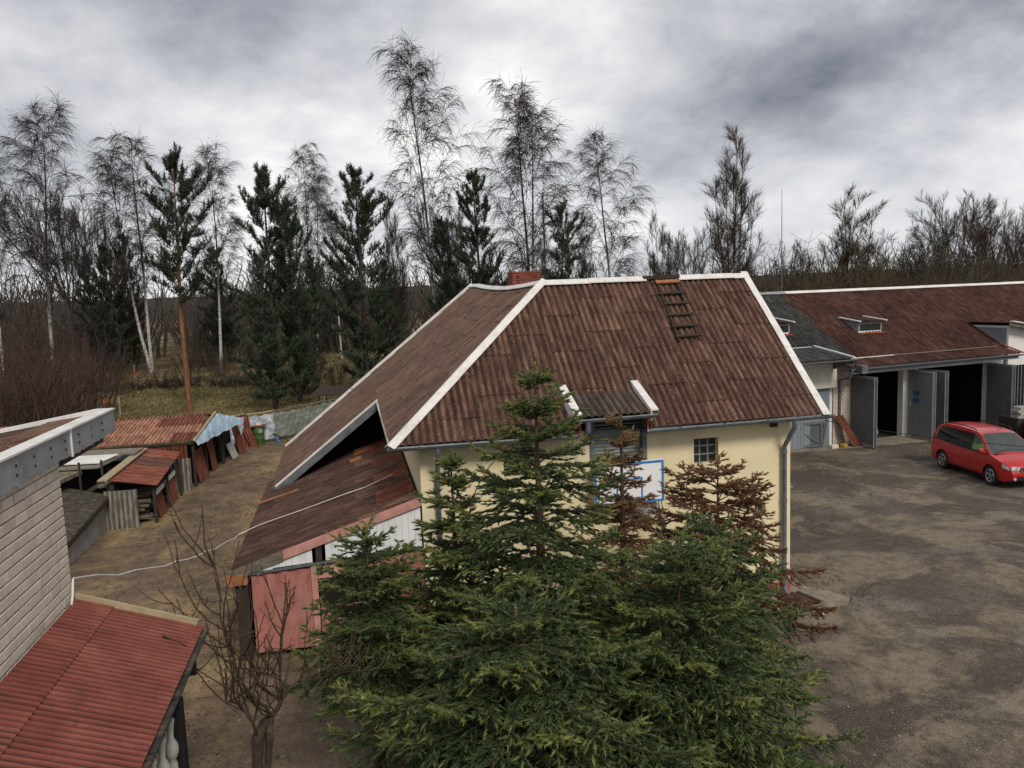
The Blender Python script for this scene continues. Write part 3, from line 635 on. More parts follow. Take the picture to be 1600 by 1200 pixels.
# loft door under the dormer
dz0 = EZ - .2
lb = B()
zs = np.arange(LOFT[2], LOFT[3], .012)
Vv = []; 
for z in zs:
    yv = .10 + .012 * math.sin(2 * math.pi * z / .075)
    Vv += [(LOFT[0] + .05, yv, z), (LOFT[1] - .05, yv, z)]
Fv = [[2 * i, 2 * i + 1, 2 * i + 3, 2 * i + 2] for i in range(len(zs) - 1)]
link('loft_shutter', make_mesh('loft_shutter', Vv, [np.array(Fv)], True), 'shutter', house)
B().box(LOFT[0] - .05, LOFT[0] + .05, -.03, .14, LOFT[2], 4.30).obj('shutter_jamb', 'zinc', house)
B().box(LOFT[0] - .14, LOFT[0] - .051, -.035, .1, 3.95, 4.32).obj('shutter_jamb', 'rust_red', house)
B().box(LOFT[1] - .05, LOFT[1] + .05, -.03, .14, LOFT[2], 4.30).obj('shutter_jamb', 'zinc', house)
B().box(LOFT[1] + .051, LOFT[1] + .13, -.035, .1, 3.95, 4.32).obj('shutter_jamb', 'rust_red', house)
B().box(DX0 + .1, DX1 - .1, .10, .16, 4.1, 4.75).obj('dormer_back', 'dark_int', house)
# dormer
dorm = B().box(DX0 + .1, DX1 - .1, -.50, -.44, 4.36, 4.43).obj('dormer', 'zinc', house)
for x in (DX0 + .08, DX1 - .11):
    B().prism([(x, -.43, 4.12), (x, .75, EZ + KF * (.75 + OV)), (x, .30, 4.74), (x, -.43, 4.50)], (.03, 0, 0)).obj('dormer_cheek', 'rust_red', dorm)
DK = .40
TD = Vector((0, 1, DK)).normalized(); LD = 1.20
for i in range(2):
    xa = DX0 + .07 + i * .75
    corr('roof_sheet', 'slate_dorm', dorm, (0, -.55, 4.47), (1, 0, 0), TD, Vector((0, -DK, 1)).normalized(), xa, xa + .79, lambda s: 0, lambda s: LD, .15, .024, lift=.01, zoff=.02 + .006 * i)
for x, dx in ((DX0, .0), (DX1 - .02, .0)):
    a, c = Vector((x, -.60, 4.49)), Vector((x - .02, .52, 4.49 + 1.12 * DK + .03))
    B().prism([a + Vector((-.07, 0, .07)), a + Vector((.09, 0, .07)), a + Vector((.09, 0, .04)), a + Vector((-.05, 0, .04)), a + Vector((-.05, 0, -.16)), a + Vector((-.07, 0, -.16))], c - a).obj('dormer_board', 'white_trim', dorm)
B().halfpipe((DX0 - .03, -.63, 4.44), (DX1 + .06, -.63, 4.46), .06).obj('dormer_gutter', 'zinc', dorm, True)
B().tube([(DX0 + .2, -.63, 4.40), (DX0 + .2, -.60, 4.2), (DX0 + .2, -.46, 4.13)], .055, 8).obj('dormer_spout', 'zinc', dorm, True)
# floodlight under the eave
fl = B().box(-.62, -.48, -.30, -.20, 3.93, 4.02); fl.tube([(-.55, -.25, 4.02), (-.55, -.22, 4.10)], .015, 6); fl.obj('floodlight', 'black', house)
# meter box and pipe stub on the right-hand wall
B().box(.002, .14, .25, .5, 1.95, 2.2).obj('wall_box', 'panel_cream', house)
B().tube([(0, .3, 2.42), (.22, .28, 2.40)], .04, 8).obj('pipe_stub', 'zinc', house, True)
# chimney of red bricks
CX0, CX1, CY0, CY1, CZ0, CZ1 = -4.62, -3.78, 7.2, 7.9, 6.2, 7.60
ch = B().box(CX0 + .012, CX1 - .012, CY0 + .012, CY1 - .012, CZ0, CZ1 - .01).obj('chimney', 'mortar', house)
bw, bh = .21, .075
def brick_mesh(name, lx, ly, lz, bev=.006):
    bm = B(); e = bev
    x, y, z = lx / 2, ly / 2, lz / 2
    bm.hexa([(-x, -y, -z), (x, -y, -z), (x, y, -z), (-x, y, -z), (-x, -y, z), (x, -y, z), (x, y, z), (-x, y, z)])
    return make_mesh(name, [tuple(v) for v in bm.V], [np.array(f) for f in bm.F.values()])
bm_x, bm_y = brick_mesh('brick', bw - .012, .03, bh - .012), brick_mesh('brick', .03, bw - .012, bh - .012)
nrow = int((CZ1 - 6.85) / bh)
for r in range(nrow):
    z = CZ1 - (r + .5) * bh; o_ = (r % 2) * bw / 2
    for me, n, f in ((bm_x, 4, lambda q: (q, CY0 + .004)), (bm_y, 3, lambda q: (CX0 + .004, q))):
        a0, a1 = (CX0, CX1) if n == 4 else (CY0, CY1)
        q = a0 + bw / 2 - o_
        while q < a1 + bw / 2:
            c = min(max(q, a0 + bw / 2), a1 - bw / 2) if (q - bw / 2 < a0 - .06 or q + bw / 2 > a1 + .06) else q
            o = link('brick', me, 'red_brick', ch); p = f(c); o.location = (p[0], p[1], z + rng.uniform(-.003, .003)); q += bw
B().box(CX0 - .03, CX1 + .03, CY0 - .03, CY1 + .03, CZ1, CZ1 + .05).obj('chimney_cap', 'red_brick', ch)
pole = B().tube([(-3.66, 7.1, 6.0), (-3.66, 7.1, 9.9)], [.03, .022], 8); pole.obj('mast', 'black', house, True)

# ladder lying on the front slope
def on_front(x, y, off=.06): return Vector((x, y, EZ + KF * (y + OV))) + Vector((0, -KF, 1)).normalized() * off
lad = thing('roof_ladder', 'weathered wooden ladder hooked over the ridge of the rusty roof', 'ladder', tuple(on_front(-1.95, 1.4)))
for xt, xb in ((-1.88, -2.01), (-1.36, -1.50)): B().bar(on_front(xt, 3.02), on_front(xb, 1.38), .045, .06, (0, -KF, 1)).obj('rail', 'wood_dark', lad)
for k, y in enumerate((2.92, 2.60, 2.32, 2.02, 1.72, 1.47)):
    f = (3.02 - y) / 1.64; x0, x1 = -1.88 - .13 * f, -1.36 - .14 * f
    B().bar(on_front(x0 - .05, y, .10), on_front(x1 + .07, y + .01, .10), .07 if k else .11, .035, (0, -KF, 1)).obj('rung', 'wood_dark' if k else 'wood_orange', lad)

# basketball backboard on the front wall
bb = thing('basketball_backboard', 'white basketball backboard with blue border lines on the cream wall', 'backboard', (-3.9, -.35, 2.6))
BX0, BX1, BZ0, BZ1, BY = -4.66, -3.14, 2.56, 3.44, -.36
B().box(BX0, BX1, BY, BY + .03, BZ0, BZ1).obj('board', 'bb_white', bb)
def frame_lines(name, x0, x1, z0, z1, w, y):
    f = B().box(x0, x0 + w, y - .006, y - .001, z0, z1).box(x1 - w, x1, y - .006, y - .001, z0, z1).box(x0 + w, x1 - w, y - .006, y - .001, z1 - w, z1).box(x0 + w, x1 - w, y - .006, y - .001, z0, z0 + w)
    f.obj(name, 'bb_blue', bb)
frame_lines('border_line', BX0, BX1, BZ0, BZ1, .05, BY); frame_lines('target_line', -4.19, -3.61, 2.66, 3.10, .035, BY)
B().box(BX0, BX1, BY - .002, BY + .032, BZ1, BZ1 + .025).obj('top_batten', 'bb_white', bb)
br_ = B()
for x in (-4.3, -3.5): br_.bar((x, 0, 2.75), (x, BY + .03, 2.75), .05).bar((x, 0, 3.3), (x, BY + .03, 3.3), .05)
br_.obj('bracket', 'zinc', bb)
hp = B(); hp.tube([(-3.9 + .22 * math.cos(t), BY - .28 + .22 * math.sin(t), 2.62) for t in np.linspace(0, 2 * math.pi, 25)], .012, 6, False)
hp.box(-3.98, -3.82, BY - .07, BY - .002, 2.55, 2.70); hp.obj('hoop', 'rust_red', bb)
B().prism([(-3.78, BY - .01, 2.47), (-3.25, BY - .01, 2.50), (-3.28, BY - .01, 2.30), (-3.74, BY - .01, 2.30)], (0, .28, 0)).obj('support_box', 'zinc_pale', bb)
st = B()
for x in (-3.34, -3.26, -3.20): st.bar((x, BY + .02, 2.58), (x + .16, -.02, 2.28), .016)
st.obj('stay', 'rust_red', bb)
B().bar((-3.3, BY + .1, 2.35), (-3.0, -.03, 1.9), .10, .05).obj('brace', 'zinc', bb)

# ------------------------------------------------------------------ lean-to against the left wall
LX, LZ, TX, TZ = UE, 1.80, -HW - .01, 2.96
KN = (TZ - LZ) / (TX - LX); SN = math.hypot(1, KN); TN = Vector((1, 0, KN)) / SN; LN = (TX - LX) * SN
lean = thing('lean_to', 'low lean-to with dark mossy slate roof and faded pink front beside the cream house', 'shed')
def pick_lean(a, t, rg): return ('slate_new' if t > 3.0 or a > 6.5 else 'slate_red') if t > 2.5 else 'slate_black'
sheet_field(lean, None, (LX - .05, 0, LZ - .02), (0, 1, 0), TN, .02, 7.9, LN, lambda s: 0.0, lambda s: LN, .92, 1.3, .15, .022, seed=9, pick=pick_lean, stagger=.35)
b = B()
b.quad((LX + .2, 7.95, 0), (TX, 7.95, 0), (TX, 7.95, 3.6), (LX + .2, 7.95, 1.7))
b.quad((LX + .2, .2, 0), (LX + .2, 7.95, 0), (LX + .2, 7.95, 1.75), (LX + .2, .2, 1.75))
b.quad((LX + .2, 8.3, 0), (TX, 8.3, 0), (TX, 8.3, 4.45), (LX + .2, 8.3, 1.86))
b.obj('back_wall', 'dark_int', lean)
# front fascia: pink board, bare grey at its low end
f0, f1 = Vector((LX - .05, .03, LZ + .02)), Vector((TX + .01, .03, TZ + .0))
q = lerp(f0, f1, .27)
B().prism([q + Vector((0, -.03, .05)), f1 + Vector((0, -.03, .05)), f1 + Vector((0, -.03, -.13)), q + Vector((0, -.03, -.13))], (0, .03, 0)).obj('fascia', 'pink_wood', lean)
B().prism([f0 + Vector((0, -.03, .04)), q + Vector((-.005, -.03, .045)), q + Vector((-.005, -.03, -.15)), f0 + Vector((0, -.03, -.14))], (0, .03, 0)).obj('fascia', 'wood_grey', lean)['label'] = 'bare grey board end'
B().box(LX - .12, LX + .28, -.04, .02, LZ - .22, LZ - .02).obj('end_block', 'wood_orange', lean)
zroof = lambda x: LZ + KN * (x - LX) - .10
# white cladding boards above the rail
x = LX + .75; wd = .128
while x < TX - .06:
    if not (-10.33 < x + wd / 2 < -10.19):
        x2 = min(x + wd - .004, TX)
        B().prism([(x, .06, 1.80 + .045 * (x - LX)), (x2, .06, 1.80 + .045 * (x2 - LX)), (x2, .06, zroof(x2)), (x, .06, zroof(x))], (0, .02, 0)).obj('board', 'white_wood', lean)
    x += wd
B().box(-10.33, -10.21, .05, .12, 1.6, zroof(-10.3)).obj('post', 'wood_dark', lean)
B().prism([(LX + .45, .055, zroof(LX + .45) - .12), (LX + .75, .055, zroof(LX + .75) - .16), (LX + .75, .055, zroof(LX + .75)), (LX + .45, .055, zroof(LX + .45))], (0, .02, 0)).obj('board', 'white_wood', lean)
B().prism([(LX + .3, .03, 1.74), (TX, .03, 1.93), (TX, .03, 1.98), (LX + .3, .03, 1.79)], (0, .04, 0)).obj('rail', 'zinc', lean)
# pink metal front, gently ribbed
def ribbed(name, x0, x1, z0, z1f, y, wave, amp, mat, parent):
    n = int((x1 - x0) / wave * 8) + 1; xs = np.linspace(x0, x1, n); V = []
    for x in xs: V += [(x, y + amp * math.cos(2 * math.pi * x / wave), z0), (x, y + amp * math.cos(2 * math.pi * x / wave), z1f(x))]
    F = [[2 * i, 2 * i + 2, 2 * i + 3, 2 * i + 1] for i in range(n - 1)]
    return link(name, make_mesh(name, V, [np.array(F)], True), mat, parent)
ribbed('pink_panel', LX + .33, -10.42, .12, lambda x: 1.75, .10, .30, .02, 'pink', lean)
ribbed('pink_panel', -9.55, TX, .12, lambda x: 1.93, .10, .30, .02, 'pink', lean)
B().box(LX + .02, LX + .26, .06, .22, 0, LZ - .03).obj('post', 'wood_dark', lean)
B().box(-10.44, -10.32, .05, .14, .08, 1.78).obj('post', 'pink_wood', lean)
B().box(-10.32, -9.55, .07, .12, 1.52, 1.76).obj('lintel', 'pink_wood', lean)
dr = B().box(-10.30, -9.57, .13, .17, .14, .92).obj('door_panel', 'pink', lean)
B().box(-10.31, -9.56, .12, .18, .50, .53).obj('door_rail', 'rust_red', lean)
B().box(-10.30, -9.57, .20, .24, .14, 1.5).obj('door_opening', 'dark_int', lean)  # solid dark sheet, its colour stands in for the unlit doorway
B().box(-10.4, -9.4, -.02, .2, .02, .10).obj('door_sill', 'wood_grey', lean)
B().box(-9.50, -8.9, .04, .08, .2, 1.1).obj('grey_panel', 'zinc', lean)
# boards lying loose on the lean-to roof
def on_lean(x, y, off=.05): return Vector((x, y, LZ + KN * (x - LX))) + Vector((-KN, 0, 1)).normalized() * off
o = B().bar(on_lean(-12.0, 5.42), on_lean(-10.94, 5.21), .12, .03, (-KN, 0, 1)).obj('loose_board', 'wood_orange'); tag(o, 'orange lath lying on the low left part of the dark lean-to roof', 'board')
o = B().bar(on_lean(-9.6, 6.3), on_lean(-9.28, 6.32), .36, .03, (-KN, 0, 1)).obj('loose_board', 'wood_orange'); tag(o, 'short orange board near the dark gap under the roof edge', 'board')
# conduit running from the brick building over the lean-to roof
cp = []
for i in range(15):
    t = i / 14; cp.append((-12.46 + .3 * t, -6.58 + 9.5 * t, 4.15 - 2.40 * t - .18 * 4 * t * (1 - t) + .02 * math.sin(i * 2.3)))
cp += [on_lean(-11.7, 2.98, .055), on_lean(-11.2, 2.90, .06), on_lean(-10.8, 2.86), on_lean(-10.32, 2.80), on_lean(-9.8, 2.74, .055), on_lean(-9.28, 2.65), on_lean(-8.6, 2.8, .06)]
o = B().tube(cp, .010, 6).obj('conduit', 'white_trim', None, True); tag(o, 'thin white conduit strung from the brick wall across the lean-to roof', 'cable')
# ------------------------------------------------------------------ brick building on the left, porch in front of it
WX, WY = -12.48, -6.60
left = thing('brick_building', 'white brick building with a grey metal fascia at the left edge', 'building', (WX, WY, 0))
B().box(WX - 9, WX - .008, -14.5, WY - .009, 0, 5.5).obj('wall', 'mortar', left)
BL, BH_, MJ = .26, .1035, .012
def brick_box(lx, ly, lz):
    e = .007; v = []
    for z, i in ((-lz / 2, 1), (-lz / 2 + e, 0), (lz / 2 - e, 0), (lz / 2, 1)):
        x, y = lx / 2 - e * i, ly / 2 - e * i
        v += [(-x, -y, z), (x, -y, z), (x, y, z), (-x, y, z)]
    f = [(3, 2, 1, 0), (12, 13, 14, 15)] + [(4 * k + j, 4 * k + (j + 1) % 4, 4 * k + 4 + (j + 1) % 4, 4 * k + 4 + j) for k in range(3) for j in range(4)]
    return v, np.array(f)
bv, bf = brick_box(.06, BL - MJ, BH_ - MJ); me_full = make_mesh('brick', bv, [bf])
hv, hf = brick_box(.06, BL / 2 - MJ, BH_ - MJ); me_half = make_mesh('half_brick', hv, [hf])
stuffV, stuffF = [], []; cnt = 0
nr = int(5.5 / BH_)
for r in range(nr):
    z = 5.47 - (r + .5) * BH_
    y = WY; first = True; k = 0
    while y > -14.3:
        half = (first and r % 2 == 1) or (not first and (r * 7 + k * 3) % 23 == 0)
        L = BL / 2 if half else BL; c = y - L / 2; y -= L; first = False; k += 1
        p = (WX - .028 + rng.uniform(-.002, .002), c, z + rng.uniform(-.0015, .0015))
        vis = c > -8.95 - max(0, (z - 4.2)) * .0 and z > 3.80 and c > -8.9
        if vis and cnt < 290:
            o = link('brick', me_half if half else me_full, 'silicate', left); o.location = Vector(p) - Vector((WX, WY, 0)); cnt += 1
        else:
            V0, F0 = (hv, hf) if half else (bv, bf)
            stuffF.append(F0 + sum(map(len, stuffV))); stuffV.append(np.array(V0) + np.array(p))
V = np.concatenate(stuffV) - np.array((WX, WY, 0))
link('brick_courses', make_mesh('brick_courses', V, [np.concatenate(stuffF)]), 'silicate', left, 'stuff')
# rear face bricks
V, F, o_ = [], [], 0
ev, ef = brick_box(BL - MJ, .06, BH_ - MJ)
for r in range(nr):
    z = 5.47 - (r + .5) * BH_; x = WX - .06 - (r % 2) * BL / 2
    while x > WX - 4:
        V.append(np.array(ev) + np.array((x - BL / 2, WY - .03, z)) - np.array((WX, WY, 0))); F.append(ef + o_); o_ += 16; x -= BL
link('brick_courses', make_mesh('brick_courses', np.concatenate(V), [np.concatenate(F)]), 'silicate', left, 'stuff')
# fascia sheets with toothed lower edge, running past the corner of the wall
def fascia(y0, y1, z0a, z0b, z1a, z1b, x, seed):
    rg = random.Random(seed); n = int((y1 - y0) / .045); V = []; F = []
    for i in range(n + 1):
        t = i / n; y = y0 + (y1 - y0) * t
        zb = z0a + (z0b - z0a) * t + (rg.uniform(-.02, .012) if i % 2 else rg.uniform(-.006, .006)); zt = z1a + (z1b - z1a) * t
        wv = .004 * math.sin(y * 9 + seed)
        V += [(x + wv, y, zb), (x + wv, y, zt), (x + wv - .012, y, zb), (x + wv - .012, y, zt)]
    for i in range(n):
        a, c = 4 * i, 4 * i + 4
        F += [(a, c, c + 1, a + 1), (a + 2, a + 3, c + 3, c + 2), (a, a + 2, c + 2, c), (a + 1, c + 1, c + 3, a + 3)]
    V = np.array(V) - np.array((WX, WY, 0))
    return link('fascia_sheet', make_mesh('fascia_sheet', V, [np.array(F)]), 'zinc_pale', left)
FX = WX + .07
ysplit = [(-14.4, -11.9), (-11.9, -9.4), (-9.4, -6.42), (-6.40, -4.80)]
for i, (ya, yb) in enumerate(ysplit): fascia(ya, yb + .02, 5.45, 5.46, 5.73, 5.725, FX + (.006 if i % 2 else 0), i)
for (ya, yb) in ysplit: B().box(FX - .14, FX + .025, ya, yb - .004, 5.735, 5.755).obj('cap_strip', 'white_trim', left)
B().bar((FX + .012, -6.41, 5.44), (FX + .012, -6.41, 5.73), .02, .012).obj('seam', 'white_trim', left)
rv = B()
for y in np.arange(-9.1, -4.9, .42):
    for dz in (.10, .19): rv.box(FX + .004, FX + .016, y, y + .012, 5.45 + dz - .012, 5.45 + dz + .012)
rv.obj('rivets', 'black', left, kind='stuff')
# roof behind the fascia, falling to the left
TLf = Vector((1, 0, .16)).normalized()
sheet_field(left, ['slate_brown', 'slate_red', 'slate_black'], (WX - 8.0, 0, 5.72 - .16 * 8.05), (0, 1, 0), TLf, -14.4, -4.98, 8.08, lambda s: 0, lambda s: 8.05, 1.0, 1.5, .15, .02, seed=12)
B().bar((WX - 8, -4.93, 5.70 - .16 * 8 + .05), (FX - .13, -4.93, 5.745), .12, .05).obj('verge_strip', 'white_trim', left)
B().box(FX - .25, FX - .10, WY, -4.95, 5.35, 5.5).obj('rafter', 'wood_dark', left)
# porch
GX, GZ, PZ = -11.27, 3.45, 3.90
porch = thing('porch', 'red corrugated porch roof with dark gutter and turned grey balusters below', 'porch', (GX, WY, 0))
KP = (GZ - PZ) / (GX - WX); TP = Vector((-1, 0, -KP)).normalized(); LP = math.hypot(GX - WX, GZ - PZ)
cols = np.arange(WY - .02, -13.2, -1.05)
for i, y in enumerate(cols):
    for r, (ta, tb) in enumerate(((-.05, .98), (.90, LP))):
        if r == 1 and i < 0: continue
        corr('roof_sheet', 'porch_red', porch, (GX + .03, 0, GZ + .02), (0, 1, 0), TP, Vector((KP * -1, 0, 1)).normalized(), y - 1.07, y, lambda s, ta=ta: ta, lambda s, tb=tb: tb, .08, .0135, 6, lift=.008, zoff=.004 * (i % 2) + .008 * r)
B().bar((WX + .01, WY + .01, PZ + .06), (GX + .02, WY + .01, GZ + .06), .05, .06).obj('verge_strip', 'wood_pale', porch)
B().halfpipe((GX + .075, WY + .02, GZ - .01), (GX + .075, -13.2, GZ + .01), .065).obj('gutter', 'black', porch, True)
mo = B()
rg = random.Random(5)
for y in np.arange(WY - .1, -10, -.11):
    mo.box(GX + .03, GX + .12, y - .05 * rg.random(), y + .06, GZ - .05, GZ - .035 + .015 * rg.random())
mo.obj('gutter_debris', 'tar', porch, kind='stuff')
B().box(GX - .02, GX + .0, -13.2, WY - .1, GZ - .12, GZ - .03).obj('eave_board', 'wood_dark', porch)
B().box(WX, GX - .02, WY - .10, WY - .04, GZ - .5, GZ - .03).obj('end_panel', 'wood_dark', porch)
for y in (-8.02, -10.6): B().box(GX + .0, GX + .13, y - .12, y, 0, GZ - .08).obj('post', 'black', porch)
prof = [(.08, 0), (.08, .06), (.05, .08), (.058, .14), (.07, .45), (.060, .9), (.040, 1.26), (.026, 1.30), (.042, 1.32), (.056, 1.36), (.060, 1.40), (.055, 1.44), (.036, 1.48), (.024, 1.51), (.030, 1.58), (.042, 1.66), (.042, 1.68)]
PB = B(); PB.lathe((0, 0, 0), prof, 14)
mb = make_mesh('baluster', [tuple(v) for v in PB.V], [np.array(f) for f in PB.F.values()], True); mb.materials.append(M['concrete'])
for i in range(8):
    o = link('baluster', mb, None, porch); o.location = (.06, (-8.30 - .33 * i) - WY, 1.62)
B().box(GX - .05, GX + .16, -11.2, -8.15, 1.5, 1.62).obj('balustrade_base', 'concrete', porch)
B().box(WX, GX, -11.2, WY - .1, 0, 1.5).obj('porch_base', 'concrete', porch)
o = B().tube([(WX + .03, WY - .03, 4.16), (WX + .035, WY - .10, 4.0), (WX + .03, WY - .16, 3.90)], .012, 6).obj('conduit', 'white_trim', None, True); tag(o, 'short white conduit running down the corner of the brick wall', 'cable')
# twig and leaves fallen on the porch roof
def on_porch(x, y, off=.05): return Vector((x, y, GZ + KP * (x - GX))) + Vector((-KP, 0, 1)).normalized() * off
o = B().tube([on_porch(-11.52, -7.06), on_porch(-11.44, -7.10), on_porch(-11.36, -7.12), on_porch(-11.28, -7.17)], [.012, .011, .008, .004], 5).obj('twig', 'bark_dark', None, True); tag(o, 'short dark broken twig lying on the red porch roof', 'twig')

# ------------------------------------------------------------------ garages on the right (own axis, turned 8 degrees)
GO, GA = Vector((14.63, 14.8, 0)), R(8)
gar = thing('garage', 'long white brick garage row with dull red slate roof and open grey doors', 'garage', tuple(GO), GA)
S0, S1, RT, RZ = -8.2, 20.0, 5.2, 6.52
EZG, EKG = 3.64, (6.52 - 3.64) / 5.2
TG = Vector((0, 1, EKG)).normalized(); LG = math.hypot(RT, RZ - EZG)
NG = Vector((0, -EKG, 1)).normalized()
def hiG(s): return LG
DW = [(1.55, 2.75)]
def lo_g(s): return 0.0
def pickG(a, t, rg): return 'slate_grey' if a < -3.5 else 'slate_garage'
sheet_field(gar, None, (0, 0, EZG), (1, 0, 0), TG, S0, S1, LG, lo_g, hiG, 1.08, 1.25, .18, .030, seed=21, pick=pickG, stagger=.5)
corr('roof_sheet', 'slate_garage', gar, (0, 2 * RT, EZG), (1, 0, 0), Vector((0, -1, EKG)).normalized(), Vector((0, EKG, 1)).normalized(), S0, S1, lambda s: 0, lambda s: LG, .4, .024, 4)
# lower kick of the red part
KK = (3.66 - 3.40) / .95
TK = Vector((0, 1, KK)).normalized()
for i in range(10):
    a = -3.95 + i * .98
    corr('roof_sheet', 'slate_garage', gar, (0, -.92, 3.42), (1, 0, 0), TK, Vector((0, -KK, 1)).normalized(), a, min(a + .99, 5.8), lambda s: 0, lambda s: 1.0, .18, .030, zoff=.005 * (i % 2))
for i in range(3):
    a = -3.95 + i * 3.2
    B().bar((a, -.02, 3.70 + .01 * i), (min(a + 3.25, 5.4), -.02, 3.71 + .01 * i), .09, .03).obj('flashing', 'white_trim' if i == 0 else 'wood_grey', gar)
# shallow canopy of the grey part
KC = (4.18 - 3.84) / 2.3; TC_ = Vector((0, 1, KC)).normalized(); 
for i in range(5):
    a = -4.28 - (i + 1) * .98
    corr('roof_sheet', 'slate_grey', gar, (0, -1.4, 3.86), (1, 0, 0), TC_, Vector((0, -KC, 1)).normalized(), a, a + 1.0, lambda s: 0, lambda s: 2.25, .18, .030, zoff=.005 * (i % 2))
B().bar((-9.2, .80, 4.24), (-4.5, .80, 4.24), .07, .025).obj('flashing', 'white_trim', gar)
B().bar((-4.22, -1.42, 3.90), (-4.22, .95, 4.25), .10, .07).obj('verge_board', 'white_trim', gar)
B().box(-4.25, -4.20, -1.38, -.10, 3.62, 3.80).obj('verge_side', 'zinc', gar)
B().prism([(-4.24, -1.36, 3.80), (-4.24, .1, 3.95), (-4.24, .1, 3.35), (-4.24, -.35, 3.35)], (.03, 0, 0)).obj('canopy_side', 'zinc', gar)
B().box(-3.70, -3.40, -1.30, -1.0, 3.18, 3.52).obj('gutter_box', 'zinc', gar)
B().halfpipe((-9.2, -1.47, 3.80), (-4.1, -1.47, 3.83), .07).obj('gutter', 'zinc', gar, True)
B().halfpipe((-3.85, -.98, 3.36), (5.85, -.98, 3.40), .07).obj('gutter', 'zinc', gar, True)
B().box(-4.0, 5.7, -.90, -.86, 3.20, 3.36).obj('eave_board', 'zinc', gar)
B().tube([(-4.15, -1.47, 3.80), (-4.05, -1.3, 3.55), (-3.95, -.98, 3.40)], .05, 8).obj('gutter_link', 'zinc', gar, True)
B().tube([(-3.92, -.98, 3.32), (-3.92, -.85, 3.0), (-3.72, -.07, 2.80), (-3.72, -.07, .95), (-3.66, -.14, .85), (-3.5, -.22, .82)], .055, 8).obj('downpipe', 'zinc', gar, True)
# ridge
for i in range(10):
    a = S0 + i * 2.9; c = min(a + 2.93, S1)
    if a > S1: break
    B().prism([(a, RT, RZ + .10 + .006 * (i % 2)), (a, RT - .15, RZ + .0), (a, RT - .15, RZ - .02), (a, RT, RZ + .07), (a, RT + .15, RZ - .02), (a, RT + .15, RZ)], (c - a, 0, 0)).obj('ridge_cap', 'white_trim' if a > -5 else 'zinc_pale', gar)
# walls
gw = B()
def wall_seg(b_, x0, x1, z0, z1, y=0.0, t=.3): b_.box(x0, x1, y, y + t, z0, z1)
wall_seg(gw, -3.05, 5.9, 3.0, 3.62); gw.box(-.15, .16, 0, .3, 0, 3.0)
gw.box(.16, .78, .02, .3, 0, 3.0); gw.box(4.95, 5.30, 0, .3, 0, 3.0); gw.box(5.30, 5.9, .03, .3, 0, 3.0)
gw.obj('wall', 'white_wall', gar)
g2 = B().box(S0, S1, 6.2, 6.4, 0, 3.6); g2.box(-8.2, -8.0, 0, 6.2, 0, 3.6); g2.box(S1 - .2, S1, 0, 6.2, 0, 3.6); g2.box(-3.2, -3.06, .3, 6.2, 0, 3.6); g2.box(.6, .75, .3, 6.2, 0, 3.6); g2.box(5.3, 5.4, .3, 6.2, 0, 3.6)
g2.box(S0, S1, .3, 6.2, 3.60, 3.63); g2.box(-3.06, 5.3, .3, 6.2, -.02, .012)
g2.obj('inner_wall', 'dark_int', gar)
# brick pier left of the doors
B().box(-4.02, -3.06, .012, .3, 0, 3.62).obj('wall', 'mortar', gar)
V, F, o_ = [], [], 0
for r in range(34):
    z = (r + .5) * .1035; x = -4.02 + ((r % 2) * BL / 2)
    xs_ = [x - BL / 2] if r % 2 else []
    while x < -3.06 - .02:
        L = min(BL, -3.06 - x)
        v, f = brick_box(L - MJ, .06, .1035 - MJ); V.append(np.array(v) + np.array((x + L / 2, .02, z))); F.append(f + o_); o_ += 16; x += L
    if r % 2:
        v, f = brick_box(BL / 2 - MJ, .06, .1035 - MJ); V.append(np.array(v) + np.array((-4.02 + BL / 4, .02, z))); F.append(f + o_); o_ += 16
link('brick_courses', make_mesh('brick_courses', np.concatenate(V), [np.concatenate(F)]), 'silicate', gar, 'stuff')
# off-white ribbed panel and blue-grey boarded gate, left of the pier
ribbed('ribbed_panel', -8.2, -4.02, 2.55, lambda x: 3.72, -.22, .10, .006, 'panel_cream', gar)
for i in range(22):
    x = -8.2 + i * .19
    if x + .19 < -4.02:
        B().box(x + .005, x + .185, -.02, .02, .03, 2.56).obj('gate_board', 'door_blue', gar)
B().box(-5.55, -5.40, -.021, .03, 1.6, 2.5).obj('gate_gap', 'black', gar)
B().box(-8.2, -4.02, .05, .09, 0, 3.6).obj('wall', 'white_wall', gar)
# door leaves standing open
def leaf(hx, ang, L, flip, mat, hgt=2.95, z0=.06):
    d = Vector((math.cos(ang), math.sin(ang), 0)); n = Vector((-d.y, d.x, 0)) * .04
    p = Vector((hx, -.06, z0)); e = p + d * L
    up = Vector((0, 0, hgt))
    lf = B().hexa([p - n, e - n, e + n, p + n, p - n + up, e - n + up, e + n + up, p + n + up]).obj('door', mat, gar)
    fr = B()
    for s in (-1, 1):
        q = n * s * 1.35
        fr.bar(e - d * .05 + q + Vector((0, 0, .0)), e - d * .05 + q + up, .05, .03, d)
        fr.bar(p + q + Vector((0, 0, .06)), e - d * .08 + q + Vector((0, 0, .06)), .03, .08)
        fr.bar(p + q + up - Vector((0, 0, .06)), e - d * .08 + q + up - Vector((0, 0, .06)), .03, .08)
    fr.obj('door_frame', 'door_pale', lf)
    B().bar(e + d * .012, e + up + d * .012, .10, .02, n).obj('door_edge', 'zinc_pale', lf)
    return lf, p, d, n, e
leaf(-3.05, R(-93), 1.42, 1, 'door_grey')
lf2, p2, d2, n2, e2 = leaf(.14, R(-95), 1.47, 1, 'door_pale')
def on_leaf(p, d, n, L, z): return p + d * L + Vector((0, 0, z))
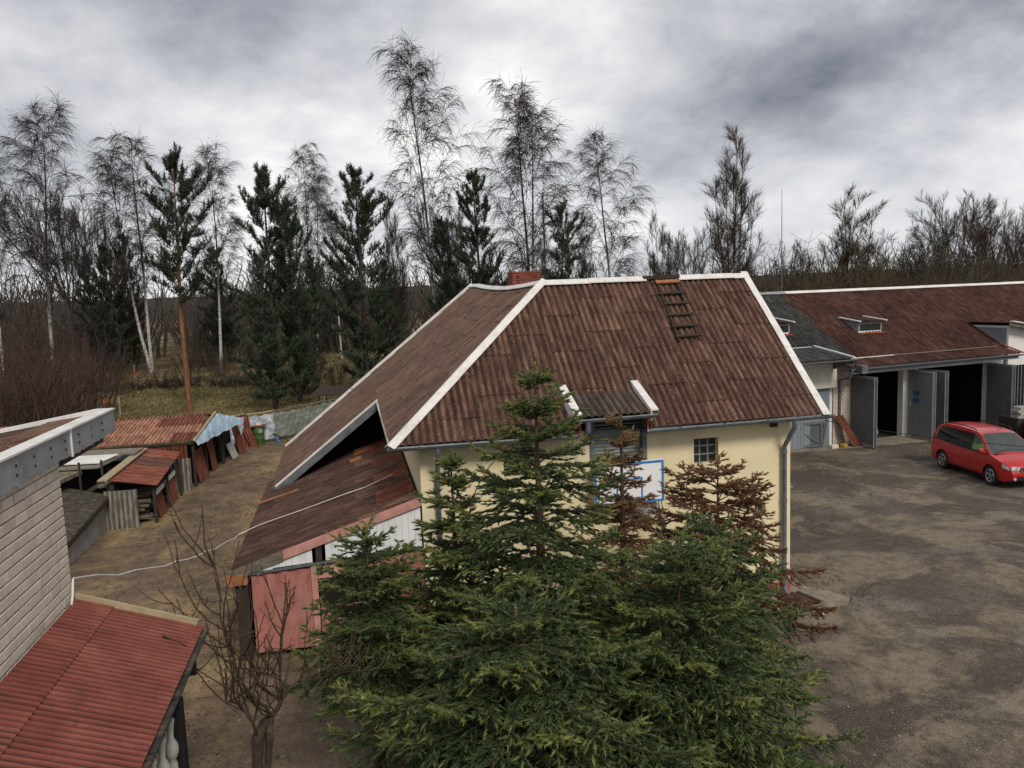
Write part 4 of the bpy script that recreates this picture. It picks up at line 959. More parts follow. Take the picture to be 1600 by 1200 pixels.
for z in (1.55, 1.86):
    c = p2 + d2 * .30 + n2 * -1.2; 
    B().hexa([c + Vector((0, 0, z)), c + d2 * .36 + Vector((0, 0, z)), c + d2 * .36 - n2 * .2 + Vector((0, 0, z)), c - n2 * .2 + Vector((0, 0, z)), c + Vector((0, 0, z + .2)), c + d2 * .36 + Vector((0, 0, z + .2)), c + d2 * .36 - n2 * .2 + Vector((0, 0, z + .2)), c - n2 * .2 + Vector((0, 0, z + .2))]).obj('sticker', 'sticker_blue', lf2)
c = p2 + d2 * .12 - n2 * 1.3
B().box(c.x - .01, c.x + .02, c.y - .10, c.y, 1.42, 1.62).obj('lock_plate', 'chrome', lf2)
leaf(.80, R(-93), 1.45, 1, 'door_grey')
leaf(4.85, R(-95), 1.42, 1, 'door_grey')
# roof dormers of the garage
def garage_dormer(xc, wd, t0, label=None):
    y0 = t0; zb = EZG + EKG * y0; hw = wd / 2
    dy = .95; zt = zb + .50; kk = .12
    yb = (zt - EZG + kk * -y0 + .0) / (EKG - kk) if EKG > kk else 0
    d = B().box(xc - hw, xc + hw, y0 + .02, y0 + .05, zb + .02, zb + .09).obj('dormer', 'white_wood', gar)
    fr = B().box(xc - hw, xc - hw + .07, y0, y0 + .05, zb + .09, zt - .02).box(xc + hw - .07, xc + hw, y0, y0 + .05, zb + .09, zt - .02).box(xc - hw + .07, xc + hw - .07, y0, y0 + .05, zt - .10, zt - .02)
    fr.obj('window_frame', 'zinc_pale', d)
    B().box(xc - hw + .07, xc + hw - .07, y0 + .03, y0 + .045, zb + .09, zt - .10).obj('pane', 'glass', d)
    y_end = y0 + (zt - zb) / (EKG - kk)
    for s in (-1, 1):
        x = xc + s * (hw - .012)
        B().prism([(x, y0 + .02, zb), (x, y0 + .02, zt), (x, y_end, EZG + EKG * y_end)], (.02 * s, 0, 0)).obj('cheek', 'door_blue', d)
        B().bar((x + .10 * s, y0 - .20, zt - .20 * kk + .07), (x + .06 * s, y_end + .02, EZG + EKG * y_end + .07), .10, .05).obj('verge_board', 'white_trim', d)
    corr('roof_sheet', 'slate_garage', d, (0, y0 - .18, zt - .18 * kk + .03), (1, 0, 0), Vector((0, 1, kk)).normalized(), Vector((0, -kk, 1)).normalized(), xc - hw - .08, xc + hw + .08, lambda s: 0, lambda s: y_end - y0 + .2, .15, .02)
    B().box(xc - hw - .05, xc + hw + .05, y0 - .16, y0 - .02, zb - .03, zb + .02).obj('flashing', 'rust_red', d)
garage_dormer(-.35, 1.35, 1.75)
garage_dormer(-5.25, 1.2, 2.0)
# white lime-washed extension through the roof at the right end
ext = thing('white_extension', 'white walled building with its own low roof at the right edge behind the red car', 'building', tuple(GO), GA)
SX = .17
ztp = lambda s_: 4.66 - SX * (s_ - 6.05)
B().prism([(6.05, -.10, 2.78), (12, -.10, 2.78), (12, -.10, ztp(12)), (6.05, -.10, ztp(6.05))], (0, 3.6, 0)).obj('wall', 'white_wall', ext)
B().box(6.03, 6.048, .0, 3.0, 3.6, 4.55).obj('side_cladding', 'door_blue', ext)
B().box(6.1, 12, .05, .12, 0, 2.77).obj('back_panel', 'black', ext)
for i in range(26):
    x = 6.15 + i * .21
    B().box(x, x + .07, -.06, -.02, .02, 2.775).obj('slat', 'zinc', ext)
B().bar((5.55, -.62, ztp(5.55) + .16), (12, -.62, ztp(12) + .16), .16, .05).obj('verge_board', 'white_trim', ext)
B().bar((5.5, -.56, ztp(5.5) + .04), (7.0, -.56, ztp(7) + .04), .06, .17).obj('fascia', 'wood_grey', ext)
B().bar((7.0, -.55, ztp(7) + .03), (12, -.55, ztp(12) + .03), .06, .19).obj('fascia', 'wood_orange', ext)
corr('roof_sheet', 'slate_garage', ext, (5.5, 0, ztp(5.5) + .10), (0, 1, 0), Vector((1, 0, -SX)).normalized(), Vector((SX, 0, 1)).normalized(), -.6, 1.9, lambda s: .3, lambda s: 6.5, .15, .02)
B().bar((6.0, -.03, 3.62), (6.0, 1.4, 4.45), .10, .04).obj('flashing', 'rust_red', ext)
B().bar((5.92, -.95, 3.46), (5.92, .05, 3.76), .10, .05).obj('flashing', 'rust_red', ext)
def GP(s, t, z=0.0): return Vector((GO.x + s * math.cos(GA) - t * math.sin(GA), GO.y + s * math.sin(GA) + t * math.cos(GA), z))
# mast behind the garage ridge
o = B().tube([tuple(GP(-2.2, 5.6, 3.5)), tuple(GP(-2.2, 5.6, 9.4)), tuple(GP(-2.2, 5.6, 11.6))], [.026, .020, .010], 8)
o = o.box(GP(-2.2, 5.6).x - .12, GP(-2.2, 5.6).x + .05, GP(-2.2, 5.6).y - .02, GP(-2.2, 5.6).y + .02, 9.0, 9.05).obj('mast', 'zinc', None, True); tag(o, 'thin tall antenna mast rising behind the garage ridge', 'antenna')

# things by the garage front
cf = thing('cold_frame', 'grey framed glazed panel with a diagonal brace beside the house corner', 'frame', (8.5, 14.0, 0))
fx0, fx1, fy, fz = 8.45, 10.02, 14.0, 1.12
B().box(fx0, fx1, fy, fy + .05, .05, .15).box(fx0, fx1, fy, fy + .05, fz - .10, fz).box(fx0, fx0 + .1, fy, fy + .05, .15, fz - .1).box(fx1 - .10, fx1, fy, fy + .05, .15, fz - .1).obj('frame', 'zinc', cf)
B().bar((fx0 + .1, fy + .025, 1.0), (fx1 - .15, fy + .025, .22), .08, .03, (0, 1, 0)).obj('brace', 'zinc', cf)
B().box(fx0 + .1, fx1 - .1, fy + .051, fy + .057, .15, fz - .1).obj('pane', 'frame_glass', cf)
B().box(fx0, fx1 + .1, fy + .06, fy + .5, 0, .05).obj('base', 'concrete', cf)
B().bar((fx1 - .02, fy + .03, 0), (fx1 + .18, fy - .02, fz + .08), .07, .05).obj('post', 'zinc', cf)
a, c = GP(-3.55, -.75, .03), GP(-4.05, -.10, 1.35)
dd_ = (c - a).normalized()
ls = corr('leaning_sheet', 'slate_shed', None, a, (GP(1, 0) - GP(0, 0)).normalized(), dd_, (GP(1, 0) - GP(0, 0)).cross(dd_).normalized(), -.02, .42, lambda s: 0, lambda s: 1.5, .15, .022)
tag(ls, 'narrow red corrugated sheet leaning on the brick pier by the garage door', 'sheet')
def blk(name, p, lx, ly, lz, mat, label, cat, rot=0.0, group=None):
    c_, s_ = math.cos(rot), math.sin(rot)
    def q(x, y, z): return (p[0] + x * c_ - y * s_, p[1] + x * s_ + y * c_, p[2] + z)
    e = min(lx, ly, lz) * .12; lo = []
    v = []
    for z, i in ((0, 1), (e, 0), (lz - e, 0), (lz, 1)):
        x, y = lx / 2 - e * i, ly / 2 - e * i; v += [q(-x, -y, z), q(x, -y, z), q(x, y, z), q(-x, y, z)]
    b_ = B(); b_.add(v, [(3, 2, 1, 0), (12, 13, 14, 15)] + [(4 * k + j, 4 * k + (j + 1) % 4, 4 * k + 4 + (j + 1) % 4, 4 * k + 4 + j) for k in range(3) for j in range(4)])
    return tag(b_.obj(name, mat), label, cat, group)
p = GP(-4.45, -.55); blk('brick', (p.x, p.y, .012), .36, .2, .16, 'silicate', 'pale brick lying at the foot of the blue-grey gate', 'brick', .2)
p = GP(-3.98, -.62); blk('plastic_pot', (p.x, p.y, .012), .24, .2, .16, 'yellow_thing', 'small mustard yellow pot on the slabs by the leaning red sheet', 'pot', .4)
p = GP(-4.2, -.4); blk('wood_block', (p.x, p.y, .012), .5, .14, .10, 'wood_dark', 'dark wooden offcut on the slabs by the brick pier', 'block', -.1)
# clutter inside the first garage
def sack(name, p, w_, h, mat, label, cat, seed):
    rg = np.random.default_rng(seed); b_ = B(); pr = []
    for i in range(8):
        t = i / 7; pr.append((w_ * (.75 + .3 * math.sin(2.6 * t + .4)) * (1 - .35 * t ** 3) * (1 + rg.uniform(-.06, .06)), h * t))
    b_.lathe(p, pr, 12); b_.V = [(v[0] + rg.normal(0, w_ * .05), v[1] + rg.normal(0, w_ * .05), v[2]) for v in b_.V]
    return tag(b_.obj(name, mat, None, True), label, cat)
sack('white_sack', tuple(GP(-.62, 1.3, .02)), .22, 1.15, 'white_wall', 'tall pale sack standing in the dark open garage by its right jamb', 'sack', 1)
sack('grey_sack', tuple(GP(-.9, .9, .02)), .20, .38, 'zinc_pale', 'small grey bundle on the garage floor before the pale sack', 'sack', 2)
sack('brown_sack', tuple(GP(-1.3, 2.4, .02)), .4, 1.5, 'wood_dark', 'dark brown heap deep inside the left open garage', 'heap', 3)
tb = thing('workbench', 'dark workbench at the back of the left open garage', 'workbench', tuple(GP(-2, 5.2)))
B().box(GP(-2, 5).x - .9, GP(-2, 5).x + .9, GP(-2, 5).y - .3, GP(-2, 5).y + .3, .85, .92).obj('top', 'wood_dark', tb)
for sx in (-.8, .8):
    for sy in (-.25, .25): B().box(GP(-2, 5).x + sx - .04, GP(-2, 5).x + sx + .04, GP(-2, 5).y + sy - .04, GP(-2, 5).y + sy + .04, 0, .85).obj('leg', 'wood_dark', tb)

# pavement slabs before the garages, and the apron round the house corner
pav = B().box(8.2, 20.5, 13.5, 14.7, -.03, .004).obj('pavement', 'slab'); struct(pav)
rg = random.Random(8)
x = 8.25
while x < 19.5:
    for j, (ya, yb) in enumerate(((13.48, 14.26), (14.29, 15.0))):
        if j == 1 and x > 16: continue
        wdt = 1.12; h_ = rg.uniform(.008, .03)
        o = B().box(x + .01, x + wdt - .012, ya + rg.uniform(-.01, .01), yb, -.05, h_).obj('paving_slab', 'slab'); o.parent = pav
    x += 1.14
# floor strip going into the garages
aps = B().prism([tuple(GP(-3.05, -.6, -.03)), tuple(GP(5.2, -.6, -.03)), tuple(GP(5.2, .35, -.03)), tuple(GP(-3.05, .35, -.03))], (0, 0, .042)).obj('threshold', 'slab'); struct(aps)
apron = B().box(-7.9, .38, -.93, -.02, -.05, .03).obj('apron', 'concrete'); struct(apron)
x = -7.9
while x < .3:
    o = B().box(x + .008, min(x + .78, .40) - .008, -.95 + rg.uniform(-.02, .02), -.02, .0, .045 + rg.uniform(0, .012)).obj('paving_slab', 'slab'); o.parent = apron; x += .79
for y in np.arange(0.02, 4.2, .8):
    o = B().box(.03, .44 + rg.uniform(-.03, .03), y, y + .78, 0, .04 + rg.uniform(0, .012)).obj('paving_slab', 'slab'); o.parent = apron
# broken concrete tongue at the corner
rgp = random.Random(4); pts = []
for x, y in ((.40, -.95), (.55, -.98), (.72, -.90), (.88, -.86), (.98, -.70), (1.10, -.60), (1.08, -.42), (1.0, -.30), (.92, -.12), (.78, .0), (.66, .12), (.55, .30), (.46, .42), (.40, .3)): pts.append((x + rgp.uniform(-.04, .04) * (x > .41), y + rgp.uniform(-.04, .04)))
o = B().prism([(x, y, -.05) for x, y in pts], (0, 0, .066)).obj('concrete_patch', 'slab'); o.parent = apron
sp_ = corr('drain_sheet', 'slate_black', None, (.12, -.82, .10), (1, 0, 0), Vector((-.35, .93, .08)).normalized(), Vector((0, -.08, 1)).normalized(), -.22, .23, lambda s: 0, lambda s: .62, .15, .022)
tag(sp_, 'short dark corrugated sheet under the downpipe on the apron', 'sheet')
o = B().box(.02, .10, -1.22, -1.18, .005, .03).obj('paper_scrap', 'white_plain'); tag(o, 'tiny white paper scrap on the dirt before the apron', 'litter')
# overhead wire from the house corner to beyond the right edge
wp = []
a, c = Vector((.55, -.42, 4.02)), Vector((3.2, -7.5, 4.45))
for i in range(17):
    t = i / 16; q = a.lerp(c, t); q.z -= .22 * 4 * t * (1 - t); wp.append(q)
o = B().tube(wp, .006, 5).obj('overhead_wire', 'black', None, True); tag(o, 'thin black overhead wire sagging from the house eave to the right', 'wire')
# stack of pavers and pale concrete ring behind the car
stc = thing('paver_stack', 'stack of grey concrete pavers by the right edge behind the red car', 'stack', (18.9, 12.6, 0))
B().box(18.0, 20.2, 12.2, 13.2, 0, .95).obj('pallet', 'wood_dark', stc)
for r in range(4):
    for i in range(5):
        x = 18.02 + i * .42 + (r % 2) * .1
        B().box(x, x + .40, 12.2 + rg.uniform(-.03, .03), 12.62, .955 + r * .12, .955 + r * .12 + .11).obj('paver', 'concrete', stc)
cr_b = B(); n = 22
for k in range(n):
    a0, a1 = math.pi * 2 * k / n, math.pi * 2 * (k + 1) / n
    for (r0, r1) in ((.62, .52),):
        P_ = lambda a, r, z: (18.6 + r * math.cos(a), 11.5 + r * math.sin(a), z)
        cr_b.hexa([P_(a0, r1, 0), P_(a0, r0, 0), P_(a1, r0, 0), P_(a1, r1, 0), P_(a0, r1, .95), P_(a0, r0, .95), P_(a1, r0, .95), P_(a1, r1, .95)])
o = cr_b.obj('concrete_ring', 'concrete', None, True); tag(o, 'pale beige concrete well ring standing behind the red car', 'ring')
# ------------------------------------------------------------------ row of patched sheds on the left
def plane_sheet(name, mat, a, bdir, up, wdt, hgt, parent=None, wave=.15, amp=.02):
    a, bdir, up = Vector(a), Vector(bdir).normalized(), Vector(up).normalized()
    return corr(name, mat, parent, a, bdir, up, bdir.cross(up).normalized(), 0, wdt, lambda s: 0, lambda s: hgt, wave, amp, lift=0)
# low concrete store under a tar roof
st = thing('concrete_store', 'low grey concrete store under a black mossy tar roof beside the brick building', 'shed', (-17.4, 9.4, 0))
for i, (ya, yb) in enumerate(((5.6, 7.5), (7.52, 9.2), (9.22, 11.05))):
    B().prism([(-17.45, ya, 0), (-17.45, yb - .01, 0), (-17.45, yb - .01, .42 + .46 * (yb - 5.6) / 5.45), (-17.45, ya, .42 + .46 * (ya - 5.6) / 5.45)], (.08, 0, 0)).obj('wall_panel', 'concrete', st)
B().prism([(-17.24, 5.4, .52), (-17.24, 11.2, 1.00), (-19.6, 11.6, 1.55), (-20.2, 5.4, 1.30)], (0, 0, .09)).obj('roof', 'tar', st)
B().prism([(-17.22, 5.4, .44), (-17.22, 11.2, .92), (-17.22, 11.2, 1.06), (-17.22, 5.4, .58)], (-.04, 0, 0)).obj('edge_board', 'wood_dark', st)
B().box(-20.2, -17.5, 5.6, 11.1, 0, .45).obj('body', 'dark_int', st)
o = blk('board', (-18.6, 9.6, 1.29), .7, .16, .03, 'wood_pale', 'small pale board lying on the mossy tar roof of the concrete store', 'board', .2)
# mossy slab roof with white sheet, nearer the brick wall
sl = thing('slab_shelter', 'flat shelter roofed with a mossy slab and thin posts behind the brick corner', 'shelter', (-19.4, 10.6, 0))
B().prism([(-20.9, 7.6, 1.62), (-18.55, 10.3, 1.66), (-18.2, 11.9, 1.70), (-20.9, 11.9, 1.72)], (0, 0, .12)).obj('roof', 'moss_roof', sl)
B().prism([(-20.6, 12.0, 1.86), (-17.75, 12.15, 1.80), (-17.5, 13.9, 1.84), (-20.6, 13.9, 1.92)], (0, 0, .05)).obj('roof_board', 'wood_grey', sl)
B().prism([(-19.2, 12.5, 1.94), (-17.85, 12.5, 1.90), (-17.55, 13.7, 1.94), (-18.8, 13.7, 1.97)], (0, 0, .03)).obj('roof_panel', 'white_trim', sl)
B().prism([(-19.8, 14.2, 1.9), (-17.1, 14.0, 1.86), (-17.0, 14.8, 1.9), (-19.8, 14.9, 1.95)], (0, 0, .05)).obj('roof_board', 'wood_grey', sl)
for x, y in ((-18.25, 11.7), (-17.62, 11.85)): B().box(x, x + .06, y, y + .06, 0, 2.12).obj('post', 'wood_dark', sl)
B().box(-20.6, -18.0, 13.7, 13.8, 0, 1.8).obj('back', 'dark_int', sl)
# timber lying over it
o = B().bar((-18.1, 11.0, 1.10), (-16.9, 14.9, 1.72), .20, .05).obj('roof_timber', 'wood_dark'); tag(o, 'dark sloping timber plank between tar roof and small red shed', 'plank')
o = B().bar((-17.55, 11.6, 1.28), (-16.75, 14.7, 1.60), .34, .06).obj('roof_timber', 'wood_grey'); tag(o, 'grey worn plank lying next to the mossy board on the small shed', 'plank')
# small wood store with a red slate lid
ws = thing('wood_store', 'small firewood store with red slate lid and leaning red side panels', 'shed', (-16.8, 13, 0))
a, u_, v_ = Vector((-17.20, 11.05, 1.58)), Vector((-.10, 4.35, .22)), Vector((1.42, .05, -.28))
for i in range(4):
    q = a + u_ * (i / 4)
    plane_sheet('roof_sheet', ['slate_shed', 'slate_shed', 'slate_red', 'slate_shed'][i], q + v_ + Vector((0, 0, .012 * i)), u_, -v_, 1.16, 1.47, ws, .15, .018)
B().bar((-17.32, 10.85, 1.63), (-17.08, 15.1, 1.86), .30, .04).obj('cover_plank', 'wood_pale', ws)
for x, y in ((-17.2, 11.2), (-16.0, 11.35), (-16.0, 13.2), (-15.95, 15.0), (-17.2, 15.0)): B().box(x, x + .10, y, y + .10, 0, 1.24).obj('post', 'wood_dark', ws)
B().box(-17.3, -17.1, 11.2, 15.1, 0, 1.4).obj('back_wall', 'wood_dark', ws)
rgl = random.Random(31)
V, F = [], []
lg = B()
for i in range(90):
    y = 11.5 + rgl.random() * 3.4; z = .06 + rgl.random() * 1.0; x = -16.12 - rgl.random() * .25; r = .04 + rgl.random() * .03
    lg.tube([(x, y, z), (x - .5, y + rgl.uniform(-.03, .03), z)], r, 6)
lg.obj('firewood', 'wood_grey', ws, kind='stuff')
plane_sheet('side_panel', 'slate_sheet', (-15.92, 11.85, .02), (-.02, 1.0, 0), (-.22, 0, 1), 1.1, .82, ws)
plane_sheet('side_panel', 'slate_sheet', (-15.90, 13.35, .02), (.0, 1.0, 0), (-.16, 0, 1), 1.3, .80, ws)
B().bar((-16.02, 11.75, .88), (-16.02, 13.0, .90), .04, .16).obj('rail', 'white_trim', ws)
B().bar((-16.0, 13.2, .95), (-16.0, 14.7, .97), .04, .16).obj('rail', 'white_trim', ws)
# pale slates standing on end
for nm, a, bdir, wdt, hgt, lab in (('standing_slate', (-17.36, 11.02, .0), (1, -.05, 0), .98, 1.24, 'pale grey corrugated slate standing upright at the near end of the small red shed'),
                                   ('standing_slate', (-16.34, 15.66, .0), (1, .02, 0), .72, 1.26, 'pale grey corrugated slate standing upright behind the small red shed, before the long one')):
    o = plane_sheet(nm, 'slate_pale', a, bdir, (0, .05, 1), wdt, hgt, None, .15, .026); tag(o, lab, 'sheet', 'pale slates standing on end by the sheds')
# long shed with faded orange roof
ls_ = thing('long_shed', 'long low shed with faded orange corrugated roof and dark patched front', 'shed', (-17.5, 17.5, 0))
E0, E1 = Vector((-24.5, 15.9, 1.86)), Vector((-15.55, 16.25, 1.82))
Rr = Vector((0.02, 3.55, .52)); es = (E1 - E0).normalized()
Le = (E1 - E0).length; tn = Rr.normalized(); LR = Rr.length
sheet_field(ls_, ['slate_orange', 'slate_orange', 'slate_orange', 'slate_shed'], E0, es, tn, 0, Le, LR, lambda s: 0, lambda s: LR + .25 * (s / Le), .9, 1.12, .15, .024, seed=33, stagger=0, jitter=.02)
plane_sheet('roof_sheet', 'slate_orange', E0 + Rr * 2 + Vector((0, 0, -1.05)), es, (0, -3.5, .55), Le, 3.6, ls_, .3)
B().bar(E1 + Vector((.03, -.05, .03)), E1 + Rr * 1.06 + Vector((.25, 0, .06)), .08, .05).obj('verge_strip', 'wood_pale', ls_)
B().bar(E0 + Vector((0, .03, -.08)), E1 + Vector((0, .03, -.08)), .05, .09).obj('eave_beam', 'wood_dark', ls_)
B().prism([(-24.5, 16.2, 0), (-15.9, 16.6, 0), (-15.9, 16.6, 1.7), (-24.5, 16.2, 1.75)], (0, .05, 0)).obj('front_wall', 'dark_int', ls_)
B().prism([(-19.9, 16.05, 1.28), (-17.35, 16.15, 1.30), (-17.35, 16.15, 1.72), (-19.9, 16.05, 1.74)], (0, .04, 0)).obj('blue_sheeting', 'tarp_dark', ls_)
plane_sheet('front_panel', 'slate_sheet', (-17.35, 16.12, .2), (1, .04, 0), (0, 0, 1), 1.55, 1.48, ls_, .15, .016)
B().prism([(-15.9, 16.6, 0), (-15.2, 23.0, 0), (-15.2, 23.0, 1.5), (-15.9, 16.6, 1.65)], (-.05, 0, 0)).obj('side_wall', 'dark_int', ls_)
for y, x in ((16.35, -15.62), (18.2, -15.5), (20.6, -15.2), (22.9, -14.95)): B().box(x - .05, x + .05, y, y + .1, 0, 1.62).obj('post', 'wood_dark', ls_)
# blue tarpaulin over its right end
tv, tf = [], []
nx, ny = 12, 22
for j in range(ny + 1):
    t = j / ny
    L_ = Vector((-15.58, 16.15, 1.86)).lerp(Vector((-15.25, 20.1, 2.34)), min(t * 1.6, 1)) if t < .625 else Vector((-15.25, 20.1, 2.34)).lerp(Vector((-14.62, 22.7, 1.72)), (t - .625) / .375)
    R_ = Vector((-15.40, 16.25, 1.66)).lerp(Vector((-14.52, 22.75, 1.56)), t)
    for i in range(nx + 1):
        s = i / nx; p = L_.lerp(R_, s)
        p.z += .05 * math.sin(math.pi * s) + .022 * math.sin(t * 31 + s * 5) * (1 - .3 * s) + .012 * math.sin(t * 67 + s * 11) - (.05 * s * s * abs(math.sin(t * 12)))
        tv.append(tuple(p))
tf = [[j * (nx + 1) + i, j * (nx + 1) + i + 1, (j + 1) * (nx + 1) + i + 1, (j + 1) * (nx + 1) + i] for j in range(ny) for i in range(nx)]
o = link('tarpaulin', make_mesh('tarpaulin', tv, [np.array(tf)], True), 'tarp'); tag(o, 'pale blue tarpaulin sheet stretched over the right end of the long shed', 'tarpaulin')
# panels leaning against its open right side
for nm, mat, a, bdir, up, wdt, hgt, lab, cat in (
    ('leaning_sheet', 'slate_sheet', (-15.52, 16.75, .02), (.10, 1, 0), (-.16, -.05, 1), 1.25, 1.30, 'rusty red panel, half blackened, leaning at the near corner of the long shed', 'panel'),
    ('leaning_sheet', 'slate_sheet', (-15.40, 18.95, .02), (.10, 1, 0), (-.13, 0, 1), .85, 1.35, 'flat dusty red panel leaning upright below the middle of the blue tarpaulin', 'panel'),
    ('leaning_sheet', 'wood_dark', (-15.22, 20.5, .02), (.10, 1, 0), (-.13, 0, 1), .45, 1.42, 'narrow brown board leaning under the tarpaulin right of the dusty red panel', 'panel'),
    ('leaning_sheet', 'slate_sheet', (-14.78, 22.55, .02), (.35, .9, 0), (-.25, .1, 1), .65, 1.55, 'bright rust red corrugated sheet leaning at the far end of the tarpaulin', 'panel')):
    o = plane_sheet(nm, mat, a, bdir, up, wdt, hgt, None, .15, .012); tag(o, lab, cat, 'panels leaning on the long shed')
o = B().prism([(-14.95, 21.45, .02), (-14.80, 22.15, .02), (-15.05, 22.1, .72), (-15.20, 21.4, .72)], (.03, -.01, 0)).obj('leaning_slab', 'concrete'); tag(o, 'small pale grey slab leaning in the shade under the tarpaulin', 'slab')
# red sheets propped by the fence, green drum with a tiled lid
for i, (a, bdir, up, wdt, hgt) in enumerate((((-14.95, 24.6, .0), (1, -.35, 0), (-.12, .25, 1), .62, 1.62), ((-14.45, 24.2, .0), (1, -.35, 0), (-.40, .25, 1), .42, 1.05))):
    o = plane_sheet('propped_sheet', 'slate_shed', a, bdir, up, wdt, hgt, None, .15, .014)
    tag(o, ['taller rust red sheet propped up left of the green drum', 'shorter slanting rust red sheet right against the green drum'][i], 'sheet', 'red sheets propped by the drum')
db = thing('drum', 'dented green steel drum with orange tiles for a lid by the fence', 'drum', (-14.15, 24.95, 0))
B().lathe((-14.15, 24.95, 0), [(.27, 0), (.28, .02), (.28, .30), (.293, .32), (.28, .34), (.28, .60), (.293, .62), (.28, .64), (.28, .88), (.27, .90)], 18).obj('body', 'barrel', db, True)
plane_sheet('lid_tile', 'slate_shed', (-14.55, 24.62, .93), (1, .1, 0), (0, 1, .1), .78, .62, db, .15, .03)
B().box(-14.24, -13.98, 24.80, 25.06, .98, 1.08).obj('brick', 'silicate', db)
B().prism([(-14.10, 24.66, .62), (-13.95, 24.69, .62), (-13.95, 24.69, .8), (-14.10, 24.66, .8)], (0, .01, 0)).obj('sticker', 'concrete', db)
# plastic-film fence
fe = thing('film_fence', 'pole fence hung with sagging grey-green plastic film behind the drum', 'fence', (-12.5, 26, 0))
fp = [(-15.9, 24.2), (-14.75, 24.9), (-13.42, 25.45), (-12.15, 26.9), (-10.95, 28.3), (-9.6, 29.8), (-8.2, 31.4)]
for i, (x, y) in enumerate(fp): B().tube([(x, y, 0), (x + .02, y, 1.72 + .08 * math.sin(i * 2))], [.055, .045], 7).obj('post', 'wood_grey', fe, True)
for i in range(len(fp) - 1):
    a, c = Vector((*fp[i], 1.55)), Vector((*fp[i + 1], 1.60))
    B().tube([a, a.lerp(c, .5) + Vector((0, 0, -.03)), c], [.035, .032, .028], 6).obj('top_rail', 'wood_pale' if i < 2 else 'wood_grey', fe, True)
    if i: B().bar(Vector((*fp[i], .25)), Vector((*fp[i + 1], .28)), .04, .06).obj('low_rail', 'wood_dark', fe)
    if i in (1, 2, 3): B().bar(Vector((*fp[i], .22 if i > 1 else .3)), Vector((*fp[i + 1], 1.42)), .045, .05).obj('brace', 'wood_grey' if i == 1 else 'wood_dark', fe)
    # film: a rippled sheet
    nn, mm = 18, 8; vv = []
    d = (c - a); nrm = Vector((d.y, -d.x, 0)).normalized()
    for jj in range(mm + 1):
        for ii in range(nn + 1):
            s, t = ii / nn, jj / mm
            z = .18 + 1.30 * t - .05 * math.sin(math.pi * s) * t + (.03 if jj == mm else 0) * math.sin(s * 19 + i)
            off = .03 * math.sin(s * 13 + t * 5 + i) + .018 * math.sin(s * 31 - t * 9)
            p = a.lerp(c, s); vv.append(tuple(Vector((p.x, p.y, z)) + nrm * (off + .07 - .0)))
    ff = [[j2 * (nn + 1) + i2, j2 * (nn + 1) + i2 + 1, (j2 + 1) * (nn + 1) + i2 + 1, (j2 + 1) * (nn + 1) + i2] for j2 in range(mm) for i2 in range(nn)]
    V = np.array(vv) - np.array((-12.5, 26, 0))
    link('film', make_mesh('film', V, [np.array(ff)], True), 'film_clear' if i < 2 else 'film_green', fe)
B().bar((-13.5, 25.3, .45), (-12.6, 24.9, .02), .05).obj('brace', 'wood_dark', fe)
o = B().tube([(-13.35, 25.28, .30), (-13.30, 25.25, .12), (-13.2, 25.1, .01)], .05, 6).obj('blue_pipe', 'bb_blue'); tag(o, 'short blue pipe end at the foot of the fence corner post', 'pipe')
# low roofed bench beyond the fence
rs = thing('roofed_shelter', 'little dark low-roofed shelter in the grass behind the film fence', 'shelter', (-10.3, 36.5, 0))
B().prism([(-12.1, 35.2, 1.02), (-8.6, 35.6, 1.06), (-8.4, 37.6, 1.36), (-11.6, 37.4, 1.34)], (0, 0, .06)).obj('roof', 'wood_dark', rs)
for x, y in ((-11.6, 35.5), (-8.9, 35.9), (-9.0, 37.3), (-11.2, 37.1)): B().box(x, x + .09, y, y + .09, 0, 1.12).obj('post', 'wood_dark', rs)
# marker stakes in the meadow
for nm, p, h, red, lab in (('marker_stake', (-27.2, 46.5, 0), 1.2, .35, 'dark stake with a red foot standing in the meadow behind the sheds'), ('marker_stake', (-30.0, 66.0, 0), 1.6, .9, 'far pale stake with a red band before the birch'), ('fence_stub', (-24.6, 40.2, 0), 1.25, 0, 'short pale concrete post left of the orange shed roof')):
    b_ = B().tube([p, (p[0], p[1], h)], .05, 6)
    o = b_.obj(nm, 'wood_dark' if nm == 'marker_stake' and red < .5 else 'concrete'); tag(o, lab, 'post')
    if red:
        r_ = B().lathe((p[0], p[1], red - .3), [(.10, 0), (.11, .15), (.06, .5)], 8).obj('red_band', 'red_plain', o)
# ------------------------------------------------------------------ cars
def interp(pts, x):
    xs = [p[0] for p in pts]; ys = [p[1] for p in pts]; return float(np.interp(x, xs, ys))
ZT = [(-2.2, .62), (-2.19, .98), (-2.13, 1.10), (-2.02, 1.38), (-1.90, 1.54), (-1.7, 1.605), (-1.3, 1.64), (-.7, 1.66), (-.1, 1.652), (.3, 1.615), (.5, 1.56), (.8, 1.37), (1.1, 1.165), (1.28, 1.045), (1.5, .985), (1.8, .91), (2.0, .835), (2.1, .77), (2.17, .66), (2.2, .56)]
def zt(x): return interp(ZT, x)
def Wx(x):
    if x > 1.5: return .885 - .20 * ((x - 1.5) / .7) ** 2.2
    if x < -1.7: return .885 - .10 * ((-1.7 - x) / .5) ** 2
    return .885
def wz(x, z):
    w_ = Wx(x); zb = .97
    if z < .55: return w_ * (1 - .05 * ((.55 - z) / .3) ** 2)
    if z < zb: return w_ * (1 - .035 * ((z - .55) / .42) ** 2)
    return w_ * (.965 - .30 * ((z - zb) / .68) ** 1.25)
def zbot(x): return .24 if abs(x) < 1.9 else .24 + .10 * (abs(x) - 1.9) / .3
NS, NTOP = 15, 9
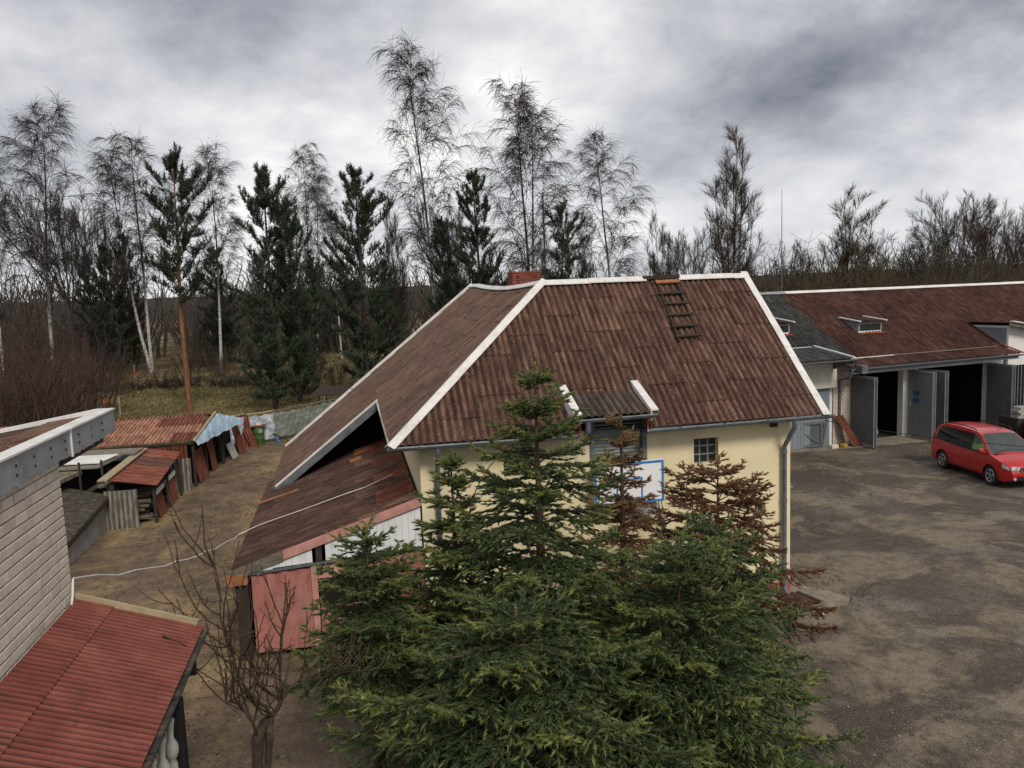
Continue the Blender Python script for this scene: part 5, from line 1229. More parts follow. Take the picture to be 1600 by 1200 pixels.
SIDEWIN = {'front': [(.26, 1.0), (.26, 1.50), (.47, 1.46), (.80, 1.27), (1.02, 1.09), (1.10, 1.0)]}
AXF, AXR, RW = 1.33, -1.37, .325
def inpoly(p, poly):
    c = False; n = len(poly)
    for i in range(n):
        a, b_ = poly[i], poly[(i + 1) % n]
        if (a[1] > p[1]) != (b_[1] > p[1]) and p[0] < (b_[0] - a[0]) * (p[1] - a[1]) / (b_[1] - a[1]) + a[0]: c = not c
    return c
def make_car(name, label, paint, group=None, detail=True):
    car = thing(name, label, 'car', (0, 0, 0), 1e-6, group)
    xs = np.linspace(-2.2, 2.2, 89); V = []; 
    ring = 2 * (NS + NTOP) + 1
    for x in xs:
        z1 = zt(x); z0 = zbot(x); zs_ = z1 - .045
        half = [(wz(x, z0 + (zs_ - z0) * k / NS), z0 + (zs_ - z0) * k / NS) for k in range(NS + 1)]
        wt = half[-1][0]
        half += [(wt * (1 - (k / NTOP) ** 1.0), zs_ + .045 * (1 - (1 - k / NTOP) ** 2.6)) for k in range(1, NTOP + 1)]
        full = [(x, -y, z) for y, z in half] + [(x, y, z) for y, z in half[-2::-1]]
        V += full
    F = []
    for i in range(len(xs) - 1):
        xm = (xs[i] + xs[i + 1]) / 2
        for j in range(ring - 1):
            a = i * ring + j; q = [a, a + ring, a + ring + 1, a + 1]
            zc = sum(V[k][2] for k in q) / 4; yc = sum(V[k][1] for k in q) / 4
            side = j < NS or j >= ring - 1 - NS
            if side and any((xm - ax) ** 2 + (zc - RW) ** 2 < .385 ** 2 for ax in (AXF, AXR)): continue
            if detail and side and inpoly((xm, zc), SIDEWIN['front']): continue
            if detail and not side and .52 < xm < 1.24: 
                if abs(yc) < wz(xm, zt(xm) - .045) * .93: continue
            F.append(q)
    m = B(); m.V = V; m.F = {4: F}
    m.add([V[k] for k in range(ring)], [tuple(range(ring))]); m.add([V[(len(xs) - 1) * ring + k] for k in range(ring)], [tuple(range(ring))[::-1]])
    body = m.obj('body', paint, car, True)
    # wheel-arch lips
    for ax in (AXF, AXR):
        for s in (-1, 1):
            L = B(); n = 20; vv = []
            for k in range(n + 1):
                t = math.radians(-12 + 204 * k / n)
                for r in (.375, .425):
                    x, z = ax + r * math.cos(t), RW + r * math.sin(t); vv.append((x, s * (wz(x, z) + .010), z))
            L.add(vv, [(2 * k, 2 * k + 1, 2 * k + 3, 2 * k + 2) for k in range(n)]); L.obj('arch_lip', paint, body, True)
    uc = B().box(-1.95, 1.95, -.76, .76, .22, .62); uc.obj('underbody', 'black', car)
    if detail: B().box(-1.9, 1.25, -.80, .80, .62, .80).obj('cabin_floor', 'black', car)
    # windows as proud panels following the body side
    def side_panel(nm, lo, hi, x0b, x0t, x1b, x1t, s, mat, off=.006, par=car):
        nu, nv = 12, 5; vv = []
        for j in range(nv + 1):
            t = j / nv
            for i in range(nu + 1):
                u = i / nu; xa = x0b + (x0t - x0b) * t; xb_ = x1b + (x1t - x1b) * t; x = xa + (xb_ - xa) * u
                z = lo(x) + (hi(x) - lo(x)) * t; vv.append((x, s * (wz(x, z) + off), z))
        P_ = B(); P_.add(vv, [(j * (nu + 1) + i, j * (nu + 1) + i + 1, (j + 1) * (nu + 1) + i + 1, (j + 1) * (nu + 1) + i) for j in range(nv) for i in range(nu)])
        return P_.obj(nm, mat, par, True)
    lo = lambda x: 1.0 + .03 * max(0, -x) ; hi = lambda x: min(zt(x) - .125, 1.515)
    for s in (-1, 1):
        side_panel('side_window', lo, hi, -1.92, -1.72, -.86, -.86, s, 'car_glass'); side_panel('side_window', lo, hi, -.83, -.83, .20, .20, s, 'car_glass')
        side_panel('window_pillar', lo, hi, -.865, -.865, -.825, -.825, s, 'black', .004); side_panel('window_pillar', lo, hi, .19, .19, .255, .255, s, 'black', .004)
        side_panel('side_window', lo, lambda x: min(zt(x) - .125, 1.50), .25, .25, 1.10, 1.02, s, 'windscreen' if detail else 'car_glass')
        side_panel('belt_trim', lambda x: .965 + .03 * max(0, -x), lambda x: .998 + .03 * max(0, -x), -1.93, -1.93, 1.14, 1.14, s, 'black', .009)
        side_panel('side_trim', lambda x: .555, lambda x: .60, -.95, -.95, .90, .90, s, paint, .022)
        side_panel('sill', lambda x: .245, lambda x: .30, -.95, -.95, .90, .90, s, 'black', .012)
        for xd in (-.90, .22, 1.12): side_panel('door_gap', lambda x: .32, lambda x: .97, xd - .006, xd - .006, xd + .006, xd + .006, s, 'black', .004)
        for xd in (-.60, .42): side_panel('door_handle', lambda x: .86, lambda x: .90, xd - .09, xd - .09, xd + .09, xd + .09, s, paint, .03)
        mr = B(); mr.lathe((1.02, s * 1.0, 1.0), [(.05, 0), (.085, .03), (.095, .09), (.08, .15), (.04, .175)], 12); mr.box(.98, 1.04, min(s * .86, s * .97), max(s * .86, s * .97), 1.0, 1.05)
        mr.obj('mirror', paint, car, True)
        rl = B().tube([(-1.55, s * .66, 1.60), (-1.45, s * .66, 1.655), (-.6, s * .665, 1.70), (.15, s * .66, 1.675), (.28, s * .655, 1.61)], .018, 6); rl.obj('roof_rail', 'black', car, True)
        # headlamp, tail lamp
        hv = []; nu, nv = 8, 4
        for j in range(nv + 1):
            for i in range(nu + 1):
                u, t = i / nu, j / nv; x = 1.86 + .27 * u; zz = .64 + .055 * (1 - u) + (.145 - .02 * u) * t; zz = min(zz, zt(x) - .05)
                y = wz(x, zz) + .012
                hv.append((x + .01, s * y, zz))
        HB = B(); HB.add(hv, [(j * (nu + 1) + i, j * (nu + 1) + i + 1, (j + 1) * (nu + 1) + i + 1, (j + 1) * (nu + 1) + i) for j in range(nv) for i in range(nu)])
        HB.prism([(2.13, s * .71, .66), (2.17, s * .46, .64), (2.165, s * .44, .74), (2.12, s * .70, .77)], (.035, 0, 0)); HB.obj('headlight', 'lamp', car, True)
        side_panel('tail_light', lambda x: .95, lambda x: 1.15, -2.17, -2.12, -2.0, -1.97, s, 'red_plain', .01)
        B().tube([(2.15, s * .60, .36), (2.21, s * .60, .36)], .045, 10).obj('fog_light', 'lamp', car, True)
    # windscreen
    wv_ = []; nu, nv = 10, 12
    for i in range(nu + 1):
        x = .49 + (1.27 - .49) * i / nu
        for k in range(nv + 1):
            f = -1 + 2 * k / nv; wt = wz(x, zt(x) - .045) * .96
            wv_.append((x, wt * f, zt(x) - .045 + .045 * (1 - abs(f * .96) ** 2.6) + .008))
    WS = B(); WS.add(wv_, [(i * (nv + 1) + k, i * (nv + 1) + k + 1, (i + 1) * (nv + 1) + k + 1, (i + 1) * (nv + 1) + k) for i in range(nu) for k in range(nv)])
    WS.obj('windscreen', 'windscreen' if detail else 'car_glass', car, True)
    B().box(1.22, 1.36, -.74, .74, 1.0, 1.028).obj('cowl', 'black', car)
    wp_ = B(); wp_.bar((1.25, -.6, 1.065), (1.18, .02, 1.12), .02).bar((1.25, .05, 1.065), (1.18, .62, 1.11), .02); wp_.obj('wiper', 'black', car, kind='stuff')
    B().box(-2.16, -2.10, -.55, .55, 1.12, 1.40).obj('rear_window', 'car_glass', car)
    # grille, badge, bumper opening, plate
    gr = B().prism([(2.175, -.42, .72), (2.20, -.36, .60), (2.20, .36, .60), (2.175, .42, .72)], (.02, 0, 0)); g_ = gr.obj('grille', 'black', car)
    B().bar((2.198, -.43, .735), (2.215, -.37, .595), .022).bar((2.215, -.37, .595), (2.215, .37, .595), .022).bar((2.215, .37, .595), (2.198, .43, .735), .022).obj('grille_trim', 'chrome', g_)
    B().tube([(2.20, 0, .66), (2.225, 0, .66)], .06, 14).obj('badge', 'chrome', g_, True)
    B().box(2.17, 2.205, -.55, .55, .33, .45).obj('air_intake', 'black', car)
    B().box(2.2, 2.215, -.26, .26, .46, .565).obj('number_plate', 'white_plain', car)
    # wheels
    for ax in (AXF, AXR):
        for s in (-1, 1):
            cx_, cy_ = ax, s * .775
            ty = B(); n = 28; pr = [(.215, -.10), (.30, -.105), (.322, -.07), (.325, 0), (.322, .07), (.30, .105), (.215, .10)]
            vv = [(cx_ + r * math.cos(2 * math.pi * k / n), cy_ + yy_, RW + r * math.sin(2 * math.pi * k / n)) for r, yy_ in pr for k in range(n)]
            ty.add(vv, [(i * n + k, i * n + (k + 1) % n, (i + 1) * n + (k + 1) % n, (i + 1) * n + k) for i in range(len(pr) - 1) for k in range(n)])
            wh = ty.obj('wheel', 'tyre', car, True)
            dk = B().tube([(cx_, cy_ - .02 * s, RW), (cx_, cy_ + .06 * s, RW)], .21, 20); dk.obj('brake_disc', 'black', wh, True)
            rim = B(); yo = cy_ + s * .095
            rim.tube([(cx_ + .205 * math.cos(t), yo, RW + .205 * math.sin(t)) for t in np.linspace(0, 2 * math.pi, 29)], .016, 6, False)
            rim.tube([(cx_, yo - s * .03, RW), (cx_, yo + s * .012, RW)], .045, 12)
            for q in range(5):
                t = 2 * math.pi * q / 5 + .3
                for dt in (-.13, .13): rim.bar((cx_ + .04 * math.cos(t), yo, RW + .04 * math.sin(t)), (cx_ + .20 * math.cos(t + dt), yo, RW + .20 * math.sin(t + dt)), .036, .02, (0, 1, 0))
            rim.obj('rim', 'alloy', wh, True)
    if detail:
        B().box(.95, 1.30, -.72, .72, .80, .97).obj('dashboard', 'black', car)
        for s in (-1, 1):
            sb = B(); sb.prism([(-.05, s * .40 - .24, .82), (.42, s * .40 - .24, .82), (.42, s * .40 - .24, .95), (.05, s * .40 - .24, .95), (-.10, s * .40 - .24, 1.45), (-.24, s * .40 - .24, 1.45)], (0, .48, 0))
            se = sb.obj('seat', 'door_grey', car, True)
            if s < 0:
                # green hi-vis vest pulled over the passenger seat back
                ve = B(); y0, y1 = s * .40 - .27, s * .40 + .27
                ve.prism([(.09, y0, .93), (.12, y0, .93), (-.06, y0, 1.36), (-.26, y0, 1.36), (-.26, y0, 1.0)], (0, .17, 0)); ve.prism([(.09, y1 - .17, .93), (.12, y1 - .17, .93), (-.06, y1 - .17, 1.36), (-.26, y1 - .17, 1.36), (-.26, y1 - .17, 1.0)], (0, .17, 0))
                ve.prism([(.03, y0, .93), (.125, y0, .93), (.06, y0, 1.12), (-.02, y0, 1.12)], (0, y1 - y0, 0)); ve.obj('vest', 'hivis', se)
            B().tube([(-.15, s * .40, 1.45), (-.15, s * .40, 1.55)], .09, 10).obj('headrest', 'door_grey', se, True)
        B().tube([(.86 + .0 * t, .40 + .18 * math.cos(t), 1.02 + .16 * math.sin(t)) for t in np.linspace(0, 2 * math.pi, 19)], .015, 6, False).obj('steering_wheel', 'black', car, True)
        side_panel('parking_disc', lambda x: 1.02, lambda x: 1.055, .93, .94, 1.02, 1.0, -1, 'white_plain', .009)
    return car
red = make_car('car', 'red people carrier with black roof rails parked before the open garages', 'paint_red')
red.location = (12.38, 7.70, 0); red.scale = (.97, .97, 1.03); red.rotation_euler = (0, 0, math.atan2(-.991, -.136))
blk_ = make_car('car', 'dark car parked inside the right open garage, its pale headlights showing', 'paint_black', None, False)
q = GP(2.95, 3.6); blk_.location = (q.x, q.y, .012); blk_.rotation_euler = (0, 0, GA - R(90))
# ------------------------------------------------------------------ bare trees, pines and bushes behind the yard
def bare_tree(seed, kind):
    """20 m template about 7 m wide: returns (trunk verts, faces), (crown verts, faces)"""
    rg = np.random.default_rng(seed); TR, CR = Tubes(), Tubes()
    H = 20.0
    if kind == 'birch': stems = [(H, 0, 0)] if seed % 2 else [(H, 0, 0), (H * .86, rg.uniform(0, 6), .16)]
    elif kind == 'multi': stems = [(H * (1 - .05 * q_), q_ * 2.4, .035 * q_ ** .85) for q_ in range(9)]
    else: stems = [(H * .42, 0, .05)]
    weep = kind == 'birch'
    def twig(p, d, L, r):
        CR.add(grow(rg, p, unit(d + rg.normal(0, .45, 3)), L * rg.uniform(.6, 1.35), 3, (0, 0, -.95) if weep else (0, 0, .5), .13), taper(r, r * .65, 3))
    def limb(p, d, L, r, depth, bend):
        n = 6 if depth < 2 else 4
        pts = grow(rg, p, d, L, n, bend, .09 if kind != 'twisted' else .32)
        (TR if depth == 0 and kind != 'birch' else CR).add(pts, taper(r, max(.010, r * .35), n), 4 if depth == 0 else 3)
        m = {0: 9, 1: 6, 2: 0}[depth]
        for k in range(m):
            t = .2 + .8 * (k + rg.uniform(0, .8)) / m; i = min(int(t * (n - 1)), n - 2); q = pts[i] + (pts[i + 1] - pts[i]) * (t * (n - 1) - i)
            dd = unit(pts[i + 1] - pts[i]); side = unit(np.cross(dd, rg.normal(0, 1, 3)))
            nd = unit(dd * .85 + side * .7 + np.array([0, 0, .15]))
            if depth == 0: limb(q, nd, L * .5 * (1.1 - .5 * t), r * .45, 1, (0, 0, .25) if not weep else (0, 0, -.25))
            else: limb(q, nd, L * .42 * (1.15 - .5 * t), max(.013, r * .45), 2, (0, 0, .2) if not weep else (0, 0, -.7))
        nt = {0: 4, 1: 16, 2: 24 if kind == 'birch' else 17}[depth]
        for k in range(nt):
            t = .15 + .85 * (k + rg.random()) / nt; i = min(int(t * (n - 1)), n - 2); q = pts[i] + (pts[i + 1] - pts[i]) * (t * (n - 1) - i)
            twig(q, unit(pts[i + 1] - pts[i]), (1.15 if weep else .75) if depth == 2 else .9, .0115)
    for hs, az, lean_ in stems:
        d = unit(np.array([math.cos(az) * lean_, math.sin(az) * lean_, 1]))
        n = 12; tp = grow(rg, (0.12 * math.cos(az) if lean_ else 0, .12 * math.sin(az) if lean_ else 0, 0), d, hs, n, (0, 0, .4 * lean_), .02)
        r0 = .17 if kind == 'birch' else (.09 if kind == 'multi' else .20)
        TR.add(tp, taper(r0, .02 if kind in ('birch', 'multi') else .13, n), 7)
        if kind in ('birch', 'multi'):
            m = 24 if len(stems) == 1 else (17 if kind == 'birch' else 8)
            for k in range(m):
                t = (.26 if kind == 'birch' else .22) + .72 * (k + rg.uniform(0, .9)) / m
                i = min(int(t * (n - 1)), n - 2); q = tp[i] + (tp[i + 1] - tp[i]) * (t * (n - 1) - i)
                a = k * 2.4 + rg.uniform(-.5, .5); el = R(rg.uniform(48, 70)) if t < .75 else R(rg.uniform(60, 80))
                L = (4.6 * math.sin(math.pi * min(1, (t - .06) * .97)) ** .8 + .6) * rg.uniform(.7, 1.15) * (1 if kind == 'birch' else .62)
                limb(q, cyl(a, el), L, .045 * (1.15 - t), 1 if kind == 'multi' else 1, (0, 0, .1) if t > .5 else (0, 0, .3))
        else:
            top = tp[-1]
            for k in range(7):
                limb(tp[-1 - (k % 3)], cyl(k * 2.1 + rg.uniform(-.4, .4), R(rg.uniform(28, 70))), H * .58 * rg.uniform(.75, 1.05), .11, 0, (0, 0, .5))
    return TR.build(), CR.build()
def pine(seed, crown0, dens, hw):
    """16 m template: trunk, limbs, needle tufts"""
    rg = np.random.default_rng(seed); TR, LB = Tubes(), Tubes(); H = 16.0
    tp = grow(rg, (0, 0, 0), (0, 0, 1), H, 14, (0, 0, 0), .014); TR.add(tp, taper(.20, .02, 14), 8)
    C, D = [], []
    z = crown0 * H
    if crown0 > .3:
        for k in range(14):     # dead snags below the crown
            zz = rg.uniform(.12, crown0) * H; q = tp[min(int(zz / H * 13), 12)]
            LB.add(grow(rg, (q[0], q[1], zz), cyl(rg.uniform(0, 6.28), rg.uniform(-.2, .3)), rg.uniform(.5, 1.8), 4, (0, 0, -.3), .15), taper(.018, .006, 4))
    while z < H - .25:
        t = (z - crown0 * H) / (H * (1 - crown0)); i = min(int(z / H * 13), 12); f = z / H * 13 - i
        q = tp[i] + (tp[i + 1] - tp[i]) * f
        L0 = hw * (math.sin(math.pi * min(1, .18 + .80 * t)) ** .75) * (1.0 if t < .55 else 1.05 - .35 * (t - .55)); L0 = max(L0, .5)
        for k in range(int(rg.integers(4, 7))):
            L = L0 * rg.uniform(.35, 1.3); a = rg.uniform(0, 6.28); el = R(rg.uniform(-10, 28) + 34 * t)
            pts = grow(rg, q, cyl(a, el), L, 6, (0, 0, .75), .14); LB.add(pts, taper(.035 * (1.1 - t), .008, 6))
            for s in np.arange(.40, 1.01, .14 / max(.7, L) * 1.15):
                if rg.random() > dens: continue
                j = min(int(s * 5), 4); p = pts[j] + (pts[j + 1] - pts[j]) * (s * 5 - j); dd = unit(pts[j + 1] - pts[j])
                for e in range(2):
                    sd = unit(np.cross(dd, np.array([0, 0, 1.])) * (1 if e else -1) + dd * rg.uniform(.3, .9) + np.array([0, 0, rg.uniform(.1, .7)]))
                    l2 = rg.uniform(.15, .75) * min(1, L * .5); pe = p + sd * l2
                    LB.add(np.array([p, p + sd * l2 * .5, pe]), taper(.010, .006, 3)); C.append(pe); D.append(unit(sd * .6 + np.array([0, 0, .8]))); C.append(p + sd * l2 * .4); D.append(unit(sd + np.array([0, 0, .6])))
            C.append(pts[-1]); D.append(unit(pts[-1] - pts[-2] + np.array([0, 0, .3]))); C.append(pts[-1] + np.array([0, 0, .18])); D.append(np.array([0, 0, 1.]))
        z += .57 * rg.uniform(.6, 1.5)
    for k in range(3): C.append(tp[-1] + np.array([0, 0, .25 * k - .3])); D.append(np.array([0, 0, 1.]))
    C, D = np.array(C), np.array(D)
    return TR.build(), LB.build(), needle_tris(rg, C, D, 12, .29, .048, .66, .14)
def needle_tris(rg, C, D, K, L, wdt, spread, along=0.0, tint=None):
    """K needle triangles round each centre: verts (n,3), faces, tint"""
    m = len(C); d = unit(D[:, None, :] + rg.normal(0, spread, (m, K, 3)))
    base = C[:, None, :] + D[:, None, :] * rg.uniform(-along, along, (m, K, 1))
    side = unit(np.cross(d, rg.normal(0, 1, (m, K, 3)))) * wdt / 2
    l = L * rg.uniform(.7, 1.15, (m, K, 1))
    V = np.stack([base - side, base + side, base + d * l], 2).reshape(-1, 3)
    F = np.arange(m * K * 3).reshape(-1, 3)
    tn = np.clip(rg.normal(.45, .18, (m, 1)) + rg.uniform(-.1, .1, (m, K)), 0, 1)
    return V, F, np.repeat(tn.ravel(), 3)
def bush(seed, n_st, H, W, sub=5, thin=1.0, kids=3):
    rg = np.random.default_rng(seed); T_ = Tubes()
    for k in range(n_st):
        a = rg.uniform(0, 6.28); r = W * .35 * math.sqrt(rg.random()); el = R(rg.uniform(48, 88))
        L = H * rg.uniform(.55, 1.08)
        pts = grow(rg, (r * math.cos(a), r * math.sin(a), 0), cyl(a + rg.uniform(-.6, .6), el), L, 5, (0, 0, .1), .10); T_.add(pts, taper(.030 * thin, .008 * thin, 5))
        for _ in range(sub):
            s = rg.uniform(.25, .95); j = min(int(s * 4), 3); p = pts[j] + (pts[j + 1] - pts[j]) * (s * 4 - j); dd = unit(unit(pts[j + 1] - pts[j]) + rg.normal(0, .5, 3))
            q = grow(rg, p, dd, L * rg.uniform(.18, .42), 4, (0, 0, .3), .16); T_.add(q, taper(.012 * thin, .006 * thin, 4))
            for _ in range(kids):
                T_.add(grow(rg, q[1 + int(rg.integers(0, 2))], unit(q[2] - q[1] + rg.normal(0, .6, 3)), L * rg.uniform(.08, .2), 3, (0, 0, .2), .15), taper(.008 * thin, .005 * thin, 3))
    return T_.build()
def tm(name, VF, mat, smooth=True, tint=None):
    me = make_mesh(name, VF[0], [VF[1]], smooth, tint); me.materials.append(M[mat]); return me
TPL = {}
for i, sd_ in enumerate((11, 12, 13)):
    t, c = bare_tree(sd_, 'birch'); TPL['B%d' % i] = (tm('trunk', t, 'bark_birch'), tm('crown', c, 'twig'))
for i, sd_ in enumerate((21, 22)):
    t, c = bare_tree(sd_, 'multi'); TPL['M%d' % i] = (tm('trunk', t, 'bark_dark'), tm('crown', c, 'twig_brown'))
TPL['M2'] = TPL['M1']
t, c = bare_tree(31, 'round'); TPL['R0'] = (tm('trunk', t, 'bark_dark'), tm('crown', c, 'twig'))
TPL['R1'] = TPL['R0']
t, c = bare_tree(32, 'twisted'); TPL['T0'] = (tm('trunk', t, 'bark_dark'), tm('crown', c, 'bark_dark'))
PT = {}
for k, (sd_, c0, dn_, hw) in {'P1': (41, .44, .8, 2.7), 'P2': (42, .05, .85, 3.2), 'P3': (43, .04, .9, 2.6)}.items():
    t, l, n = pine(sd_, c0, dn_, hw); PT[k] = (tm('trunk', t, 'bark_pine' if k == 'P1' else 'bark_dark'), tm('limbs', l, 'bark_dark'), tm('crown', n[:2], 'needle_pine', False, n[2]))
def place_tree(name, label, cat, parts, x, y, sxy, sz, rot, group=None, alt=None):
    t = thing(name, label, cat, (x, y, -.03), rot + 1e-4, group); t.scale = (sxy, sxy, sz)
    for nm, me, st_ in parts:
        o = link(nm, me, None, t, st_)
        if nm == 'crown' and alt: o.material_slots[0].link = 'OBJECT'; o.material_slots[0].material = M[alt]
    return t
rt = random.Random(77)
TREES = [
 ('B0', -37.4, 66.8, 25.0, 7.4, 'tall bare birch with drooping crown at the left edge', 'birch_tree'),
 ('B1', -30.6, 75.6, 24.8, 7.6, 'sparse drooping birch just left of the tall orange-trunked pine', 'birch_tree'),
 ('B2', -22.5, 68.8, 21.5, 6.5, 'weeping birch right behind the tall orange-trunked pine', 'birch_tree'),
 ('B1', -13.3, 72.1, 22.7, 5.2, 'faint slim birch between the two bushy pines', 'birch_tree'),
 ('B0', -2.3, 49.4, 25.6, 6.6, 'tallest birch of all, right of the pines and left of the chimney', 'birch_tree'),
 ('B1', 4.9, 44.9, 22.4, 6.6, 'broad forked birch standing just behind the chimney and mast', 'birch_tree'),
 ('B2', 14.7, 53.1, 19.4, 6.5, 'rounded birch behind the middle of the house ridge', 'birch_tree'),
 ('M0', 23.2, 47.2, 20.7, 6.6, 'tall many-stemmed bare tree behind the right end of the house ridge', 'bare_tree'),
 ('M2', 37.5, 51.5, 15.7, 8.0, 'olive many-stemmed bare tree behind the garage ridge, right of the antenna', 'bare_tree'),
 ('R0', 62.5, 66.8, 14.9, 6.6, 'round-crowned bare tree far behind the right part of the garage', 'bare_tree'),
 ('R0', -33.4, 60.9, 16.3, 6.1, 'dark spreading bare tree beside the birch at the left edge', 'bare_tree'),
 ('T0', 45.7, 54.9, 10.9, 4.6, 'black twisted old fruit tree behind the garage ridge', 'fruit_tree'),
 ('T0', 48.9, 56.3, 9.4, 4.0, 'smaller black crooked fruit tree just right of the twisted one', 'fruit_tree'),
 ('M1', 20.9, 57.9, 14.5, 3.8, 'thin bare tree between the rounded birch and the many-stemmed tree', 'bare_tree'),
 ('M0', -5.3, 53.1, 16.0, 3.6, 'brushy upright bare tree at the left foot of the tallest birch', 'bare_tree'),
 ('R1', 57.5, 52.5, 13.0, 4.6, 'brownish bare tree cut by the right edge behind the garage', 'bare_tree'),
 ('R1', 59.2, 57.2, 12.1, 6.2, 'dense reddish bare tree near the right edge behind the garage', 'bare_tree'),
 ('M1', 38.7, 61.4, 11.6, 4.2, 'low dark bare tree just right of the antenna mast', 'bare_tree'),
 ('R0', 28.8, 68.6, 12.3, 4.4, 'small far bare tree between ridge end and many-stemmed tree', 'bare_tree'),
 ('B2', -40.9, 64.4, 21.2, 5.3, 'birch half cut off by the left edge of the picture', 'birch_tree'),
 ('B0', -10.5, 81.7, 17.6, 4.7, 'small pale birch far behind the right bushy pine', 'birch_tree'),
 ('R0', -37.0, 82.0, 16.3, 5.1, 'far bare tree left of the sparse drooping birch', 'bare_tree'),
 ('R0', -.1, 56.1, 13.8, 3.4, 'low bare tree between the tallest birch and the pine left of the mast', 'bare_tree'),
 ('M1', 13.0, 57.5, 14.6, 3.4, 'thin bare tree at the left side of the rounded birch', 'bare_tree'),
 ('M1', 9.4, 58.0, 13.0, 4.0, 'low brown tree right behind the small pine by the mast', 'bare_tree'),
]
for k, x, y, h, wd, lab, nm in TREES:
    a, b_ = TPL[k]; sx = wd / (7.4 if k[0] != 'R' else 9.0) * (1.15 if k[0] == 'B' else 1.0)
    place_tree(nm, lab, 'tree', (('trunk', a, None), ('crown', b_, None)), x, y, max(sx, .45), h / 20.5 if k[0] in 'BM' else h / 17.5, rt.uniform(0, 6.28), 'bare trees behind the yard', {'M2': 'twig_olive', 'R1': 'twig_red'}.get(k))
PINES = [
 ('P1', -20.1, 39.5, 16.8, 4.0, 'tall pine with bare orange trunk and narrow dark crown'),
 ('P2', -14.5, 38.2, 15.7, 4.9, 'bushy dark pine behind the film fence, branched nearly to the grass'),
 ('P2', -13.0, 40.6, 13.9, 3.6, 'slightly lower pine merging into the right side of the bushy dark pine'),
 ('P2', -8.4, 39.4, 15.8, 5.3, 'bushy pine left of the house roof edge and right of the drooping birches'),
 ('P3', .6, 43.7, 16.4, 4.2, 'dense pointed pine between the tallest birch and the chimney'),
 ('P1', 7.6, 46.4, 14.0, 3.1, 'small thin pine right of the mast behind the house ridge'),
 ('P3', -1.6, 47.2, 13.3, 2.8, 'short pine just left of the dense pointed pine'),
 ('P3', -34.3, 76.3, 14.0, 3.8, 'far dark conifer left of the tall orange-trunked pine'),
 ('P3', -33.2, 79.2, 15.4, 3.2, 'far slim dark conifer close behind the sparse drooping birch'),
 ('P3', -38.6, 84.4, 13.4, 3.4, 'farthest dark conifer right of the spreading tree at the left'),
 ('P3', -23.4, 77.2, 13.5, 4.0, 'far dark conifer behind the weeping birch'),
 ('P3', -5.4, 69.4, 11.2, 3.4, 'far dark conifer left of the tallest birch'),
 ('P3', -13.1, 66.9, 11.6, 3.3, 'far dark conifer between the two bushy pines'),
]
for k, x, y, h, wd, lab in PINES:
    a, l, c = PT[k]; place_tree('pine_tree', lab, 'tree', (('trunk', a, None), ('limbs', l, 'stuff'), ('crown', c, 'stuff')), x, y, wd / (4.0 if k != 'P2' else 5.0), h / 16.2, rt.uniform(0, 6.28), 'pines beyond the sheds')
# shrubs
BS = [tm('stems', bush(51 + i, 34, 4.6, 3.2), m) for i, m in enumerate(('twig_red', 'twig_brown', 'twig_olive'))]
SH = dict(left=[(-31.4, 36.0), (-27.6, 29.0), (-28.4, 33.3), (-25.5, 26.6), (-28.4, 36.3), (-25.7, 30.7), (-28.0, 39.3), (-25.8, 34.8), (-26.9, 41.1), (-32.2, 45.3), (-31.7, 48.2)],
          mid=[(-30.5, 56.2), (-27.6, 53.5), (-25.8, 57.3), (-23.9, 61.0), (-19.5, 53.9), (-15.2, 51.0), (-12.9, 46.5), (-10.6, 48.0), (-7.7, 45.4), (-4.7, 46.8), (-34.3, 65.1), (-22.6, 66.8)],
          right=[(28.0, 48.3), (26.6, 42.5), (33.4, 49.2), (31.9, 43.4), (39.3, 50.1), (35.6, 42.7), (41.2, 45.6), (38.4, 40.1), (45.1, 44.8), (44.1, 40.9), (49.6, 43.9), (48.3, 40.1), (35.4, 59.0), (42.6, 59.6), (53.1, 55.4), (56.7, 52.6)],
          cen=[(3.8, 53.3), (7.9, 58.5), (9.9, 54.1), (14.6, 59.2), (16.3, 54.8), (21.6, 59.8), (23.0, 55.4), (23.6, 51.2), (29.9, 58.1), (29.7, 54.1)])
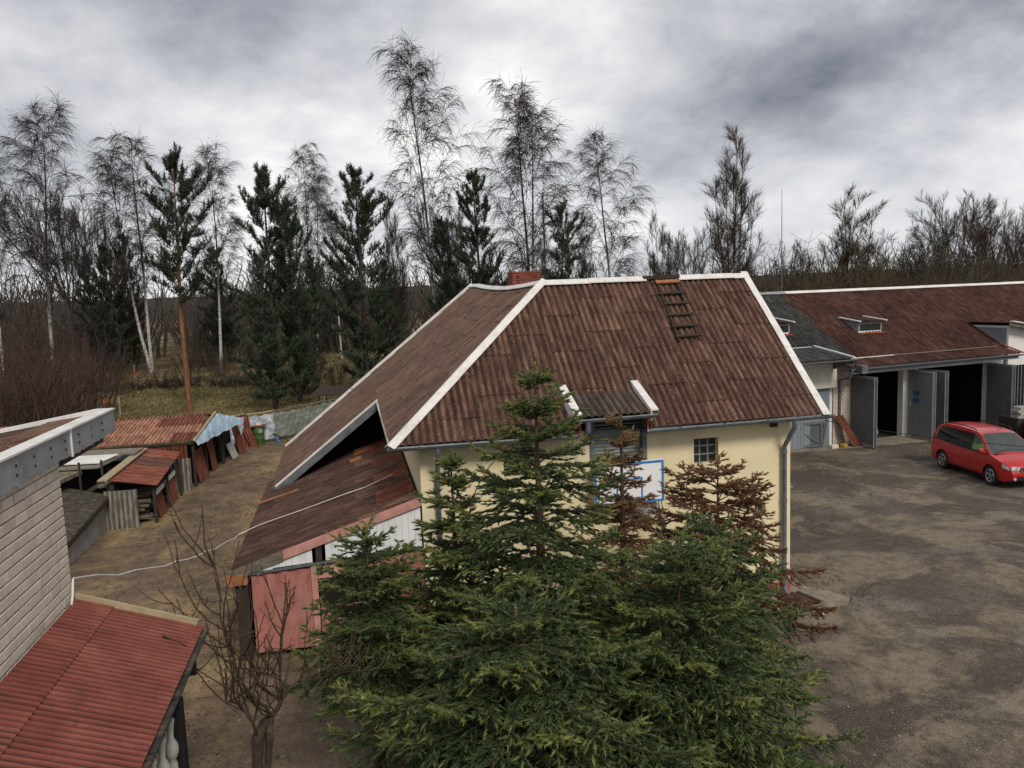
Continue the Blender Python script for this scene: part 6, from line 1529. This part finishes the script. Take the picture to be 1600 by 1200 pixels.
LBS = {
 'left': ['leftmost reddish bush of the thicket, cut by the left edge', 'nearest reddish bush at the left edge above the brick building', 'reddish bush second from the left edge in the thicket', 'near reddish bush above the roof of the brick building', 'tall reddish bush in the middle of the left thicket', 'reddish bush at the front right of the left thicket', 'brownish bush at the back of the left thicket', 'reddish bush right of the middle of the left thicket', 'rightmost bush of the left thicket, next to open meadow', 'farther bush behind the left thicket, at its left', 'farthest bush behind the left thicket, at its middle'],
 'mid': ['low bush at the left end of the meadow row', 'low bush left of the red-footed stake', 'low bush above the red-footed stake', 'far low bush left of the tall orange trunk', 'low bush right of the tall orange trunk', 'low bush left of the nearest bushy pine', 'low bush right of the nearest bushy pine', 'low bush between the two bushy pines', 'low bush at the foot of the second bushy pine', 'low bush by the upper roof edge of the house', 'far low bush at the left end of the brush heap', 'far low bush behind the leaning birch'],
 'right': ['hedge bush nearest the antenna at its left', 'front hedge bush just left of the antenna', 'back hedge bush just right of the antenna', 'front hedge bush just right of the antenna', 'hedge bush behind the olive tree', 'front hedge bush under the olive tree', 'hedge bush left of the twisted fruit tree', 'front hedge bush before the twisted fruit tree', 'hedge bush right of the crooked fruit tree', 'front hedge bush under the round-crowned tree', 'hedge bush close to the right edge', 'hedge bush cut by the right edge', 'far hedge bush right of the antenna', 'far hedge bush behind the olive tree', 'far hedge bush behind the round-crowned tree', 'far hedge bush behind the reddish tree'],
 'cen': ['bush just left of the mast behind the ridge', 'bush just right of the mast behind the ridge', 'bush under the small pine behind the ridge', 'bush left of the rounded birch behind the ridge', 'bush under the rounded birch behind the ridge', 'bush right of the rounded birch behind the ridge', 'bush above the roof ladder behind the ridge', 'bush left of the many-stemmed tree behind the ridge', 'far bush right of the many-stemmed tree', 'bush at the right end of the ridge']}
for g, L in SH.items():
    for i, (x, y) in enumerate(L):
        hs = {'left': rt.uniform(.9, 1.35), 'mid': rt.uniform(.55, .9), 'right': rt.uniform(1.7, 2.15), 'cen': rt.uniform(1.6, 2.1)}[g]
        me = BS[0] if g == 'left' and i % 3 else BS[(i + (1 if g != 'left' else 0)) % 3 if g != 'right' else 1 + i % 2]
        place_tree('bush', LBS[g][i], 'bush', (('stems', me, None),), x, y, hs * rt.uniform(.9, 1.3), hs, rt.uniform(0, 6.28), {'left': 'thicket by the sheds', 'mid': 'bushes across the meadow', 'right': 'hedge behind the garage', 'cen': 'bushes behind the house ridge'}[g])
# the brown wood that closes the view behind the single trees
lb = [bush(61 + i, 15, 8.0, 5.0, 3, 3.6, 1) for i in range(3)]
Vs, Fs, o_ = [], [], 0
rg = np.random.default_rng(91)
def scatter(n, pxa, pxb, Da, Db, ha, hb):
    global o_
    for _ in range(n):
        px = rg.uniform(pxa, pxb); D = rg.uniform(Da, Db); ax = (px - 800) / FPX
        wx, wy = ax * D, D; c, s = math.cos(YAW), math.sin(YAW)
        x, y = CAM.x + wx * c + wy * s, CAM.y - wx * s + wy * c
        V, F = lb[int(rg.integers(0, 3))]; a = rg.uniform(0, 6.28); h = rg.uniform(ha, hb) / 8.0; wv = h * rg.uniform(.8, 1.3)
        P = np.stack([(V[:, 0] * math.cos(a) - V[:, 1] * math.sin(a)) * wv + x, (V[:, 0] * math.sin(a) + V[:, 1] * math.cos(a)) * wv + y, V[:, 2] * h], 1)
        Vs.append(P); Fs.append(F + o_); o_ += len(P)
scatter(100, -150, 760, 104, 150, 8, 14.5)
scatter(22, 740, 1200, 110, 160, 7, 10)
scatter(26, 1180, 1700, 100, 170, 9, 13)
scatter(30, 1190, 1720, 66, 98, 7.4, 9.6)
scatter(30, -100, 480, 86, 100, 4, 8)
wd_ = link('woodland', make_mesh('woodland', np.concatenate(Vs), [np.concatenate(Fs)], True), 'twig_haze', None, 'stuff')
wd_['label'] = 'brown leafless wood closing the view behind the single trees'; wd_['category'] = 'wood'
# brush heaps and logs across the meadow
Vs, Fs, o_ = [], [], 0
for k in range(16):
    t = k / 15; x, y = -31 + 17 * t + rg.uniform(-1, 1), 58 - 3 * t + rg.uniform(-1, 1)
    V, F = lb[k % 3]; a = rg.uniform(0, 6.28); P = np.stack([V[:, 0] * .55 + x, V[:, 1] * .55 + y, V[:, 2] * .12], 1); Vs.append(P); Fs.append(F + o_); o_ += len(P)
bp_ = link('brush_pile', make_mesh('brush_pile', np.concatenate(Vs), [np.concatenate(Fs)], True), 'bark_dark', None, 'stuff')
bp_['label'] = 'long dark heap of cut brushwood across the meadow'; bp_['category'] = 'brush pile'
# ------------------------------------------------------------------ the big spruces in front
def shoots_to_needles(rg, P, D, L, tint, K, nl=.026, nw=.0052):
    """bottle-brush of needle triangles along every shoot"""
    m = len(P); t = (np.arange(K)[None, :] + rg.uniform(0, 1, (m, K))) / K
    az = np.arange(K)[None, :] * 2.39996 + rg.uniform(0, 6.28, (m, 1)) + rg.normal(0, .25, (m, K))
    ref = np.where(np.abs(D[:, 2:3]) > .9, np.array([1., 0, 0]), np.array([0, 0, 1.]))
    U = unit(np.cross(D, ref)); W = np.cross(U, D)           # W points up
    rad = np.cos(az)[..., None] * U[:, None] + np.sin(az)[..., None] * W[:, None]
    rad = unit(rad + W[:, None] * .25)
    al = np.radians(62 - 26 * t + rg.normal(0, 7, (m, K)))[..., None]
    d = np.cos(al) * D[:, None] + np.sin(al) * rad
    base = P[:, None] + D[:, None] * (L[:, None] * t)[..., None]
    ln = nl * (1 - .35 * t ** 3) * rg.uniform(.8, 1.15, (m, K))
    side = unit(np.cross(d, D[:, None] + rg.normal(0, .3, (m, K, 3)))) * nw / 2
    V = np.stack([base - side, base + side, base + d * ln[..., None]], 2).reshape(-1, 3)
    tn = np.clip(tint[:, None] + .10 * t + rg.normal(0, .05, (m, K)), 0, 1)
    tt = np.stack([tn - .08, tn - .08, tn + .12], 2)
    return V, np.clip(tt, 0, 1).ravel()
class Spruce:
    def __init__(s, seed): s.rg = np.random.default_rng(seed); s.P, s.D, s.L, s.T = [], [], [], []; s.tw = Tubes()
    def shoot(s, p, d, l, t): s.P.append(p); s.D.append(d); s.L.append(l); s.T.append(t)
    def branch(s, p, az, el, L, vig, bare=0.3, droop=.5, up=.9, fan=1.0, dens=1.0):
        """one limb with fish-bone side shoots; vig = how fresh its tips are"""
        rg = s.rg; st = .14; n = max(3, int(L / st) + 1); pts = [np.array(p, float)]; d0 = cyl(az, el)
        az_j = az
        for i in range(n):
            t = i / n; e = el - droop * math.sin(math.pi * min(1, t * 1.2)) * .6 + up * max(0, t - .55) * .9; az_j += rg.normal(0, .045)
            pts.append(pts[-1] + cyl(az_j, e) * st * L / (n * st))
        pts = np.array(pts); m = len(pts)
        s.tw.add(pts[[0, m // 4, m // 2, 3 * m // 4, m - 1]], taper(.007 + .006 * L, .003, 5), 5)
        up_ = np.array([0, 0, 1.])
        for i in range(1, m):
            t = i / (m - 1); d = unit(pts[i] - pts[i - 1]); l = np.linalg.norm(pts[i] - pts[i - 1])
            if t < bare: continue
            s.shoot(pts[i - 1], d, l * 1.05, .22 + .26 * vig * t + (.30 * vig if i == m - 1 else 0) + rg.normal(0, .06))
            sd = unit(np.cross(d, up_))
            for _ in range(2):
                u2 = unit(d * rg.uniform(.5, 1.1) + up_ * rg.uniform(.05, .45) + sd * rg.uniform(-.8, .8)); s.shoot(pts[i] - d * l * rg.random(), u2, rg.uniform(.08, .15), .32 + .22 * vig * t + rg.normal(0, .08))
            rem = L * (1 - t)
            for sg in (-1, 1):
                if rg.random() > dens: continue
                ll = min(.95, .58 * rem * fan + .17) * rg.uniform(.65, 1.12)
                an = R(rg.uniform(42, 62)); dd = unit(d * math.cos(an) + sd * sg * math.sin(an) + up_ * rg.uniform(-.16, .05))
                q = pts[i] - d * l * rg.random(); k = max(1, int(round(ll / .135))); ls = ll / k
                for j in range(k):
                    dd = unit(dd + d * .10 + up_ * (-.10 if j < k - 1 else .10) + rg.normal(0, .07, 3))
                    tip = j == k - 1
                    s.shoot(q, dd, ls * (1.08 if tip else 1.03), .18 + .18 * vig * t + (.32 * vig if tip else 0) + rg.normal(0, .07))
                    if not tip or k == 1:
                        s2 = unit(np.cross(dd, up_))
                        for g2 in (-1, 1):
                            if rg.random() < .85:
                                l2 = rg.uniform(.08, .15) * (1.0 if k > 1 else .7); a2 = R(rg.uniform(38, 58))
                                d2 = unit(dd * math.cos(a2) + s2 * g2 * math.sin(a2) + up_ * rg.uniform(-.22, .06))
                                s.shoot(q + dd * ls * rg.random(), d2, l2, .18 + .18 * vig * t + .20 * vig + rg.normal(0, .07))
                    if k > 1 and j: s.tw.add(np.array([q - dd * .02, q + dd * ls]), taper(.0045, .003, 2), 3)
                    q = q + dd * ls
        return pts
    def leader(s, p, d, L, tint, n=5, bend=(0, 0, .2)):
        pts = grow(s.rg, p, d, L, n, bend, .05); s.tw.add(pts, taper(.010, .006, n), 5)
        for i in range(n - 1): s.shoot(pts[i], unit(pts[i + 1] - pts[i]), L / (n - 1) * 1.1, tint)
    def needles(s, K, nl, nw, cap=None):
        P, D, L, T = np.array(s.P), np.array(s.D), np.array(s.L), np.array(s.T)
        V, t = shoots_to_needles(s.rg, P, D, L, T, K, nl, nw); return V, t
    def finish(s, root, mat, K=34, nl=.027, nw=.0056, bark='bark_spruce'):
        V, t = s.needles(K, nl, nw); off = np.array(OFF[root.name])
        # every shoot has a solid core of packed needles: a slim four-sided spindle
        P, D, L, T = np.array(s.P), np.array(s.D), np.array(s.L), np.array(s.T); m_ = len(P)
        U = unit(np.cross(D, s.rg.normal(0, 1, (m_, 3)))); W = np.cross(D, U); rr = (nl * .40 * s.rg.uniform(.75, 1.15, m_))[:, None]
        mid = P + D * (L * .5)[:, None]
        VS = np.stack([P, mid + U * rr, mid + W * rr, mid - U * rr, mid - W * rr, P + D * (L * 1.02)[:, None]], 1)
        fs = np.array([(0, 2, 1), (0, 3, 2), (0, 4, 3), (0, 1, 4), (5, 1, 2), (5, 2, 3), (5, 3, 4), (5, 4, 1)])
        FS = (np.arange(m_) * 6)[:, None, None] + fs[None]
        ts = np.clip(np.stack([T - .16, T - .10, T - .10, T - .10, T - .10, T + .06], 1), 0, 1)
        n0 = len(V); F_ = np.concatenate([np.arange(n0).reshape(-1, 3), FS.reshape(-1, 3) + n0])
        V = np.concatenate([V, VS.reshape(-1, 3)]); t = np.concatenate([t, ts.ravel()])
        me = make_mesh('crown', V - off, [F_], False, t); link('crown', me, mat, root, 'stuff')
        Vt, Ft = s.tw.build(); link('limbs', make_mesh('limbs', Vt - off, [Ft], True), bark, root, 'stuff')
        return len(F_)
NT = 0
def spruce(name, label, x, y, H, Rm, seed, mat='needle', shape=.8, Tb=None, vig=1.0, dz=.27, nb=6, zmin=.5, droop=.5, bare=.3, K=34, elt=48, elb=-4, lean=(0, 0), side=None, dens=1.0, h_top=.28, nl=.027, nw=.0056, sparse=1.0, rot=0.0):
    """crown radius Rm at Tb metres below the top; side = function(az) scaling the branch length"""
    global NT
    root = thing(name, label, 'tree', (x, y, 0), 0, 'spruces before the house')
    S = Spruce(seed); rg = S.rg; Tb = Tb or H
    top = np.array([x + lean[0], y + lean[1], H])
    tr = np.array([[x, y, 0], [x + lean[0] * .3, y + lean[1] * .3, H * .4], [x + lean[0] * .75, y + lean[1] * .75, H * .8], top])
    tk = Tubes(); tk.add(tr, np.array([.028 * H ** .8 + .02, .020 * H ** .8, .009 * H ** .6, .008]), 8); Vt, Ft = tk.build()
    link('trunk', make_mesh('trunk', Vt - np.array((x, y, 0)), [Ft], True), 'bark_spruce', root)
    def axis(z):
        f = z / H; return np.array([x + lean[0] * f ** 1.2, y + lean[1] * f ** 1.2, z])
    S.leader(axis(H - h_top), (0, 0, 1), h_top, .62 * vig + .1)
    z = H - h_top; k = 0
    while z > zmin:
        t = H - z; r = Rm * min(1.0, t / Tb) ** shape
        n = nb if t > .5 else 5
        for j in range(n):
            az = rot + k * .55 + j * 2 * math.pi / n + rg.uniform(-.28, .28)
            L = max(.12, r * rg.uniform(.72, 1.12)) * (side(az) if side else 1)
            f = min(1, t / Tb); el = R(elt + (elb - elt) * f ** .55 + rg.uniform(-7, 7))
            if rg.random() > sparse: continue
            S.branch(axis(z + rg.uniform(-.06, .06)), az, el, L, vig * rg.uniform(.6, 1.1), bare if L > .6 else .0, droop * min(1, L), .9, 1.0, dens)
        if t > .9 and r > .8:      # small branches between the whorls
            for j in range(2):
                az = rg.uniform(0, 6.28); S.branch(axis(z - dz * rg.uniform(.3, .7)), az, R(elt * .4 + (elb - elt * .4) * min(1, t / Tb)), r * rg.uniform(.25, .45), vig * .5, .15, .3, .6, 1, dens)
        z -= dz * (1 + .35 * min(1, t / Tb)) * rg.uniform(.85, 1.15); k += 1
    NT += S.finish(root, mat, K, nl, nw)
    return root, S
# the tallest one, in the middle, and its neighbours
SPR = [
 # label, x, y, H, R, seed, mat, dict
 ('tallest green spruce with a bent bare leader, before the cream house', -7.0, -5.27, 6.22, 3.05, 101, 'needle', dict(shape=.98, Tb=5.2, dz=.34, nb=7, zmin=.9, h_top=.46, bare=.18)),
 ('slim green spruce just left of the tallest one, before the left house corner', -8.04, -4.04, 4.72, 2.1, 102, 'needle', dict(shape=1.05, Tb=3.9, dz=.32, nb=7, zmin=.9, bare=.15)),
 ('lowest green spruce of the group at its left, before the pink lean-to front', -9.35, -4.55, 3.86, 1.65, 103, 'needle', dict(shape=.72, Tb=2.3, dz=.31, nb=8, zmin=1.6, bare=.15)),
 ('broad green spruce nearest the camera, flat bushy top below the tallest one', -7.75, -7.05, 3.45, 2.75, 104, 'needle', dict(shape=.48, Tb=2.6, dz=.32, nb=9, zmin=.5, elt=30, h_top=.15, bare=.12, side=lambda a: 1 + .14 * abs(math.cos(a)))),
 ('near green spruce with orange-brown twigs, right of the tallest one', -5.55, -6.60, 3.90, 2.4, 105, 'needle', dict(shape=.66, Tb=3.1, dz=.32, nb=8, zmin=.6, bare=.15)),
 ('bluish green spruce at the right side of the group, before the wall', -4.50, -5.35, 3.72, 2.05, 106, 'needle_blue', dict(shape=.64, Tb=3.1, dz=.33, nb=8, zmin=.6, bare=.15)),
 ('thin half-dead spruce with brown twigs before the basketball backboard', -5.05, -3.15, 5.0, 1.0, 107, 'needle_brown', dict(shape=.6, Tb=4.0, dz=.29, nb=6, zmin=1.2, bare=.15, sparse=.9, vig=1.1)),
 ('dying brown spruce nearest the downpipe at the right house corner', -3.2, -2.95, 3.95, 1.95, 108, 'needle_brown', dict(shape=.55, Tb=2.2, dz=.25, nb=8, zmin=1.55, bare=.3, vig=.7, elt=34)),
]
for lab, x, y, H, Rm, sd_, mt, kw in SPR:
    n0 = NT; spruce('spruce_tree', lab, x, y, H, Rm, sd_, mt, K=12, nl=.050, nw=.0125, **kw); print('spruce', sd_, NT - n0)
# ------------------------------------------------------------------ bare shrub in the left foreground
sh = thing('shrub', 'bare pruned shrub with a short gnarled trunk and long upright shoots, left foreground', 'shrub', (-10.83, -5.9, 0))
rg = np.random.default_rng(17)
TRK, SHT = Tubes(), Tubes()
PL = {
 't1': [(-10.90, -5.93, 0), (-10.86, -5.91, .96), (-10.84, -5.90, 1.34), (-10.82, -5.88, 1.64), (-10.73, -5.88, 1.85), (-10.65, -5.87, 1.92)],
 't2': [(-10.80, -5.96, 0), (-10.75, -5.94, .96), (-10.72, -5.92, 1.28), (-10.68, -5.91, 1.64), (-10.64, -5.90, 1.93)],
 'A': [(-10.64, -5.90, 1.93), (-10.55, -5.95, 2.05), (-10.44, -5.96, 2.26), (-10.50, -5.98, 2.45)],
 'A1': [(-10.49, -5.99, 2.45), (-10.45, -5.98, 2.82), (-10.40, -5.97, 3.19), (-10.36, -5.95, 3.42), (-10.30, -5.95, 3.67)],
 'A2': [(-10.48, -6.0, 2.45), (-10.63, -6.04, 2.55), (-10.77, -5.99, 2.59), (-10.86, -5.95, 2.75), (-11.08, -5.89, 2.92), (-11.14, -5.86, 3.23), (-11.12, -5.84, 3.63), (-11.20, -5.80, 4.02)],
 'B': [(-10.64, -5.9, 1.92), (-10.66, -6.12, 2.18), (-10.77, -6.14, 2.26), (-10.86, -6.11, 2.38), (-10.97, -6.06, 2.60), (-11.01, -6.03, 2.87), (-11.07, -6.00, 3.18)],
 'C': [(-10.65, -5.88, 1.90), (-10.53, -5.65, 1.99), (-10.34, -5.67, 2.22), (-10.12, -5.70, 2.24), (-9.71, -5.76, 2.31), (-9.07, -5.87, 2.34)],
 'D': [(-10.44, -5.96, 2.26), (-10.26, -5.81, 2.33), (-9.94, -5.86, 2.43), (-9.55, -5.92, 2.45)],
 'E': [(-10.82, -5.9, 1.7), (-10.83, -6.10, 1.99), (-10.93, -6.06, 2.18), (-11.04, -6.02, 2.24), (-11.14, -5.98, 2.23)]}
RD = {'t1': (.10, .05), 't2': (.06, .04), 'A': (.036, .022), 'A1': (.016, .006), 'A2': (.020, .006), 'B': (.026, .007), 'C': (.016, .005), 'D': (.011, .004), 'E': (.024, .008)}
for k, v in PL.items():
    v = np.array(v); n = len(v); r = taper(*RD[k], n)
    if k[0] == 't': r = r * (1 + .22 * np.sin(np.arange(n) * 2.3))
    (TRK if k[0] in 'tAB' and k not in ('A1', 'A2') else SHT).add(v, r, 9 if k[0] == 't' else 6)
    if k[0] == 't': continue
    m = {'A1': 7, 'A2': 15, 'B': 15, 'C': 12, 'D': 6, 'E': 12, 'A': 5}[k]
    for j in range(m):
        i = int(rg.integers(0, n - 1)); p = v[i] + (v[i + 1] - v[i]) * rg.random(); dd = unit(v[i + 1] - v[i])
        a = rg.uniform(0, 6.28); L = rg.uniform(.45, 1.35) * (1.0 if k not in ('A1', 'C', 'D') else .6)
        q = grow(rg, p, unit(cyl(a, R(rg.uniform(0, 60))) + .3 * dd), L, 7, (0, 0, 1.5), .13); SHT.add(q, taper(.011, .005, 7), 4)
        SHT.add(np.array([q[-1] - (q[-1] - q[-2]) * .02, q[-1] + unit(q[-1] - q[-2]) * .012, q[-1] + unit(q[-1] - q[-2]) * .025]), np.array([.004, .009, .002]), 5)
        for _ in range(int(rg.integers(1, 4))):
            t = int(rg.integers(2, 6)); q2 = grow(rg, q[t], unit(q[t] - q[t - 1] + rg.normal(0, .6, 3)), L * rg.uniform(.15, .5), 5, (0, 0, .7), .12); SHT.add(q2, taper(.007, .0035, 5), 4)
            SHT.add(np.array([q2[-1], q2[-1] + unit(q2[-1] - q2[-2]) * .01, q2[-1] + unit(q2[-1] - q2[-2]) * .02]), np.array([.003, .007, .002]), 5)
o3 = np.array((-10.83, -5.9, 0))
V, F = TRK.build(); link('trunk', make_mesh('trunk', V - o3, [F], True), 'bark_shrub', sh)
V, F = SHT.build(); link('shoots', make_mesh('shoots', V - o3, [F], True), 'twig_shrub', sh)
# thin saplings at the foot of the lean-to
for i, (x, y) in enumerate(((-9.35, -1.2), (-8.7, -1.0), (-10.0, -.9))):
    T_ = Tubes()
    for j in range(7):
        q = grow(rg, (x + rg.normal(0, .1), y + rg.normal(0, .1), 0), cyl(rg.uniform(0, 6.28), R(rg.uniform(55, 85))), rg.uniform(.8, 1.7), 6, (0, 0, .3), .10); T_.add(q, taper(.010, .003, 6), 4)
        for _ in range(3):
            t = int(rg.integers(1, 5)); T_.add(grow(rg, q[t], unit(q[t + 1] - q[t] + rg.normal(0, .6, 3)), .4, 4, (0, 0, .4), .1), taper(.005, .002, 4), 3)
    V, F = T_.build(); o = link('sapling', make_mesh('sapling', V, [F], True), 'twig_shrub')
    tag(o, ['thin bare sapling clump before the pink door', 'thin bare sapling clump before the grey panel by the house corner', 'thin bare sapling clump before the left pink panel'][i], 'sapling', 'saplings along the lean-to')
# bare climbing stem hanging from the spruce leader
vp = [Vector(p) for p in ((-6.98, -5.38, 5.86), (-7.09, -5.46, 5.59), (-7.2, -5.54, 5.4), (-7.29, -5.62, 5.16), (-7.52, -5.68, 5.02), (-7.74, -5.68, 4.79), (-7.92, -5.7, 4.53), (-8.01, -5.68, 4.28), (-8.04, -5.6, 3.9))]
o = B().tube(vp, .0075, 6).obj('stem', 'twig_shrub', None, True); tag(o, 'long thin bare stem arching down from the tallest spruce leader', 'stem')

# ------------------------------------------------------------------ litter, gravel and grass
def flakes(name, n, area, smin, smax, mat, label, cat, lift=.006, tlo=.2, thi=.8, seed=1, keep=None):
    rg = np.random.default_rng(seed); P = []
    x0, x1, y0, y1 = area; xy = np.stack([rg.uniform(x0, x1, n), rg.uniform(y0, y1, n)], 1)
    if keep is not None: xy = xy[keep(xy[:, 0], xy[:, 1], rg)]
    n = len(xy); s = rg.uniform(smin, smax, n); a = rg.uniform(0, 6.28, n)
    c = np.stack([xy[:, 0], xy[:, 1], np.full(n, lift)], 1)
    V = np.empty((n, 4, 3)); 
    for k, (u, v) in enumerate(((-1, -.6), (1, -.7), (.9, .6), (-.8, .7))):
        V[:, k, 0] = c[:, 0] + s * (u * np.cos(a) - v * np.sin(a)); V[:, k, 1] = c[:, 1] + s * (u * np.sin(a) + v * np.cos(a)); V[:, k, 2] = c[:, 2] + s * rg.uniform(0, .8, n)
    t = np.repeat(rg.uniform(tlo, thi, n), 4)
    o = link(name, make_mesh(name, V.reshape(-1, 3), [np.arange(n * 4).reshape(-1, 4)], False, t), mat, None, 'stuff'); o['label'] = label; o['category'] = cat
def lumpy(x, y, f, ph): return np.sin(x * f + ph) * np.cos(y * f * 1.3 - ph) + .5 * np.sin(x * f * 2.7 + y * f * 2.1 + ph)
flakes('leaf_litter', 24000, (.3, 9.5, -2.2, 13.4), .008, .022, 'litter', 'dark brown leaf litter and turf crumbs beside the house and garage slabs', 'litter', .008, .1, .8, 1,
       lambda x, y, r: ((np.hypot(x - 1.25, y + .55) < .25 + .75 * r.random(len(x)) ** 2) | ((y > 9.0) & (lumpy(x, y, .9, 1) > .2)) | ((x < 1.6) & (y > .2) & (lumpy(x, y, 1.2, 2) > .1))) & ~((x < .45) & (y < 4.2)))
flakes('dead_leaves', 14000, (-16, -10.5, -6, 25), .008, .026, 'litter', 'scattered dead leaves and crumbs along the dirt lane by the sheds', 'litter', .008, .2, 1, 2, lambda x, y, r: (lumpy(x, y, 1.1, .4) + r.normal(0, .5, len(x)) > .35))
flakes('gravel', 42000, (-12, 20, -12.5, 13.4), .006, .020, 'gravel', 'loose gravel and grit over the worn yard', 'gravel', .006, 0, 1, 3, lambda x, y, r: ((x > .5) | (y < -1.0)) & (lumpy(x, y, .5, 2.2) + r.normal(0, .5, len(x)) > -.1))
def grass(name, n, area, h, mat, label, seed, keep=None, wdt=.02, K=5, tint=(.5, .2)):
    rg = np.random.default_rng(seed); x0, x1, y0, y1 = area
    C = np.stack([rg.uniform(x0, x1, n), rg.uniform(y0, y1, n), np.zeros(n)], 1)
    if keep is not None: C = C[keep(C[:, 0], C[:, 1], rg)]
    V, F, t = needle_tris(rg, C, np.tile(np.array([0, 0, 1.]), (len(C), 1)), K, h, wdt, .55)
    t = np.clip(np.repeat(rg.normal(tint[0], tint[1], len(C)), K * 3), 0, 1)
    o = link(name, make_mesh(name, V, [F], False, t), mat, None, 'stuff'); o['label'] = label; o['category'] = 'grass'
grass('lane_grass', 5200, (-16.2, -11.2, -5, 25.2), .07, 'straw', 'short dry grass tufts along the dirt lane', 4, lambda x, y, r: (lumpy(x, y, .8, 3) + r.normal(0, .4, len(x)) > .2) & ~((x < -14.6) & (y < 23.5)), .014, 5, (.6, .2))
grass('meadow_grass', 16000, (-40, 6, 26, 66), .22, 'straw', 'yellow-brown winter grass on the meadow behind the fence', 5, None, .05, 4, (.55, .25))
